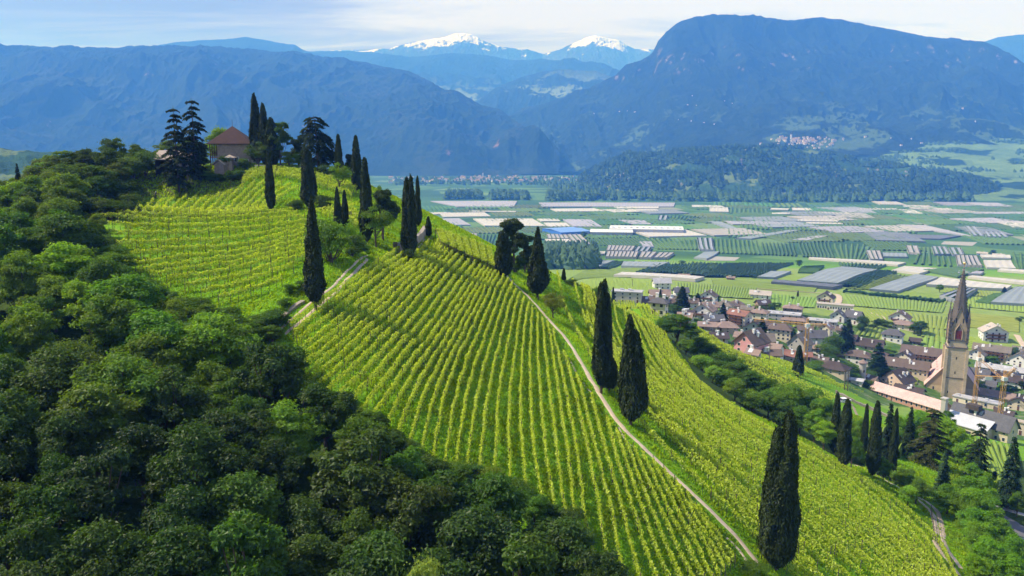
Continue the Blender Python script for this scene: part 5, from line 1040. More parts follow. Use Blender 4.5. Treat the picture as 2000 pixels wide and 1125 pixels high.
def roof(root, kind, w, d, h, pitch, mat, wallm, ov=.8):
    b = MB(); t = .28; rise = 0
    if kind == 'flat':
        b.box(-w / 2 - ov * .5, w / 2 + ov * .5, -d / 2 - ov * .5, d / 2 + ov * .5, h + .003, h + .5)
        o = b.build('roof', mat, root); p = MB(); p.box(-w / 2 + 1, w / 2 - 1, -d / 2 + 1, d / 2 - 1, h + .5, h + .56); return o, .5
    if kind == 'gable':      # ridge along x
        rise = d / 2 * pitch; x = w / 2 + ov; y = d / 2 + ov; e = h - ov * pitch
        for s in (-1, 1):
            b.face((-x, s * y, e), (x, s * y, e), (x, 0, h + rise), (-x, 0, h + rise)); b.face((-x, s * y, e + t), (-x, 0, h + rise + t), (x, 0, h + rise + t), (x, s * y, e + t)); b.face((-x, s * y, e), (-x, s * y, e + t), (x, s * y, e + t), (x, s * y, e))
            for q in (-x, x): b.face((q, s * y, e), (q, 0, h + rise), (q, 0, h + rise + t), (q, s * y, e + t))
        for q in (-w / 2, w / 2):
            g = MB(); k = .003 if q > 0 else -.003; g.face((q + k, -d / 2, h - .3), (q + k, d / 2, h - .3), (q + k, d / 2, h), (q + k, 0, h + rise), (q + k, -d / 2, h)); g.build('gable', wallm, root)
    if kind == 'hip':
        rl = max(0, w - d) / 2; rise = min(w, d) / 2 * pitch; x = w / 2 + ov; y = d / 2 + ov; e = h - ov * pitch * .5
        if w >= d: r = [(-rl, 0, h + rise), (rl, 0, h + rise)]
        else: r = [(0, -(d - w) / 2, h + rise), (0, (d - w) / 2, h + rise)]
        c = [(-x, -y), (x, -y), (x, y), (-x, y)]; bt = [(p[0], p[1], e) for p in c]; tp = [(p[0], p[1], e + t) for p in c]; b.face(*bt[::-1])
        for i in range(4): b.face(bt[i], bt[(i + 1) % 4], tp[(i + 1) % 4], tp[i])
        if w >= d: b.face(tp[0], tp[1], r[1], r[0]); b.face(tp[2], tp[3], r[0], r[1]); b.face(tp[1], tp[2], r[1]); b.face(tp[3], tp[0], r[0])
        else: b.face(tp[1], tp[2], r[1], r[0]); b.face(tp[3], tp[0], r[0], r[1]); b.face(tp[0], tp[1], r[0]); b.face(tp[2], tp[3], r[1])
    o = b.build('roof', mat, root); return o, rise
def house(u, v, wpx, drat, hm, rot, kind, pitch, wc, rc, label, name='house', nch=2, floors=2, sky=1, cat='house', axis=0, nw=None, Y=None, wmat=None, rmat=None, balcony=False):
    """wpx: width in photo pixels of the front; drat depth/width; rot degrees from facing the camera; axis=1 ridge points at camera"""
    g = G(u, v) if Y is None else (ray(u, v)[0] * Y, Y, H(ray(u, v)[0] * Y, Y))
    f = g[1] * CP_ - (g[2] - CZ) * SP_; w = wpx * f / FPX; d = w * drat; h = hm * .66; pitch *= 1.3
    face = -math.atan2(g[0], g[1]); rz = face + R(rot); wm = wmat or wallmat(wc); rm = rmat or roofmat(rc)
    root = empty(name, (g[0] + math.sin(-rz) * d / 2 * -1 * -1, g[1] + math.cos(rz) * d / 2, g[2]), rz); tag(root, label, cat); rnd = random.Random(int(u * 7 + v))
    walls(root, w, d, h, wm)
    if axis:
        sub = MB()   # ridge along y: build with swapped sizes then turn the parts
        tmp = empty('roof_frame'); bpy.data.objects.remove(tmp)
        n0 = set(root.children); ro, rise = roof(root, kind, d, w, h, pitch, rm, wm)
        for c in set(root.children) - n0: c.rotation_euler = (0, 0, R(90))
    else: ro, rise = roof(root, kind, w, d, h, pitch, rm, wm)
    # chimneys and skylights on the roof
    for i in range(nch):
        if kind == 'flat':
            c = MB(); cx = rnd.uniform(-.35, .35) * w; cyy = rnd.uniform(-.3, .3) * d; c.box(cx - .8, cx + .8, cyy - .6, cyy + .6, h + .4, h + 1.3); c.build('vent', m_metal, ro); continue
        W_, D_ = (d, w) if axis else (w, d); cx = rnd.uniform(-.3, .3) * W_; cyy = rnd.choice((-1, 1)) * rnd.uniform(.12, .28) * D_; zz = h + max(0, 1 - abs(cyy) / (D_ / 2)) * rise
        if kind == 'hip': zz = h + rise * max(0, min(1 - abs(cyy) / (D_ / 2), 1 - max(0, abs(cx) - max(0, W_ - D_) / 2) / (min(W_, D_) / 2)))
        c = MB(); c.box(cx - .4, cx + .4, cyy - .35, cyy + .35, zz - .6, zz + 1.5); c.box(cx - .5, cx + .5, cyy - .45, cyy + .45, zz + 1.503, zz + 1.66); c.build('chimney', m_white, ro)
    if kind == 'gable':
        for i in range(sky):
            W_, D_ = (d, w) if axis else (w, d); cx = rnd.uniform(-.35, .35) * W_; s = -1 if rnd.random() < .8 else 1; yy = s * rnd.uniform(.15, .3) * D_; c = MB(); sz = rnd.uniform(.5, .9)
            def zr(y): return h + rise * (1 - abs(y) / (D_ / 2)) + .36
            y0, y1 = yy - sz, yy + sz; c.face((cx - sz, y0, zr(y0)), (cx + sz, y0, zr(y0)), (cx + sz, y1, zr(y1)), (cx - sz, y1, zr(y1))); c.build('skylight', m_metal, ro)
    # windows on front and both sides
    fh = h / floors; nf = nw or max(2, int(w / 3.4)); ns = max(1, int(d / 4.5))
    dk = rnd.randrange(nf)
    for fl in range(floors):
        for i in range(nf):
            x = -w / 2 + w * (i + .5) / nf
            if fl == 0 and i == dk: window(root, 'f', x, -d / 2, .05, 1.1, 2.05, mat=m_wood, door=True)
            else: window(root, 'f', x, -d / 2, fl * fh + fh * .32, 1.0, min(1.45, fh * .5))
        for sd, X in (('l', -w / 2), ('r', w / 2)):
            for i in range(ns): window(root, sd, X, -d / 2 + d * (i + .5) / ns, fl * fh + fh * .32, 1.0, min(1.45, fh * .5))
    if axis and kind == 'gable': window(root, 'f', 0, -d / 2 - .003, h + rise * .18, 1.0, 1.1)
    if balcony:
        for fl in range(1, floors):
            b = MB(); z = fl * fh - .1; b.box(-w * .36, w * .36, -d / 2 - 1.3, -d / 2 + .01, z, z + .14); b.box(-w * .36, w * .36, -d / 2 - 1.3, -d / 2 - 1.2, z + .14, z + 1.05); b.build('balcony', m_wood, root)
    return root, w, d
# u, v, wpx, depth ratio, wall height, rot, kind, pitch, wall, roof, label, options
HS = [
 (1223,592,58,.42,9.0,-8,'flat',0,GRY,PGR,'long modern hotel with a dark top storey and pale flat roof above the vineyard',dict(floors=3,nch=4,name='hotel',cat='hotel')),
 (1294,566,32,.6,7.5,14,'gable',.6,WH,PGR,'white house with a light grey roof alone in the vineyards behind the long hotel',dict(floors=2)),
 (1290,583,38,.6,3.5,10,'gable',.55,BEI,PNK,'low reddish-brown roof just below the white house in the vineyards',{}),
 (1268,597,32,.8,3.0,-5,'gable',.5,BEI,BRN,'low brown-roofed house right beside the long modern hotel',{}),
 (1318,594,24,.8,4,5,'gable',.5,BEI,GBR,'brown-roofed barn left of the tall dark spruce in the village',{}),
 (1284,617,30,.6,6.5,-20,'hip',.7,CR,DGR,'cream house with dark grey hipped roof at the top edge of the village vineyard',dict(axis=0)),
 (1332,579,26,.7,4.5,15,'gable',.6,WH,DGR,'grey-roofed white house half hidden behind the tall dark spruce',{}),
 (1381,589,30,.7,5.5,-15,'gable',.5,WH,BRN,'chalet-like house with a brown gable facing the yellow fields',dict(axis=1,balcony=True)),
 (1341,624,28,.8,3.5,5,'gable',.5,WH,DBR,'low dark-roofed house left of the big white gabled house',{}),
 (1371,624,38,.7,7.5,-18,'gable',.5,WH,PNK,'big white gabled house with a pinkish roof and wooden balcony',dict(axis=1,balcony=True)),
 (1389,611,28,.8,5.5,20,'gable',.5,BEI,PNK,'pinkish roof behind the big white gabled house',{}),
 (1396,637,36,.6,5,18,'gable',.55,BLW,DGR,'pale blue-white house with a slate-grey roof in the village',{}),
 (1381,645,32,.7,3.2,0,'gable',.4,PNK,PNK,'low terracotta-pink roof below the slate-grey one',{}),
 (1412,606,30,.8,4.5,-15,'hip',.6,BEI,GBR,'left one of two brown hipped roofs behind the dark village trees',{}),
 (1440,607,32,.8,4.5,10,'hip',.6,BEI,BRN,'right one of two brown hipped roofs at the edge of the yellow fields',{}),
 (1436,638,38,.8,10,-28,'gable',.35,CR,RED,'tall cream and ochre apartment house with an orange-red roof',dict(floors=4,balcony=True,name='apartment_house',cat='apartment house')),
 (1480,628,30,.8,8,-15,'hip',.45,CR,PNK,'square cream house with a flat pyramid roof left of the long flat roof',dict(floors=3)),
 (1494,606,24,.9,6,25,'gable',.5,(.3,.2,.14),DBR,'brown timber house with white skylights on a steep dark roof',dict(sky=3)),
 (1546,615,34,.7,6.5,-8,'hip',.4,PNK,PNK,'pink hipped-roof house with white chimneys beside the yellow fields',dict(nch=3)),
 (1529,628,62,.45,6.5,-6,'flat',0,GRY,PGR,'long grey building with a bright flat roof behind the brown hipped one',dict(floors=2,nch=4,name='school_building',cat='building')),
 (1549,635,44,.6,4.5,-6,'hip',.6,BEI,PNK,'red-brown hipped roof in front of the bright flat roof',{}),
 (1604,640,54,.45,6,-6,'flat',0,GRY,PGR,'second flat-roofed building with solar panels left of the grey gables',dict(floors=2,nch=3,name='flat_roofed_building',cat='building')),
 (1484,583,38,.5,4.5,-6,'gable',.5,WH,PLE,'white farmhouse with a pale roof standing alone in the yellow vineyards',dict(axis=0)),
 (1610,593,30,.8,6.5,-10,'gable',.5,CR,DBR,'cream house with brown gables above the long white hall',dict(axis=1,balcony=True)),
 (1630,607,66,.25,6.0,-4,'flat',0,(0.74,0.68,0.58),PLE,'long low white hall with a row of tiny windows by the yellow vineyards',dict(floors=1,nw=14,nch=0,name='hall',cat='hall')),
 (1471,654,40,.6,5.5,-10,'gable',.5,GNW,DBR,'pale green-white gabled house with green shutters in mid village',dict(axis=1)),
 (1520,664,44,.6,9,-12,'hip',.6,CR,BRN,'large cream house with three floors under a brown hipped roof',dict(floors=3,nw=5)),
 (1421,650,40,.7,4,10,'hip',.55,BEI,PNK,'wide salmon-tiled hipped roof left of the green-white house',{}),
 (1405,668,34,.8,3,15,'gable',.45,GRY,DBR,'grey-brown roof with a white skylight next to the vineyard edge',dict(sky=2)),
 (1452,690,44,1.2,6,-32,'gable',.75,PK,BRN,'pink-walled house with a huge brown roof beside the village vineyard',dict(axis=1)),
 (1492,676,42,.7,4,18,'gable',.6,WH,GBR,'mottled grey-brown roof behind the pink-walled house',{}),
 (1502,692,40,.5,5,-28,'gable',.6,WH,PNK,'long cream-white wall with a pink-tiled roof right of the pink-walled house',{}),
 (1554,686,36,.9,6,-25,'gable',.8,GRY,GBR,'grey gabled house with a steep roof left of the first crane',dict(axis=1)),
 (1594,672,40,.7,6,15,'gable',.6,WH,DGR,'white house with grey dormers right of the first crane',dict(sky=3)),
 (1609,653,22,.8,6,-20,'gable',.6,CR,PNK,'pinkish gabled roof just above the grey-dormered house',dict(axis=1)),
 (1504,703,38,.6,3,10,'gable',.5,GRY,BRN,'brown roof touching the vineyard left of the dark village-edge cypress',{}),
 (1538,704,30,.7,4,-15,'gable',.6,BEI,RED,'red-brown tiled roof left of the dark village-edge cypress',{}),
 (1575,705,18,.9,4,5,'gable',.5,PNK,RED,'small orange-tiled roof right behind the dark village-edge cypress',dict(nch=0)),
 (1622,730,52,.6,4,-20,'hip',.6,BEI,DBR,'broad brown and grey barn roof at the lower village edge',dict(name='barn',cat='barn',sky=2)),
 (1667,749,30,.6,2.6,-12,'gable',.15,WH,PGR,'low shed with a bright white roof beside the round stone tower',dict(name='shed',cat='shed',nch=0)),
 (1673,712,44,.7,7,-14,'hip',.5,WH,BRN,'white villa with a brown hipped roof left of the big garden spruce',dict(floors=2)),
 (1634,628,26,.8,5.5,-10,'gable',.6,WH,DGR,'left grey-gabled house below the long white hall',dict(axis=1)),
 (1662,632,28,.8,7,-25,'gable',.7,WH,DGR,'right grey-gabled house below the long white hall',dict(floors=2)),
 (1754,630,36,.7,5,-12,'gable',.5,WH,BRN,'white chalet with a broad brown gable at the foot of the yellow vineyards',dict(axis=1,balcony=True)),
 (1763,644,38,.6,5,-5,'hip',.45,CR,PNK,'cream bungalow with a pale pink hipped roof and a thin cypress',{}),
 (1741,668,36,.6,7,-8,'hip',.7,WH,DGR,'white house with a dark grey hipped roof amid garden vines',dict(floors=2)),
 (1786,672,18,.8,3,-10,'gable',.5,DBR,DBR,'small dark garden shed left of the church spire',dict(name='shed',cat='shed',nch=0,sky=0)),
 (1691,682,56,.5,3.5,-10,'gable',.6,BEI,DBR,'long dark-brown roof behind the big garden spruce',dict(sky=0,name='barn',cat='barn')),
 (1798,706,72,.35,7,-8,'gable',.7,CR,BRN,'rear terrace of row houses left of the church tower',dict(floors=2,nch=4,nw=9,balcony=True,name='row_houses',cat='row houses')),
 (1769,731,76,.35,6.5,-8,'gable',.7,BEI,BRN,'front terrace of row houses between the spruce and the church roof',dict(floors=2,nch=4,sky=4,nw=9,name='row_houses',cat='row houses')),
 (1762,708,32,.7,5,-20,'gable',.5,CR,DBR,'cream gable squeezed between the two terraces of row houses',dict(axis=1,sky=3)),
 (1740,755,50,.8,5,-30,'gable',.6,(0.68,0.52,0.40),DBR,'big brown-roofed house with a peach gable in front of the row houses',dict(axis=1,sky=3,nch=3)),
 (1771,772,50,.5,3,-18,'gable',.5,BEI,DBR,'low brown roof behind the long pink hall roof',{}),
 (1697,750,20,.9,3,-30,'gable',.7,BEI,BRN,'small brown roof right of the round stone tower',dict(nch=0)),
 (1944,668,44,.7,9.5,18,'gable',.45,WH,PLE,'white apartment block with red-brown balconies alone in the right-hand vineyards',dict(axis=1,floors=3,balcony=True,nch=4,name='apartment_house',cat='apartment house')),
 (1934,703,62,.35,9,-6,'gable',.6,YEL,GBR,'yellow apartment building with wooden balconies right of the church tower',dict(floors=3,nw=8,balcony=True,name='apartment_house',cat='apartment house')),
 (1905,703,30,.8,5.5,-15,'gable',.55,WH,GBR,'white chalet gable between the tower and the yellow apartments',dict(axis=1)),
 (1994,698,30,.8,5,-5,'gable',.5,PNK,GBR,'pinkish brick house at the right edge above the white gable',{}),
 (1986,716,40,.7,5.5,-15,'gable',.55,WH,GBR,'white gable with dark shutters at the right edge of the village',dict(axis=1,nw=4)),
 (1953,732,84,.22,5,-6,'gable',.5,WH,PGR,'long row with a pale grey metal roof behind the cranes',dict(nch=6,sky=5,nw=9,name='row_houses',cat='row houses')),
 (1908,744,36,.8,4.5,-10,'gable',.6,WH,DGR,'dark-roofed house immediately right of the church tower',dict(sky=3)),
 (1951,746,26,.9,4.5,15,'hip',.6,WH,DBR,'dark hipped roof between the two right-hand cranes',{}),
 (1984,758,40,.7,5,-8,'hip',.6,WH,DBR,'dark-roofed white villa at the right edge beyond the rightmost crane',dict(nch=3)),
 (1938,782,70,.3,4,-10,'gable',.6,BEI,PNK,'long rusty-brown roof behind the church nave',dict(nch=0,sky=0)),
 (1924,797,48,.45,4.5,-14,'flat',0,BEI,PGR,'pale flat-roofed annex next to the church tower foot',dict(floors=1,nch=1,name='annex',cat='building')),
 (1878,788,34,.6,4.5,-20,'flat',0,CR,PGR,'small pale roof terrace at the foot of the church tower',dict(floors=1,nch=1,name='annex',cat='building')),
 (1988,802,40,.7,5,-15,'gable',.5,BEI,DBR,'timbered house at the right edge beyond the farm building',dict(axis=1)),
 (1992,850,16,.9,8,-10,'flat',0,BEI,BEI,'windowless beige block beside the farm building gable',dict(floors=1,nw=1,nch=0,name='silo_block',cat='building')),
 (1427,548,14,.6,4,0,'gable',.4,RED,PNK,'tiny red-walled farmhouse among the orchards beyond the yellow fields',dict(nw=2,sky=0)),
 (1336,541,20,.4,2.5,0,'gable',.4,BEI,PNK,'low pinkish shed beside the long white net field',dict(name='shed',cat='shed',nch=0,sky=0)),
 (1918,498,18,.5,4,0,'gable',.4,BLW,PLE,'small blue-white farmhouse among the orchards at the right edge',dict(nw=2,sky=0)),
 (1950,500,20,.4,3,0,'gable',.3,BEI,PLE,'long farm shed right of the blue-white orchard farmhouse',dict(nw=2,sky=0,name='shed',cat='shed')),
]
HS += [
 (1352,601,24,.8,4.5,12,'gable',.5,WH,BRN,'brown-roofed house between the two dark upper village spruces',{}),
 (1336,635,22,.8,4,-10,'gable',.5,BEI,PNK,'small pinkish roof just above the big round tree of the shrub belt',{}),
 (1409,622,22,.8,5,-20,'gable',.55,WH,BRN,'narrow white gable left of the cream and ochre apartment house',dict(axis=1)),
 (1458,613,22,.7,4.5,-12,'gable',.5,BEI,GBR,'grey-brown roof at the field edge left of the square cream house',{}),
 (1498,645,26,.7,5,10,'gable',.5,BEI,BRN,'brown roof below the long bright flat roof, left of the red-brown hip',{}),
 (1447,668,26,.8,4,-15,'gable',.5,BEI,PNK,'pink-tiled roof between the green-white house and the pink-walled house',{}),
 (1573,655,26,.7,5,8,'gable',.5,WH,BRN,'brown roof directly behind the mast of the first crane',{}),
 (1590,690,22,.8,4.5,-20,'gable',.5,WH,PNK,'small pink-tiled house below the grey-dormered house',{}),
 (1602,715,24,.8,4,-10,'gable',.5,BEI,BRN,'brown roof just above the broad grey barn roof',{}),
 (1468,703,22,.8,3.5,-25,'gable',.5,BEI,PNK,'small salmon roof at the foot of the pink-walled house',dict(nch=1)),
 (1645,655,22,.8,5,-15,'gable',.55,CR,BRN,'cream house below the two grey gables near the village spruces',{}),
 (1658,668,24,.7,4,-10,'gable',.5,BEI,DBR,'dark roof wedged between spruces and the long dark-brown barn',{}),
 (1716,702,24,.8,4,-12,'hip',.5,BEI,BRN,'brown hipped roof peeping over the big garden spruce',{}),
 (1828,742,26,.7,5,-10,'gable',.6,WH,BRN,'white-walled house in front of the nave and behind the long pink hall',{}),
 (1862,708,24,.8,5,-12,'gable',.5,WH,DGR,'grey-roofed house peeping out left of the tower shaft',{}),
 (1975,745,26,.8,4.5,-12,'gable',.6,CR,DGR,'steep grey gable between the pale metal row and the dark villa',dict(axis=1)),
 (1926,762,28,.7,4.5,-6,'gable',.6,WH,DGR,'white house with a dark roof behind the thin crane',dict(nch=3)),
 (1875,742,20,.8,4.5,-10,'gable',.6,WH,BRN,'small brown roof immediately behind the church tower',{}),
 (1958,820,30,.6,4.5,-20,'gable',.55,BEI,DBR,'dark brown roof between the farm building and the crane with the sign',dict(nch=2)),
 (1310,600,22,.8,4,10,'gable',.5,BEI,BRN,'brown-tiled house left of the tallest dark village spruce',{})]
for h_ in HS:
    o_ = dict(h_[11]); house(*h_[:11], **o_)
# hotel details
def add_box_part(root, name, mat, *b):
    m = MB(); m.box(*b); return m.build(name, mat, root)
# ------------------------------------------------------------------ farm building with dark roof, long pink hall, round tower
def farm():
    root, w, d = house(1908, 846, 112, .34, 8, -26, 'gable', .9, BEI, DGR, 'large beige farm building with a dark grey roof and tin lean-to below the church', name='farm_building', cat='farm building', floors=2, nw=8, nch=2, Y=300, sky=1)
    b = MB(); b.face((-w / 2, -d / 2 - 6, 4.2), (w / 2 - 5, -d / 2 - 6, 4.2), (w / 2 - 5, -d / 2 + .2, 7.4), (-w / 2, -d / 2 + .2, 7.4)); b.face((-w / 2, -d / 2 - 6, 4.0), (-w / 2, -d / 2, 7.2), (w / 2 - 5, -d / 2, 7.2), (w / 2 - 5, -d / 2 - 6, 4.0)); b.build('tin_roof', m_metal, root)
    c = MB(); c.box(-w / 2 + .5, w / 2 - 5.5, -d / 2 - 5.4, -d / 2 + .004, -4, 4.4); ln = c.build('lean_to', wallmat(BEI), root)
    for i in (0, 1, 2, 3): 
        x = -w / 2 + 6 + i * (w - 18) / 3; m = MB(); m.box(x - 1.1, x + 1.1, -d / 2 - 5.46, -d / 2 - 5.38, 1.2, 2.6); m.build('pane', m_glass, ln)
    t = MB(); t.box(-w / 2 - 1.2, -w / 2 + .6, -d / 2 - 5, -d / 2 - 3.2, -3, 12.5); t.box(-w / 2 - 1.5, -w / 2 + .9, -d / 2 - 5.3, -d / 2 - 2.9, 12.503, 13); t.build('chimney_stack', wallmat(GRY), root)
    m = MB(); 
    m.box(-w * .25, -w * .25 + 5, -d / 2 + .6, -d / 2 + 3.5, 9.4, 11.4); m.build('dormer', roofmat(DBR), root)
farm()
def hall():
    root, w, d = house(1764, 800, 150, .22, 5, -34, 'gable', .5, (0.45, 0.25, 0.18), (0.72, 0.50, 0.45), 'long low hall with a bright pink tiled roof in front of the church', name='long_hall', cat='hall', floors=1, nw=14, nch=0, sky=0, Y=372)
hall()
def round_tower():
    g = G(1683, 744); root = tag(empty('stone_tower', g), 'short round grey stone tower with a conical tile cap in the village gardens', 'tower')
    v, f = tube([(0, 0, -4), (0, 0, 9.5)], [1.75, 1.75], 20); link('wall', mesh_np('wall', v, f, True), wallmat(GRY), root)
    v, f = tube([(0, 0, 9.5), (0, 0, 9.9), (0, 0, 11.6)], [2.3, 2.35, .05], 20); rf = link('roof', mesh_np('roof', v, f, False), roofmat(PNK), root)
    b = MB(); b.box(-.35, .35, -1.9, -1.6, 5, 6.2); b.build('window', m_glass, root)
round_tower()
# ------------------------------------------------------------------ church
def stone_mat():
    m, nt = newmat('church_stone'); p = N(nt, 'ShaderNodeTexCoord').outputs['Object']; br = N(nt, 'ShaderNodeTexBrick'); br.inputs['Scale'].default_value = .55; br.inputs['Mortar Size'].default_value = .012
    mp = N(nt, 'ShaderNodeMapping'); mp.inputs['Rotation'].default_value = (R(90), 0, 0); L(nt, p, mp.inputs[0]); L(nt, mp.outputs[0], br.inputs['Vector'])
    br.inputs['Color1'].default_value = (0.60, 0.48, 0.33, 1); br.inputs['Color2'].default_value = (0.46, 0.37, 0.26, 1); br.inputs['Mortar'].default_value = (0.25, 0.2, 0.14, 1)
    n = NOISE(nt, p, .35, 6, .7); c = MIX(nt, .55, br.outputs[0], RAMP(nt, n, [(.3, (0.40, 0.32, 0.22)), (.6, (0.64, 0.52, 0.36))]))
    mp2 = N(nt, 'ShaderNodeMapping'); mp2.inputs['Scale'].default_value = (.5, .5, 2.2); L(nt, p, mp2.inputs[0]); pt = RAMP(nt, NOISE(nt, mp2.outputs[0], .75, 3, .5), [(.63, 0.0), (.65, 1.0)]); s = N(nt, 'ShaderNodeSeparateXYZ'); L(nt, p, s.inputs[0])
    up = RAMP(nt, M(nt, 'DIVIDE', s.outputs[2], 60), [(.15, 0.0), (.2, 1.0), (.42, 1.0), (.44, 0.0)]); c = MIX(nt, M(nt, 'MULTIPLY', pt, up), c, (0.62, 0.52, 0.42))
    out_surf(nt, PB(nt, c, .95, n, .6, .1)); return m
def church():
    base = (ray(1858, 772)[0] * 420, 420, H(ray(1858, 772)[0] * 420, 420)); rz = R(-22)
    st = stone_mat(); dk = simple('weathered_spire_stone', (0.14, 0.12, 0.10), .95, .4, .8, .6, .15); bel = simple('belfry_sandstone', (0.42, 0.32, 0.21), .95, .4, .7, .5, .1); pr = roofmat((0.72, 0.50, 0.45))
    t = tag(empty('church_tower', base, rz), 'tall gothic sandstone church tower with a dark crocketed spire and golden ball', 'church tower'); w = 4.75; z1 = 28.0
    b = MB(); b.box(-w, w, -w, w, -6, z1); sh = b.build('shaft', st, t)
    c = MB(); c.box(-w - .35, w + .35, -w - .35, w + .35, z1 + .003, z1 + .7); c.box(-w - .2, w + .2, -w - .2, w + .2, 11.5, 11.9); c.build('cornice', dk, t)
    for sx, sy in ((-1, -1), (1, -1), (-1, 1), (1, 1)):
        q = MB(); q.box(sx * w - (.55 if sx > 0 else .9), sx * w + (.9 if sx > 0 else .55), sy * w - (.3 if sy > 0 else .5), sy * w + (.5 if sy > 0 else .3), -6, z1 - .5); q.build('buttress', st, t)
    w2 = 4.4; zb = z1 + .7
    b = MB(); b.box(-w2, w2, -w2, w2, zb, zb + 3.2); b.build('parapet', st, t)
    b = MB(); b.box(-w2 - .25, w2 + .25, -w2 - .25, w2 + .25, zb + 3.203, zb + 3.8); b.build('cornice', dk, t)
    zt = zb + 3.8; hb = 9.5
    b = MB(); b.box(-w2 + .1, w2 - .1, -w2 + .1, w2 - .1, zt, zt + hb); bf = b.build('belfry', bel, t)
    for k in range(4):
        e = empty('tmp'); bpy.data.objects.remove(e); rot = Matrix.Rotation(R(90) * k, 4, 'Z')
        def part(mb, name, mat): o = mb.build(name, mat, t); o.rotation_euler = (0, 0, R(90) * k); return o
        g = MB(); y = -w2 + .0; g.face((-w2 * .86, y, zt + 4.5), (w2 * .86, y, zt + 4.5), (w2 * .86, y, zt + 6.5), (0, y, zt + 17.5), (-w2 * .86, y, zt + 6.5)); g.face((-w2 * .86, y + .5, zt + 6.5), (0, y + .5, zt + 17.5), (w2 * .86, y + .5, zt + 6.5), (w2 * .86, y + .5, zt + 4.5), (-w2 * .86, y + .5, zt + 4.5))
        part(g, 'gable', bel)
        tr = MB()
        for s in (-1, 1): 
            tr.bar((s * w2 * .9, y - .1, zt + 6.2), (0, y - .1, zt + 17.9), .22)
            for i in range(9): q = i / 9; tr.box(s * w2 * .9 * (1 - q) - .22, s * w2 * .9 * (1 - q) + .22, y - .3, y + .2, zt + 6.5 + 11.4 * q, zt + 7.0 + 11.4 * q)
        tr.box(-.2, .2, y - .3, y + .2, zt + 17.8, zt + 19.2); part(tr, 'gable_tracery', dk)
        wd = MB(); wd.box(-1.35, 1.35, y - .06, y + .1, zt + .6, zt + 5.2); wo = part(wd, 'louvre_window', m_redw)
        ar = MB(); n_ = 10
        pts = [(-1.75, zt + .2)] + [(-1.75, zt + 5.2)] + [(-1.75 + 1.75 * (i / 5) ** .8, zt + 5.2 + 2.8 * math.sin(math.pi / 2 * i / 5) + (0.9 if i == 5 else 0)) for i in range(1, 6)]; pts = pts + [(-x_, z_) for x_, z_ in pts[::-1]]
        for a_, b_ in zip(pts[:-1], pts[1:]): ar.bar((a_[0], y - .12, a_[1]), (b_[0], y - .12, b_[1]), .27)
        part(ar, 'window_arch', bel)
        lo = MB(); lo.face((-1.3, y - .03, zt + 5.2), (1.3, y - .03, zt + 5.2), (.75, y - .03, zt + 6.8), (0, y - .03, zt + 7.6), (-.75, y - .03, zt + 6.8)); part(lo, 'tympanum', dk)
        for x_ in (-1.6, 1.6): sl_ = MB(); sl_.box(x_ - .28, x_ + .28, y - .04, y + .1, zt + 9.3, zt + 11.8); part(sl_, 'slit_window', m_dark)
        pn = MB(); x0 = -w2; pn.box(x0 - .45, x0 + .75, y - .45, y + .75, zt - 2, zt + 11.5)
        k0 = len(pn.V); 
        ap = (x0 + .15, y + .15, zt + 16.5); cs = [(x0 - .45, y - .45), (x0 + .75, y - .45), (x0 + .75, y + .75), (x0 - .45, y + .75)]
        for i in range(4): pn.face((*cs[i], zt + 11.5), (*cs[(i + 1) % 4], zt + 11.5), ap)
        for i in range(7): z_ = zt - 1 + i * 2.1; pn.box(x0 - .65, x0 + .95, y - .65, y + .95, z_, z_ + .3)
        part(pn, 'pinnacle', dk)
    # octagonal spire with crockets
    V = []; n = 8; zs = [zt + hb - 1.0, zt + hb + 5, zt + hb + 14, zt + hb + 23, zt + hb + 29]; rs = [4.4, 3.7, 2.5, 1.05, .2]
    v, f = tube([(0, 0, z) for z in zs], rs, 8); sp = link('spire', mesh_np('spire', v, f, False), dk, t)
    cr = MB()
    for j in range(8):
        a = 2 * math.pi * (j + .5) / 8
        for i in range(17):
            z = zs[0] + 2 + i * 1.5; r = np.interp(z, zs, rs) + .12; x_, y_ = r * math.cos(a), r * math.sin(a); cr.box(x_ - .2, x_ + .2, y_ - .2, y_ + .2, z, z + .42)
    cr.build('crockets', dk, sp)
    b = MB(); zf = zs[-1]; b.box(-.55, .55, -.55, .55, zf - 1.6, zf - 1.1); b.box(-.18, .18, -.18, .18, zf - 1, zf + 1.6); b.build('finial', bel, sp)
    th = np.linspace(0, math.pi, 9); v, f = tube([(0, 0, zf + 2.2 - .75 * math.cos(q)) for q in th], [max(.01, .75 * math.sin(q)) for q in th], 14)
    gm, nt = newmat('gilded_copper'); out_surf(nt, PB(nt, (0.85, 0.55, 0.22), .3, metal=.9)); link('golden_ball', mesh_np('golden_ball', v, f, True), gm, sp)
    b = MB(); b.bar((0, 0, zf + 2.9), (0, 0, zf + 5.2), .07); b.build('cross_pole', m_dark, sp)
    for i, (x_, z_) in enumerate([(0, 22), (0, 14), (-2.6, 3)]): b = MB(); b.box(x_ - .25, x_ + .25, -w - .04, -w + .1, z_, z_ + 1.3); b.build('slit_window', m_dark, t)
    # nave
    nv = tag(empty('church_nave', base, R(-26)), 'church nave with a very steep pink roof behind the tall tower', 'church'); hw = 13.0; y0, y1 = 3.0, 33.0; ez, rz_ = 4.5, 21.0
    b = MB(); b.box(-hw + .4, hw - .4, y0 + .3, y1 - .3, -6, ez); b.build('wall', st, nv)
    for y in (y0 + .3, y1 - .3): g = MB(); g.face((-hw + .4, y, ez), (hw - .4, y, ez), (0, y, rz_ - .4)); g.build('gable', wallmat((0.40, 0.31, 0.22)), nv)
    rf = MB()
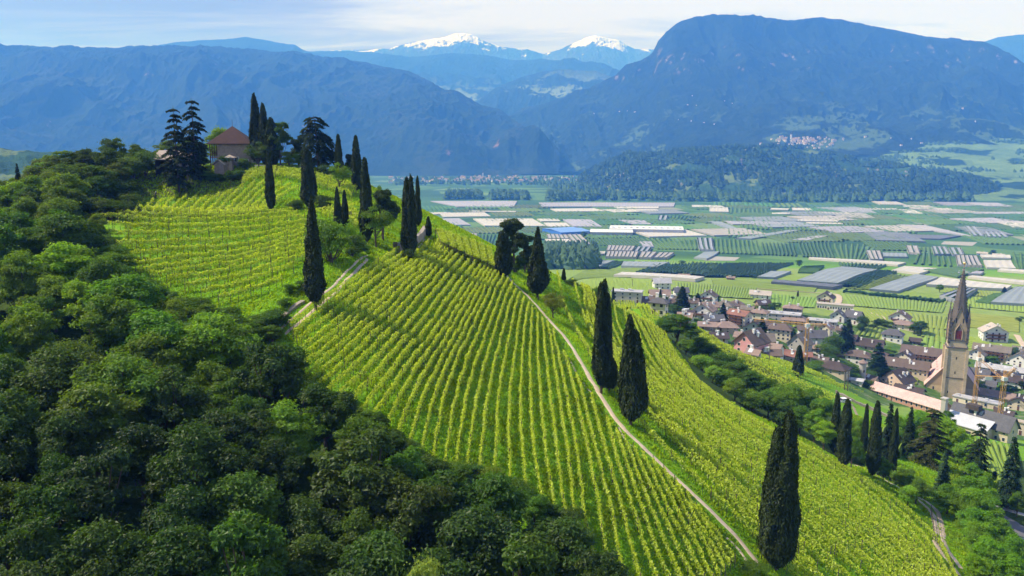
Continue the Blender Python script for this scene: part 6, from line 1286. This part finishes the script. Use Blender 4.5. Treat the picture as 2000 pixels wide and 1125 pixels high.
    for s in (-1, 1):
        rf.face((s * (hw + .5), y0 - .2, ez - 1), (s * (hw + .5), y1 + .2, ez - 1), (0, y1 + .2, rz_), (0, y0 - .2, rz_)); rf.face((s * (hw + .5), y0 - .2, ez - .6), (0, y0 - .2, rz_ + .4), (0, y1 + .2, rz_ + .4), (s * (hw + .5), y1 + .2, ez - .6))
        rf.face((s * (hw + .5), y0 - .2, ez - 1), (0, y0 - .2, rz_), (0, y0 - .2, rz_ + .4), (s * (hw + .5), y0 - .2, ez - .6))
    ro = rf.build('roof', pr, nv)
    sl_ = (rz_ - ez + 1) / (hw + .5)
    for r_ in range(3):
        for c_ in range(5):
            xx = -(3.4 + 3.4 * r_); yy = y0 + 3.5 + c_ * 6 + (r_ % 2) * 2; zz = rz_ + .4 - sl_ * abs(xx); d = MB(); d.face((xx - .9, yy, zz - 1.2), (xx - .9 + .4, yy - .6, zz - .55), (xx + .6, yy, zz + .7)); d.face((xx - .9, yy, zz - 1.2), (xx + .6, yy, zz + .7), (xx - .5, yy + .6, zz - .55)); d.face((xx - 1.0, yy - .6, zz - .75), (xx - 1.0, yy + .6, zz - .75), (xx - .5, yy, zz + .35)); d.build('dormer', m_redw, ro)
    b = MB(); b.box(-9.2, -8.5, y0 + .22, y0 + .34, 2.0, 3.6); b.build('window', m_glass, nv)
church()
# ------------------------------------------------------------------ cranes
m_crane = simple('crane_yellow', (0.60, 0.33, 0.08), .55, .1, 2)
def lattice(mb, a, b, s, step, r=.09):
    a = Vector(a); b = Vector(b); d = (b - a); n = max(2, int(d.length / step)); t = d.normalized(); u = t.cross(Vector((.1, .99, .05))).normalized(); w = t.cross(u); cs = [u * s + w * s, -u * s + w * s, -u * s - w * s, u * s - w * s]
    for c in cs: mb.bar(tuple(a + c), tuple(b + c), r * .8)
    for i in range(n):
        p, q = a + d * i / n, a + d * (i + 1) / n
        for j in range(4): k = (j + 1 + i % 2 * 2) % 4; mb.bar(tuple(p + cs[j]), tuple(q + cs[(j + 1) % 4]), r * .45)
def crane(u, vb, vt, Y, jib, label, counter=None, up=False, sign=False):
    g = (ray(u, vb)[0] * Y, Y, H(ray(u, vb)[0] * Y, Y)); _, bt = ray(u, vt); top = CZ + bt * Y - g[2]
    root = tag(empty('tower_crane', g), label, 'crane'); m = MB(); lattice(m, (0, 0, -1), (0, 0, top), .75, 1.8, .14); m.build('mast', m_crane, root)
    j = MB(); lattice(j, (0, 0, top), (jib[0], jib[1], top + jib[2]), .45, 1.6, .11); jo = j.build('jib', m_crane, root)
    if counter: c = MB(); lattice(c, (0, 0, top), (counter[0], counter[1], top + counter[2]), .45, 1.6, .11); c.build('counter_jib', m_crane, root)
    c = MB(); c.box(-1.0, 1.0, -1.0, 1.0, top - 1.2, top + .5); c.build('cab', m_white, root)
    a = MB(); lattice(a, (0, 0, top), (0, 0, top + 3.5), .4, 1.2, .1); a.build('apex', m_crane, root)
    if sign:
        s_ = MB(); s_.box(jib[0] * .62 - 1.6, jib[0] * .62 + 1.6, -.75, -.6, top - .9, top + .7); s_.build('sign_board', m_white, jo)
crane(1574, 684, 634, 385, (-25, 4, 1.5), 'orange tower crane over the middle of the village with its jib pointing left', (9, -1, 0))
crane(1906, 762, 700, 400, (8, -10, -9), 'thin orange crane next to the church tower with its jib hanging down', None)
crane(1955, 800, 738, 345, (-12, 2, 0), 'orange crane behind the farm building with a small white sign on its jib', (3, -2, 5), sign=True)
# ------------------------------------------------------------------ village trees
VT = [('S',1332,606,558,36,(1,1.2,1.1),'tall dark spruce in the upper village'),('S',1362,600,572,26,(1,1.2,1.1),'shorter dark spruce right of the tallest one in the upper village'),('B',1298,606,576,30,(.7,.9,.7),'dark round tree beside the cream grey-roofed house'),('S',1289,590,564,12,(.9,1.1,1),'narrow spruce in front of the reddish roof below the white house'),
 ('B',1318,616,595,26,(1.0,1.2,.8),'mid-green tree in front of the tall village spruce'),('C',1324,617,594,9,(1,1,1),'narrow dark cypress at the edge of the rim vineyard'),('B',1403,590,576,14,(.8,1,.7),'small round tree right of the chalet-like house'),('S',1411,634,590,24,(1,1.2,1.2),'blue-green spruce before the brown hipped roofs'),('S',1487,668,620,32,(1,1.2,1.1),'drooping cedar in front of the large cream house'),
 ('B',1477,612,594,26,(.7,.9,.8),'dark tree left of the brown timber house'),('B',1512,610,590,26,(1.0,1.2,.8),'green tree right of the brown timber house'),('B',1545,672,640,20,(.7,.9,.7),'dark tree climbing beside the large cream house'),('B',1630,692,652,30,(1.0,1.2,.8),'round green tree right of the grey-dormered house'),('S',1645,690,634,30,(.9,1.1,1.1),'tall dark spruce left of the long dark-brown roof'),('S',1655,684,622,32,(1.2,1.4,1.1),'lighter tall spruce behind the dark one'),
 ('S',1712,738,668,46,(1.1,1.35,1.1),'big garden spruce in front of the row houses'),('B',1736,696,680,26,(2.2,2.3,1),'yellow-green round tree between garden spruce and row houses'),('B',1722,742,716,34,(.8,1,.8),'dark bushy tree at the foot of the big garden spruce'),('B',1685,645,614,20,(.6,.8,.7),'dark conical tree right of the grey-gabled houses'),('B',1680,646,630,16,(.8,1,.8),'round bush below the dark conical tree'),('B',1709,640,622,18,(.5,.7,.6),'clipped dark cube-like tree beside thin village cypress'),
 ('B',1727,637,622,24,(1.0,1.2,.8),'low round green tree left of the white chalet'),('B',1798,652,626,26,(.8,1,.8),'dark green tree right of the cream bungalow'),('B',1785,652,632,20,(1,1.2,1.3),'bluish bush right of the cream bungalow'),('B',1610,700,668,34,(1.2,1.4,.8),'bright tree below the first crane'),('B',1590,732,702,34,(1.4,1.6,.8),'light green tree right of the dark village-edge cypress'),('B',1628,712,690,30,(.9,1.2,.9),'garden tree in front of the white villa'),('B',1632,702,684,20,(.6,.35,.5),'purple-leaved tree in the village gardens'),
 ('B',1645,728,708,28,(1,1.2,.9),'garden bush left of the white villa'),('B',1662,735,712,30,(.9,1.1,.8),'garden bush under the white villa'),('B',1700,742,722,26,(1.1,1.3,.8),'green bush left of the round tower top'),('B',1668,744,728,24,(1.3,1.6,.8),'bright bush left of the round stone tower'),('B',1696,758,744,30,(1,1.2,.8),'hedge-like bush in front of the round stone tower'),('B',1915,688,668,0,(1,1,1),''),('B',1933,664,648,18,(.8,1,.8),'dark tree in front of the white apartment block'),('B',1947,666,652,16,(.7,.9,.8),'second dark tree in front of the white apartment block'),
 ('B',1982,700,675,14,(.8,1,.8),'slim tree right of the yellow apartments'),('B',1938,708,694,20,(1.4,1.7,.8),'bright bush under the yellow apartments'),('B',1915,765,742,24,(.8,1,.8),'dark tree between the church tower and the cranes'),('B',1920,775,757,20,(1.3,1.5,.8),'bright bush at the foot of the thin crane'),('B',1970,772,752,34,(1.2,1.4,.8),'green bush right of the crane with the sign'),('B',1995,760,744,12,(.4,.5,.5),'black-green shrub at the right edge of the village'),('B',1175,588,556,30,(1.1,1.3,.9),'leafy tree rising over the crest left of the hotel'),('S',1183,588,548,20,(1,1.2,1.1),'spruce over the crest left of the hotel'),('B',1118,560,545,26,(.9,1.1,1.2),'grey-green tree beyond the crest right of the ragged cypress'),
 ('S',1614,578,567,10,(1,1.2,1),'little spruce behind the cream brown-gabled house'),('B',1548,585,579,8,(.8,1,.8),'tiny lone bush in the yellow fields'),('B',1835,571,555,14,(1.5,1.7,1),'lone light green tree in the white net fields left of the spire'),('S',1961,575,560,14,(.9,1.1,1.1),'lone dark spruce in the orchards right of the spire'),('B',1561,520,506,12,(.8,1.1,.9),'lone round tree in the middle of the orchards'),('B',1937,497,487,12,(.7,.9,.8),'round tree between the orchard farmhouse and its shed'),('B',1992,628,616,11,(.8,1,.8),'lone round tree at the right edge of the yellow fields'),
 ('B',1140,466,452,12,(.9,1.1,1.2),'lone round tree between the blue hall and the pale hall'),('B',1158,492,481,10,(.9,1.1,1.2),'small tree above the poplar wood'),('B',1331,516,508,11,(.8,1,.9),'round tree among the orchards left of the white strip'),('C',1558,580,567,4,(1,1,1),'needle-thin far cypress near the dark net field'),('B',1472,545,539,9,(.8,1,.8),'small tree right of the red-walled farmhouse'),('B',1420,545,535,9,(.8,1,.8),'small tree left of the red-walled farmhouse'),('B',1435,546,536,9,(.9,1.1,.8),'small tree at the gable of the red-walled farmhouse')]
VP = {'S': SPR, 'C': CY, 'B': BLB + BL[:2]}
for i, (k, u, vb, vt, w, c, lb) in enumerate(VT):
    if not w: continue
    by_px(VP[k][i % len(VP[k])], {'S': 'spruce_tree', 'C': 'cypress_tree', 'B': 'garden_tree'}[k], u, vb, vt, w * 1.1, lb, {'S': 'spruce', 'C': 'cypress', 'B': 'tree'}[k], None, c)
# ------------------------------------------------------------------ hilltop house, huts, worker
m_stone = simple('rubble_stone', (0.30, 0.26, 0.21), .95, .45, 2.2, .8, .12, detail=8)
def pyramid(b, x0, x1, y0, y1, z, h, t=.15):
    c = [(x0, y0), (x1, y0), (x1, y1), (x0, y1)]; ap = ((x0 + x1) / 2, (y0 + y1) / 2, z + h)
    for i in range(4): b.face((*c[i], z), (*c[(i + 1) % 4], z), ap)
    b.face(*[(*p, z - t) for p in c[::-1]])
    for i in range(4): b.face((*c[i], z - t), (*c[(i + 1) % 4], z - t), (*c[(i + 1) % 4], z), (*c[i], z))
def hilltop():
    Y = 203; a, _ = ray(462, 322); z = CZ + ray(462, 323)[1] * Y; root = tag(empty('stone_house', (a * Y, Y, z), R(8)), 'small stone house with a reddish pyramid roof among the cypresses on the hilltop', 'house')
    b = MB(); b.box(-3.6, 4.2, -3.8, 3.8, -5, 5.2); b.build('wall', m_stone, root)
    b = MB(); pyramid(b, -5.9, 5.0, -4.8, 4.8, 5.35, 4.3); ro = b.build('roof', roofmat((0.070, 0.036, 0.032)), root)
    b = MB(); b.bar((-.45, 0, 9.5), (-.45, 0, 11.2), .05); b.build('finial', m_dark, ro)
    b = MB(); b.box(-5.5, -3.6, -3.7, 3.7, 1.9, 2.05); b.build('veranda_floor', m_wood, root)
    for y in (-3.6, -1.2, 1.2, 3.6): b = MB(); b.box(-5.45, -5.25, y - .1, y + .1, -2, 5.2); b.build('veranda_post', m_wood, root)
    b = MB(); b.box(-5.5, -5.4, -3.7, 3.7, 2.8, 2.95); b.build('railing', m_wood, root)
    window(root, 'f', .8, -3.8, 1.0, .9, 1.1); window(root, 'f', 3.0, -3.8, -.6, 1.1, 2.1, mat=m_wood, door=True)
    Y = 199; a, _ = ray(350, 335); z = CZ + ray(350, 337)[1] * Y; root = tag(empty('open_barn', (a * Y, Y, z), R(-10)), 'dark open barn with a pale stone-slab roof under the two cedars', 'barn')
    b = MB(); b.box(-4.4, -4.1, -3, 3, -3, 3.2); b.box(-4.1, 4.2, 2.7, 3, -3, 3.2); b.build('wall', m_dark, root)
    for x, y in ((4.1, -2.9), (4.1, 2.6), (2.2, -2.9)): b = MB(); b.box(x - .28, x + .28, y - .28, y + .28, -3, 3.2); b.build('pillar', simple('pale_pillar', (.5, .45, .36)), root)
    b = MB(); 
    for s in (-1, 1): b.face((-5, s * 3.7, 3.1), (4.9, s * 3.7, 3.1), (4.9, 0, 5.2), (-5, 0, 5.2)); b.face((-5, s * 3.7, 3.3), (-5, 0, 5.4), (4.9, 0, 5.4), (4.9, s * 3.7, 3.3)); b.face((-5, s * 3.7, 3.1), (-5, s * 3.7, 3.3), (4.9, s * 3.7, 3.3), (4.9, s * 3.7, 3.1))
    b.build('roof', roofmat((0.40, 0.33, 0.27)), root)
    Y = 196; a, _ = ray(434, 334); z = CZ + ray(434, 334)[1] * Y; root = tag(empty('garden_hut', (a * Y, Y, z), R(-15)), 'little grey garden hut with a pale gable roof above the bank hedge', 'hut')
    b = MB(); b.box(-1.3, 1.3, -1.2, 1.2, -2, 1.6); b.face((-1.3, -1.203, 1.6), (1.3, -1.203, 1.6), (0, -1.203, 2.4)); b.build('wall', m_stone, root)
    b = MB()
    for s in (-1, 1): b.face((s * 1.8, -1.6, 1.45), (s * 1.8, 1.5, 1.45), (0, 1.5, 2.62), (0, -1.6, 2.62)); b.face((s * 1.8, -1.6, 1.6), (0, -1.6, 2.77), (0, 1.5, 2.77), (s * 1.8, 1.5, 1.6)); b.face((s * 1.8, -1.6, 1.45), (0, -1.6, 2.62), (0, -1.6, 2.77), (s * 1.8, -1.6, 1.6))
    b.build('roof', roofmat((0.5, 0.42, 0.35)), root)
    a, _ = ray(449, 332); z = CZ + ray(449, 332)[1] * Y; root = tag(empty('garden_oven', (a * Y, Y + .5, z)), 'tiny stone turret with a flat pyramid cap right of the garden hut', 'oven')
    b = MB(); b.box(-.6, .6, -.6, .6, -2, 2.9); b.build('shaft', m_stone, root); b = MB(); pyramid(b, -1.4, 1.4, -1.1, 1.1, 2.95, .7); b.build('cap', roofmat((0.5, 0.42, 0.35)), root)
    # hilltop patch of lawn wall
    g = G(508, 331); root = tag(empty('parasol_table', g), 'small white garden table beside a short stone wall below the olive tree', 'table'); b = MB(); b.box(-1.2, 1.2, -.5, .5, .95, 1.05); b.build('table_top', m_white, root)
    for x in (-1, 1):
        for y in (-.4, .4): b = MB(); b.box(x - .05, x + .05, y - .05, y + .05, 0, .95); b.build('leg', m_white, root)
hilltop()
def worker():
    g = G(305, 389); me = bpy.data.meshes.new('person'); J = [(0, 0, .95), (0, .02, 1.2), (0, -.02, 1.42), (0, -.03, 1.52), (0, -.05, 1.66), (-.1, 0, .9), (-.12, -.04, .5), (-.12, .02, .08), (-.12, -.12, .04), (.1, 0, .9), (.13, .05, .5), (.14, .08, .08), (.14, -.06, .04), (-.19, 0, 1.4), (-.25, -.1, 1.14), (-.2, -.32, 1.1), (.19, 0, 1.4), (.26, -.12, 1.16), (.18, -.34, 1.18)]
    E = [(0, 1), (1, 2), (2, 3), (3, 4), (0, 5), (5, 6), (6, 7), (7, 8), (0, 9), (9, 10), (10, 11), (11, 12), (2, 13), (13, 14), (14, 15), (2, 16), (16, 17), (17, 18)]; rad = [.16, .15, .14, .06, .105, .11, .08, .055, .05, .11, .08, .055, .05, .075, .055, .04, .075, .055, .04]
    me.from_pydata(J, E, []); o = link('person', me, simple('work_clothes', (0.03, 0.035, 0.07), .9)); o.location = g; o.rotation_euler = (0, 0, R(150)); tag(o, 'vineyard worker in dark clothes and a pale cap at the end of a shaded row', 'person')
    sk = o.modifiers.new('s', 'SKIN')
    for i, r in enumerate(rad): me.skin_vertices[0].data[i].radius = (r, r * .85)
    o.modifiers.new('u', 'SUBSURF').levels = 1; o.modifiers['u'].render_levels = 1
    th = np.linspace(0, math.pi * .55, 6); v, f = tube([(0, -.05, 1.64 + .14 * math.cos(q)) for q in th], [max(.01, .135 * math.sin(q)) for q in th], 10); c = link('cap', mesh_np('cap', v, f, True), m_white, o)
worker()
# ------------------------------------------------------------------ stone walls, pergola, fence, poles, car
def stone_wall(uv, h, label, name='stone_wall', th=.45):
    w = densify([G(*p)[:2] for p in uv], 1.0); a = np.array(w); t = np.gradient(a, axis=0); t /= np.linalg.norm(t, axis=1)[:, None]; nr = np.stack([-t[:, 1], t[:, 0]], 1); rng = np.random.default_rng(3); n = len(a); hh = h * (1 + .2 * rng.normal(size=n) * .6)
    z = Hn(a[:, 0], a[:, 1]); P5 = [(-th, -1), (-th * .9, 1), (th * .9, 1), (th, -1)]; V = []
    for d, k in P5: q = a + nr * d; V.append(np.concatenate([q, (z + (hh if k > 0 else -1))[:, None]], 1))
    V = np.stack(V, 1).reshape(-1, 3); me = mesh_np(name, V, grid_faces(n, 4), False); tag(link(name, me, m_stone), label, 'wall')
stone_wall([(772,494),(790,489),(812,478),(824,466),(832,456)], 1.6, 'rough stone retaining wall left of the track head beneath the stout double cypress')
stone_wall([(544,630),(560,612),(578,598),(592,590)], .3, 'low tumbled stone wall left of the lower farm track')
stone_wall([(655,432),(668,428),(684,424)], 1.4, 'short stone wall behind the close pair of short cypresses')
stone_wall([(1632,768),(1660,782),(1700,800),(1740,818)], .9, 'long low wall along the lower edge of the village vineyard')
def pergola():
    tops = z3([(1160,268),(1212,283),(1264,300),(1316,318),(1368,335),(1420,352),(1472,372),(1520,392)]); bots = z3([(1195,335),(1245,360),(1300,388),(1350,410),(1400,435),(1450,455),(1498,478),(1545,500)]); T = [G(u, v + 4) for u, v in tops]; B = [G(u, v + 10) for u, v in bots]
    for i in range(7):
        q = [np.array(p) for p in (T[i], T[i + 1], B[i + 1], B[i])]; c = sum(q) / 4; root = tag(empty('vine_pergola', tuple(c)), 'flat-topped vine pergola bay on posts stepping down from the ridge crest towards the pine', 'pergola', 'pergola bays along the ridge crest')
        rng = np.random.default_rng(i); n = 1500; s, t = rng.random(n), rng.random(n); s = .06 + .88 * s; p = (q[0][None] * ((1 - s) * (1 - t))[:, None] + q[1][None] * (s * (1 - t))[:, None] + q[2][None] * (s * t)[:, None] + q[3][None] * ((1 - s) * t)[:, None]); p[:, 2] = Hn(p[:, 0], p[:, 1]) * .3 + .7 * (q[0][2] * (1 - t) + q[3][2] * t) + 1.9 + rng.normal(size=n) * .12
        V = quads(p - c, np.tile([0., 0., 1.], (n, 1)), .27 * rng.uniform(.6, 1.3, n), 1.1, rng, None, .6); tn = rng.uniform(.75, 1.2, n); me = mesh_np('vine_leaves', V, qf(n), False, np.repeat(np.stack([tn, tn, tn], 1), 4, 0)); link('vine_leaves', me, m_vine, root)
        for j, (k, l) in enumerate(((0, 1), (1, 1), (2, 1), (3, 1))):
            m = MB(); a_ = q[k] - c; m.bar((a_[0], a_[1], a_[2] - .5), (a_[0], a_[1], a_[2] + 2.0), .07); m.build('post', m_post, root)
        for k in range(4): m = MB(); a_, b_ = q[k] - c, q[(k + 1) % 4] - c; m.bar((a_[0], a_[1], a_[2] + 1.9), (b_[0], b_[1], b_[2] + 1.9), .06); m.build('beam', m_post, root)
pergola()
def fence(uv, label, step=2.2, h=1.2):
    w = densify([G(*p)[:2] for p in uv], step); c = w[0]; z0 = H(*c); root = tag(empty('fence', (c[0], c[1], z0)), label, 'fence'); L_ = [(x - c[0], y - c[1], H(x, y) - z0) for x, y in w]
    for p in L_[:90]: m = MB(); m.bar((p[0], p[1], p[2] - .3), (p[0], p[1], p[2] + h), .06); m.build('post', m_post, root)
    m = MB()
    for a, b in zip(L_[:-1], L_[1:]):
        for k in (.45, .95): m.bar((a[0], a[1], a[2] + k * h), (b[0], b[1], b[2] + k * h), .03)
    m.build('rails', m_post, root)
fence([(1722,928),(1745,944),(1760,953),(1784,972)], 'dark wooden fence along the grove side of the lower track')
fence([(1818,998),(1822,1030),(1826,1060),(1850,1090),(1862,1118)], 'line of thin stakes between the dense vineyard and the lower track', 3.0)
fence([(256,396),(262,380),(270,366),(282,352),(302,341)], 'thin metal handrail climbing the left edge of the grassy bank', 2.0, 1.0)
for u, v, lb in ((1767, 962, 'left stone gate pier beside the lower track'), (1790, 968, 'right stone gate pier beside the lower track')):
    g = G(u, v); m = MB(); m.box(-.35, .35, -.35, .35, -.5, 1.9); m.box(-.45, .45, -.45, .45, 1.903, 2.1); o = m.build('gate_pier', m_stone); o.location = g; tag(o, lb, 'gate pier')
for u, vb, vt, lb in ((1649,762,722,'left one of two wooden utility poles on the village vineyard edge'),(1655,764,720,'right one of two wooden utility poles on the village vineyard edge'),(1502,708,671,'single wooden utility pole below the pink-walled house'),(1235,562,545,'thin pole in the yellow fields behind the hotel'),(1522,596,580,'slim pole in the yellow fields behind the school roof'),(1558,592,575,'slim pole left of the cream house with brown gables')):
    g = G(u, vb); _, b_ = ray(u, vt); h = CZ + b_ * g[1] - g[2]; root = tag(empty('utility_pole', g), lb, 'utility pole'); m = MB(); m.bar((0, 0, -.5), (0, 0, h), .14); m.build('pole', m_post, root); m = MB(); m.box(-.8, .8, -.07, .07, h - .7, h - .55); m.build('crossarm', m_post, root)
def car(g, rz, col, label):
    root = tag(empty('parked_car', g, rz), label, 'car'); m = MB(); m.box(-2.05, 2.05, -.82, .82, .3, .85); k = [(-1.5, .85), (-1.0, 1.4), (.7, 1.4), (1.3, .85)]
    for s in (-.74, .74): m.face(*[(x, s, z) for x, z in k])
    m.face((-1.0, -.74, 1.4), (.7, -.74, 1.4), (.7, .74, 1.4), (-1.0, .74, 1.4)); m.build('body', simple('car_paint', col, .35, .02), root)
    m = MB(); m.face((-1.5, -.74, .86), (-1.5, .74, .86), (-1.0, .74, 1.38), (-1.0, -.74, 1.38)); m.face((1.3, -.74, .86), (1.3, .74, .86), (.7, .74, 1.38), (.7, -.74, 1.38))
    for s in (-.745, .745): m.face((-1.25, s, .9), (1.1, s, .9), (.66, s, 1.33), (-.95, s, 1.33))
    m.build('windows', m_glass, root)
    for x in (-1.3, 1.3):
        for y in (-.8, .8): v, f = tube([(x, y - .1, .32), (x, y + .1, .32)], [.32, .32], 12); link('wheel', mesh_np('wheel', v, f, False), m_dark, root)
car(G(1648, 786), R(20), (.75, .75, .75), 'white car parked on the earth lane left of the two joined cypresses')
car(tuple(np.array(G(1996, 1068))), R(60), (.2, .2, .22), 'dark car at the right edge on the road below the steel-blue spruce')
# ------------------------------------------------------------------ warehouses in the valley
def shed(u, v, wpx, dm, h, rot, wc, rc, label, roofpitch=.04, domes=0, name='warehouse', stripe=None):
    a, b_ = ray(u, v); Y = -CZ / b_; g = (a * Y, Y, 0); f = Y * CP_ + CZ * SP_; w = wpx * f / FPX; rz = -math.atan2(a, 1) + R(rot); root = tag(empty(name, g, rz), label, 'warehouse')
    m = MB(); m.box(-w / 2, w / 2, 0, dm, -1, h); m.build('wall', simple('cladding', wc, .6, .08, .05), root); m = MB(); e = h + .01; m.face((-w / 2 - 1, -1, e), (w / 2 + 1, -1, e), (w / 2 + 1, dm / 2, e + dm / 2 * roofpitch + .5), (-w / 2 - 1, dm / 2, e + dm / 2 * roofpitch + .5)); m.face((-w / 2 - 1, dm + 1, e), (-w / 2 - 1, dm / 2, e + dm / 2 * roofpitch + .5), (w / 2 + 1, dm / 2, e + dm / 2 * roofpitch + .5), (w / 2 + 1, dm + 1, e)); ro = m.build('roof', simple('sheet_roof', rc, .5, .06, .05), root)
    for i in range(domes): m = MB(); x = -w / 2 + w * (i + .5) / domes; m.box(x - 2.5, x + 2.5, dm * .2, dm * .2 + 8, e + 1, e + 3.2); m.build('roof_light', m_white, ro)
    for i in range(5): m = MB(); x = -w / 2 + w * (i + .5) / 5; m.box(x - 3, x + 3, -.15, 0.05, 0, 5); m.build('loading_door', simple('grey_door', (.4, .42, .45)), root)
shed(1262, 456, 142, 75, 9, 0, (.42, .42, .42), (.62, .63, .62), 'large pale warehouse with rows of white roof domes in the orchards', domes=12)
shed(1194, 461, 82, 60, 8, 0, (.45, .40, .36), (.62, .63, .60), 'smaller beige warehouse in front of the large domed one')
shed(1125, 460, 66, 90, 8, 28, (.05, .17, .55), (.16, .30, .62), 'long bright blue warehouse left of the beige one')
shed(882, 450, 28, 30, 5, 0, (.5, .45, .42), (.6, .55, .52), 'small pale shed in the orchards behind the ridge crest', name='field_shed')
shed(1505, 392, 28, 60, 8, 0, (.5, .5, .5), (.7, .7, .7), 'white-roofed shed on the far side of the riverside trees', name='far_shed')
shed(1830, 390, 24, 60, 9, 0, (.5, .5, .5), (.75, .75, .75), 'bright white factory roof beyond the riverside wood at right', name='factory')
# ------------------------------------------------------------------ far towns
TH = []
def town_proto(k):
    b = MB(); w, d, h = [(9, 8, 6), (13, 9, 7), (8, 8, 9), (16, 10, 6)][k]; b.box(-w / 2, w / 2, -d / 2, d / 2, -8, h); n1 = len(b.F)
    for s in (-1, 1): b.face((-w / 2 - .6, s * (d / 2 + .6), h - .2), (w / 2 + .6, s * (d / 2 + .6), h - .2), (w / 2 + .6, 0, h + 3), (-w / 2 - .6, 0, h + 3))
    for s in (-1, 1): b.face((s * w / 2, -d / 2, h), (s * w / 2, d / 2, h), (s * w / 2, 0, h + 2.9))
    me = bpy.data.meshes.new('town_house'); me.from_pydata(b.V, [], b.F); me.materials.append(wallmat((.62, .57, .50))); me.materials.append(roofmat((.34, .22, .17)))
    for i, p in enumerate(me.polygons): p.material_index = 1 if n1 <= i < n1 + 2 else 0
    return me
TH = [town_proto(k) for k in range(4)]
def town(spots, label, group, sc=1.0):
    for i, (x, y, z) in enumerate(spots):
        o = bpy.data.objects.new('town_house', TH[i % 4]); COL.objects.link(o); o.location = (x, y, z); o.rotation_euler = (0, 0, RR.uniform(-.5, .5) + (1.57 if RR.random() < .3 else 0)); s = sc * RR.uniform(.8, 1.5); o.scale = (s, s, s * RR.uniform(.8, 1.1)); tag(o, label, 'house', group)
def plain(u, v, Ymax=5200): a, b_ = ray(u, v); Y = min(-CZ / b_, Ymax); return (a * Y, Y, 0)
sp = []
for _ in range(170):
    u = RR.gauss(960, 75) if RR.random() < .65 else RR.uniform(760, 1120); v = RR.uniform(346.5, 357) + abs(u - 960) * .004; sp.append(plain(u, v, 4700))
town(sp, 'tiny pale house of the far town strung along the foot of the blue mountain', 'houses of the far valley town', 1.05)
a = plain(943, 349); t = tag(empty('bell_tower', a), 'tiny church tower standing above the far valley town', 'church tower'); m = MB(); m.box(-4, 4, -4, 4, 0, 32); m.build('shaft', wallmat((.62, .57, .50)), t); m = MB(); pyramid(m, -4.4, 4.4, -4.4, 4.4, 32.2, 18); m.build('spire', roofmat(DBR), t)
woodmass('town_wood', [plain(RR.uniform(770, 1130), RR.uniform(347, 362), 4600) for _ in range(420)], 31, (8, 16), asp=1.0)
from mathutils.bvhtree import BVHTree
def slope_hit(obj):
    me = obj.data; n = len(me.vertices); co = np.empty(n * 3, np.float32); me.vertices.foreach_get('co', co); co = co.reshape(-1, 3); f = np.empty(len(me.polygons) * 4, np.int32); me.loops.foreach_get('vertex_index', f)
    return BVHTree.FromPolygons([Vector(c) for c in co.tolist()], f.reshape(-1, 4).tolist())
BV = slope_hit(MR); BH = slope_hit(MF)
def onslope(u, v):
    a, b_ = ray(u, v); d = Vector((a, 1, b_)).normalized(); o_ = Vector((0, 0, CZ)); h1 = BV.ray_cast(o_, d)[0]; h2 = BH.ray_cast(o_, d)[0]
    if h2 is not None and (h1 is None or h2.y < h1.y): return None
    return h1
sp = []
while len(sp) < 95:
    u = RR.gauss(1565, 34); v = 277 + RR.gauss(0, 4.5) + (u - 1565) * .03
    if not (1475 < u < 1655): continue
    h = onslope(u, v)
    if h is not None: sp.append(tuple(h))
    elif RR.random() < .05: sp.append(P(u, 284, 4300))
town(sp, 'tiny whitish house of the village clustered below the table mountain', 'houses of the far hillside village', .85)
h = onslope(1545, 272)
if h is not None: t = tag(empty('bell_tower', tuple(h)), 'tiny church tower of the hillside village below the table mountain', 'church tower'); m = MB(); m.box(-3.5, 3.5, -3.5, 3.5, -4, 26); m.build('shaft', wallmat(WH), t); m = MB(); pyramid(m, -3.8, 3.8, -3.8, 3.8, 26.2, 14); m.build('spire', roofmat(DBR), t)
sp = []
for u, v in [(1352,187),(1343,205),(1360,206),(1415,197),(1430,202),(1325,234),(1350,237),(1375,240),(1395,243),(1210,218),(1225,217),(1240,219),(1160,222),(1880,212),(1905,238),(1690,268),(1740,270),(1760,285),(1780,272),(1820,290),(1870,310),(1900,315),(1930,300),(1800,280)]:
    h = onslope(u, v)
    if h is not None: sp.append(tuple(h))
town(sp, 'isolated pale farmhouse on the terraces of the table mountain', 'scattered mountain farmhouses', .6)
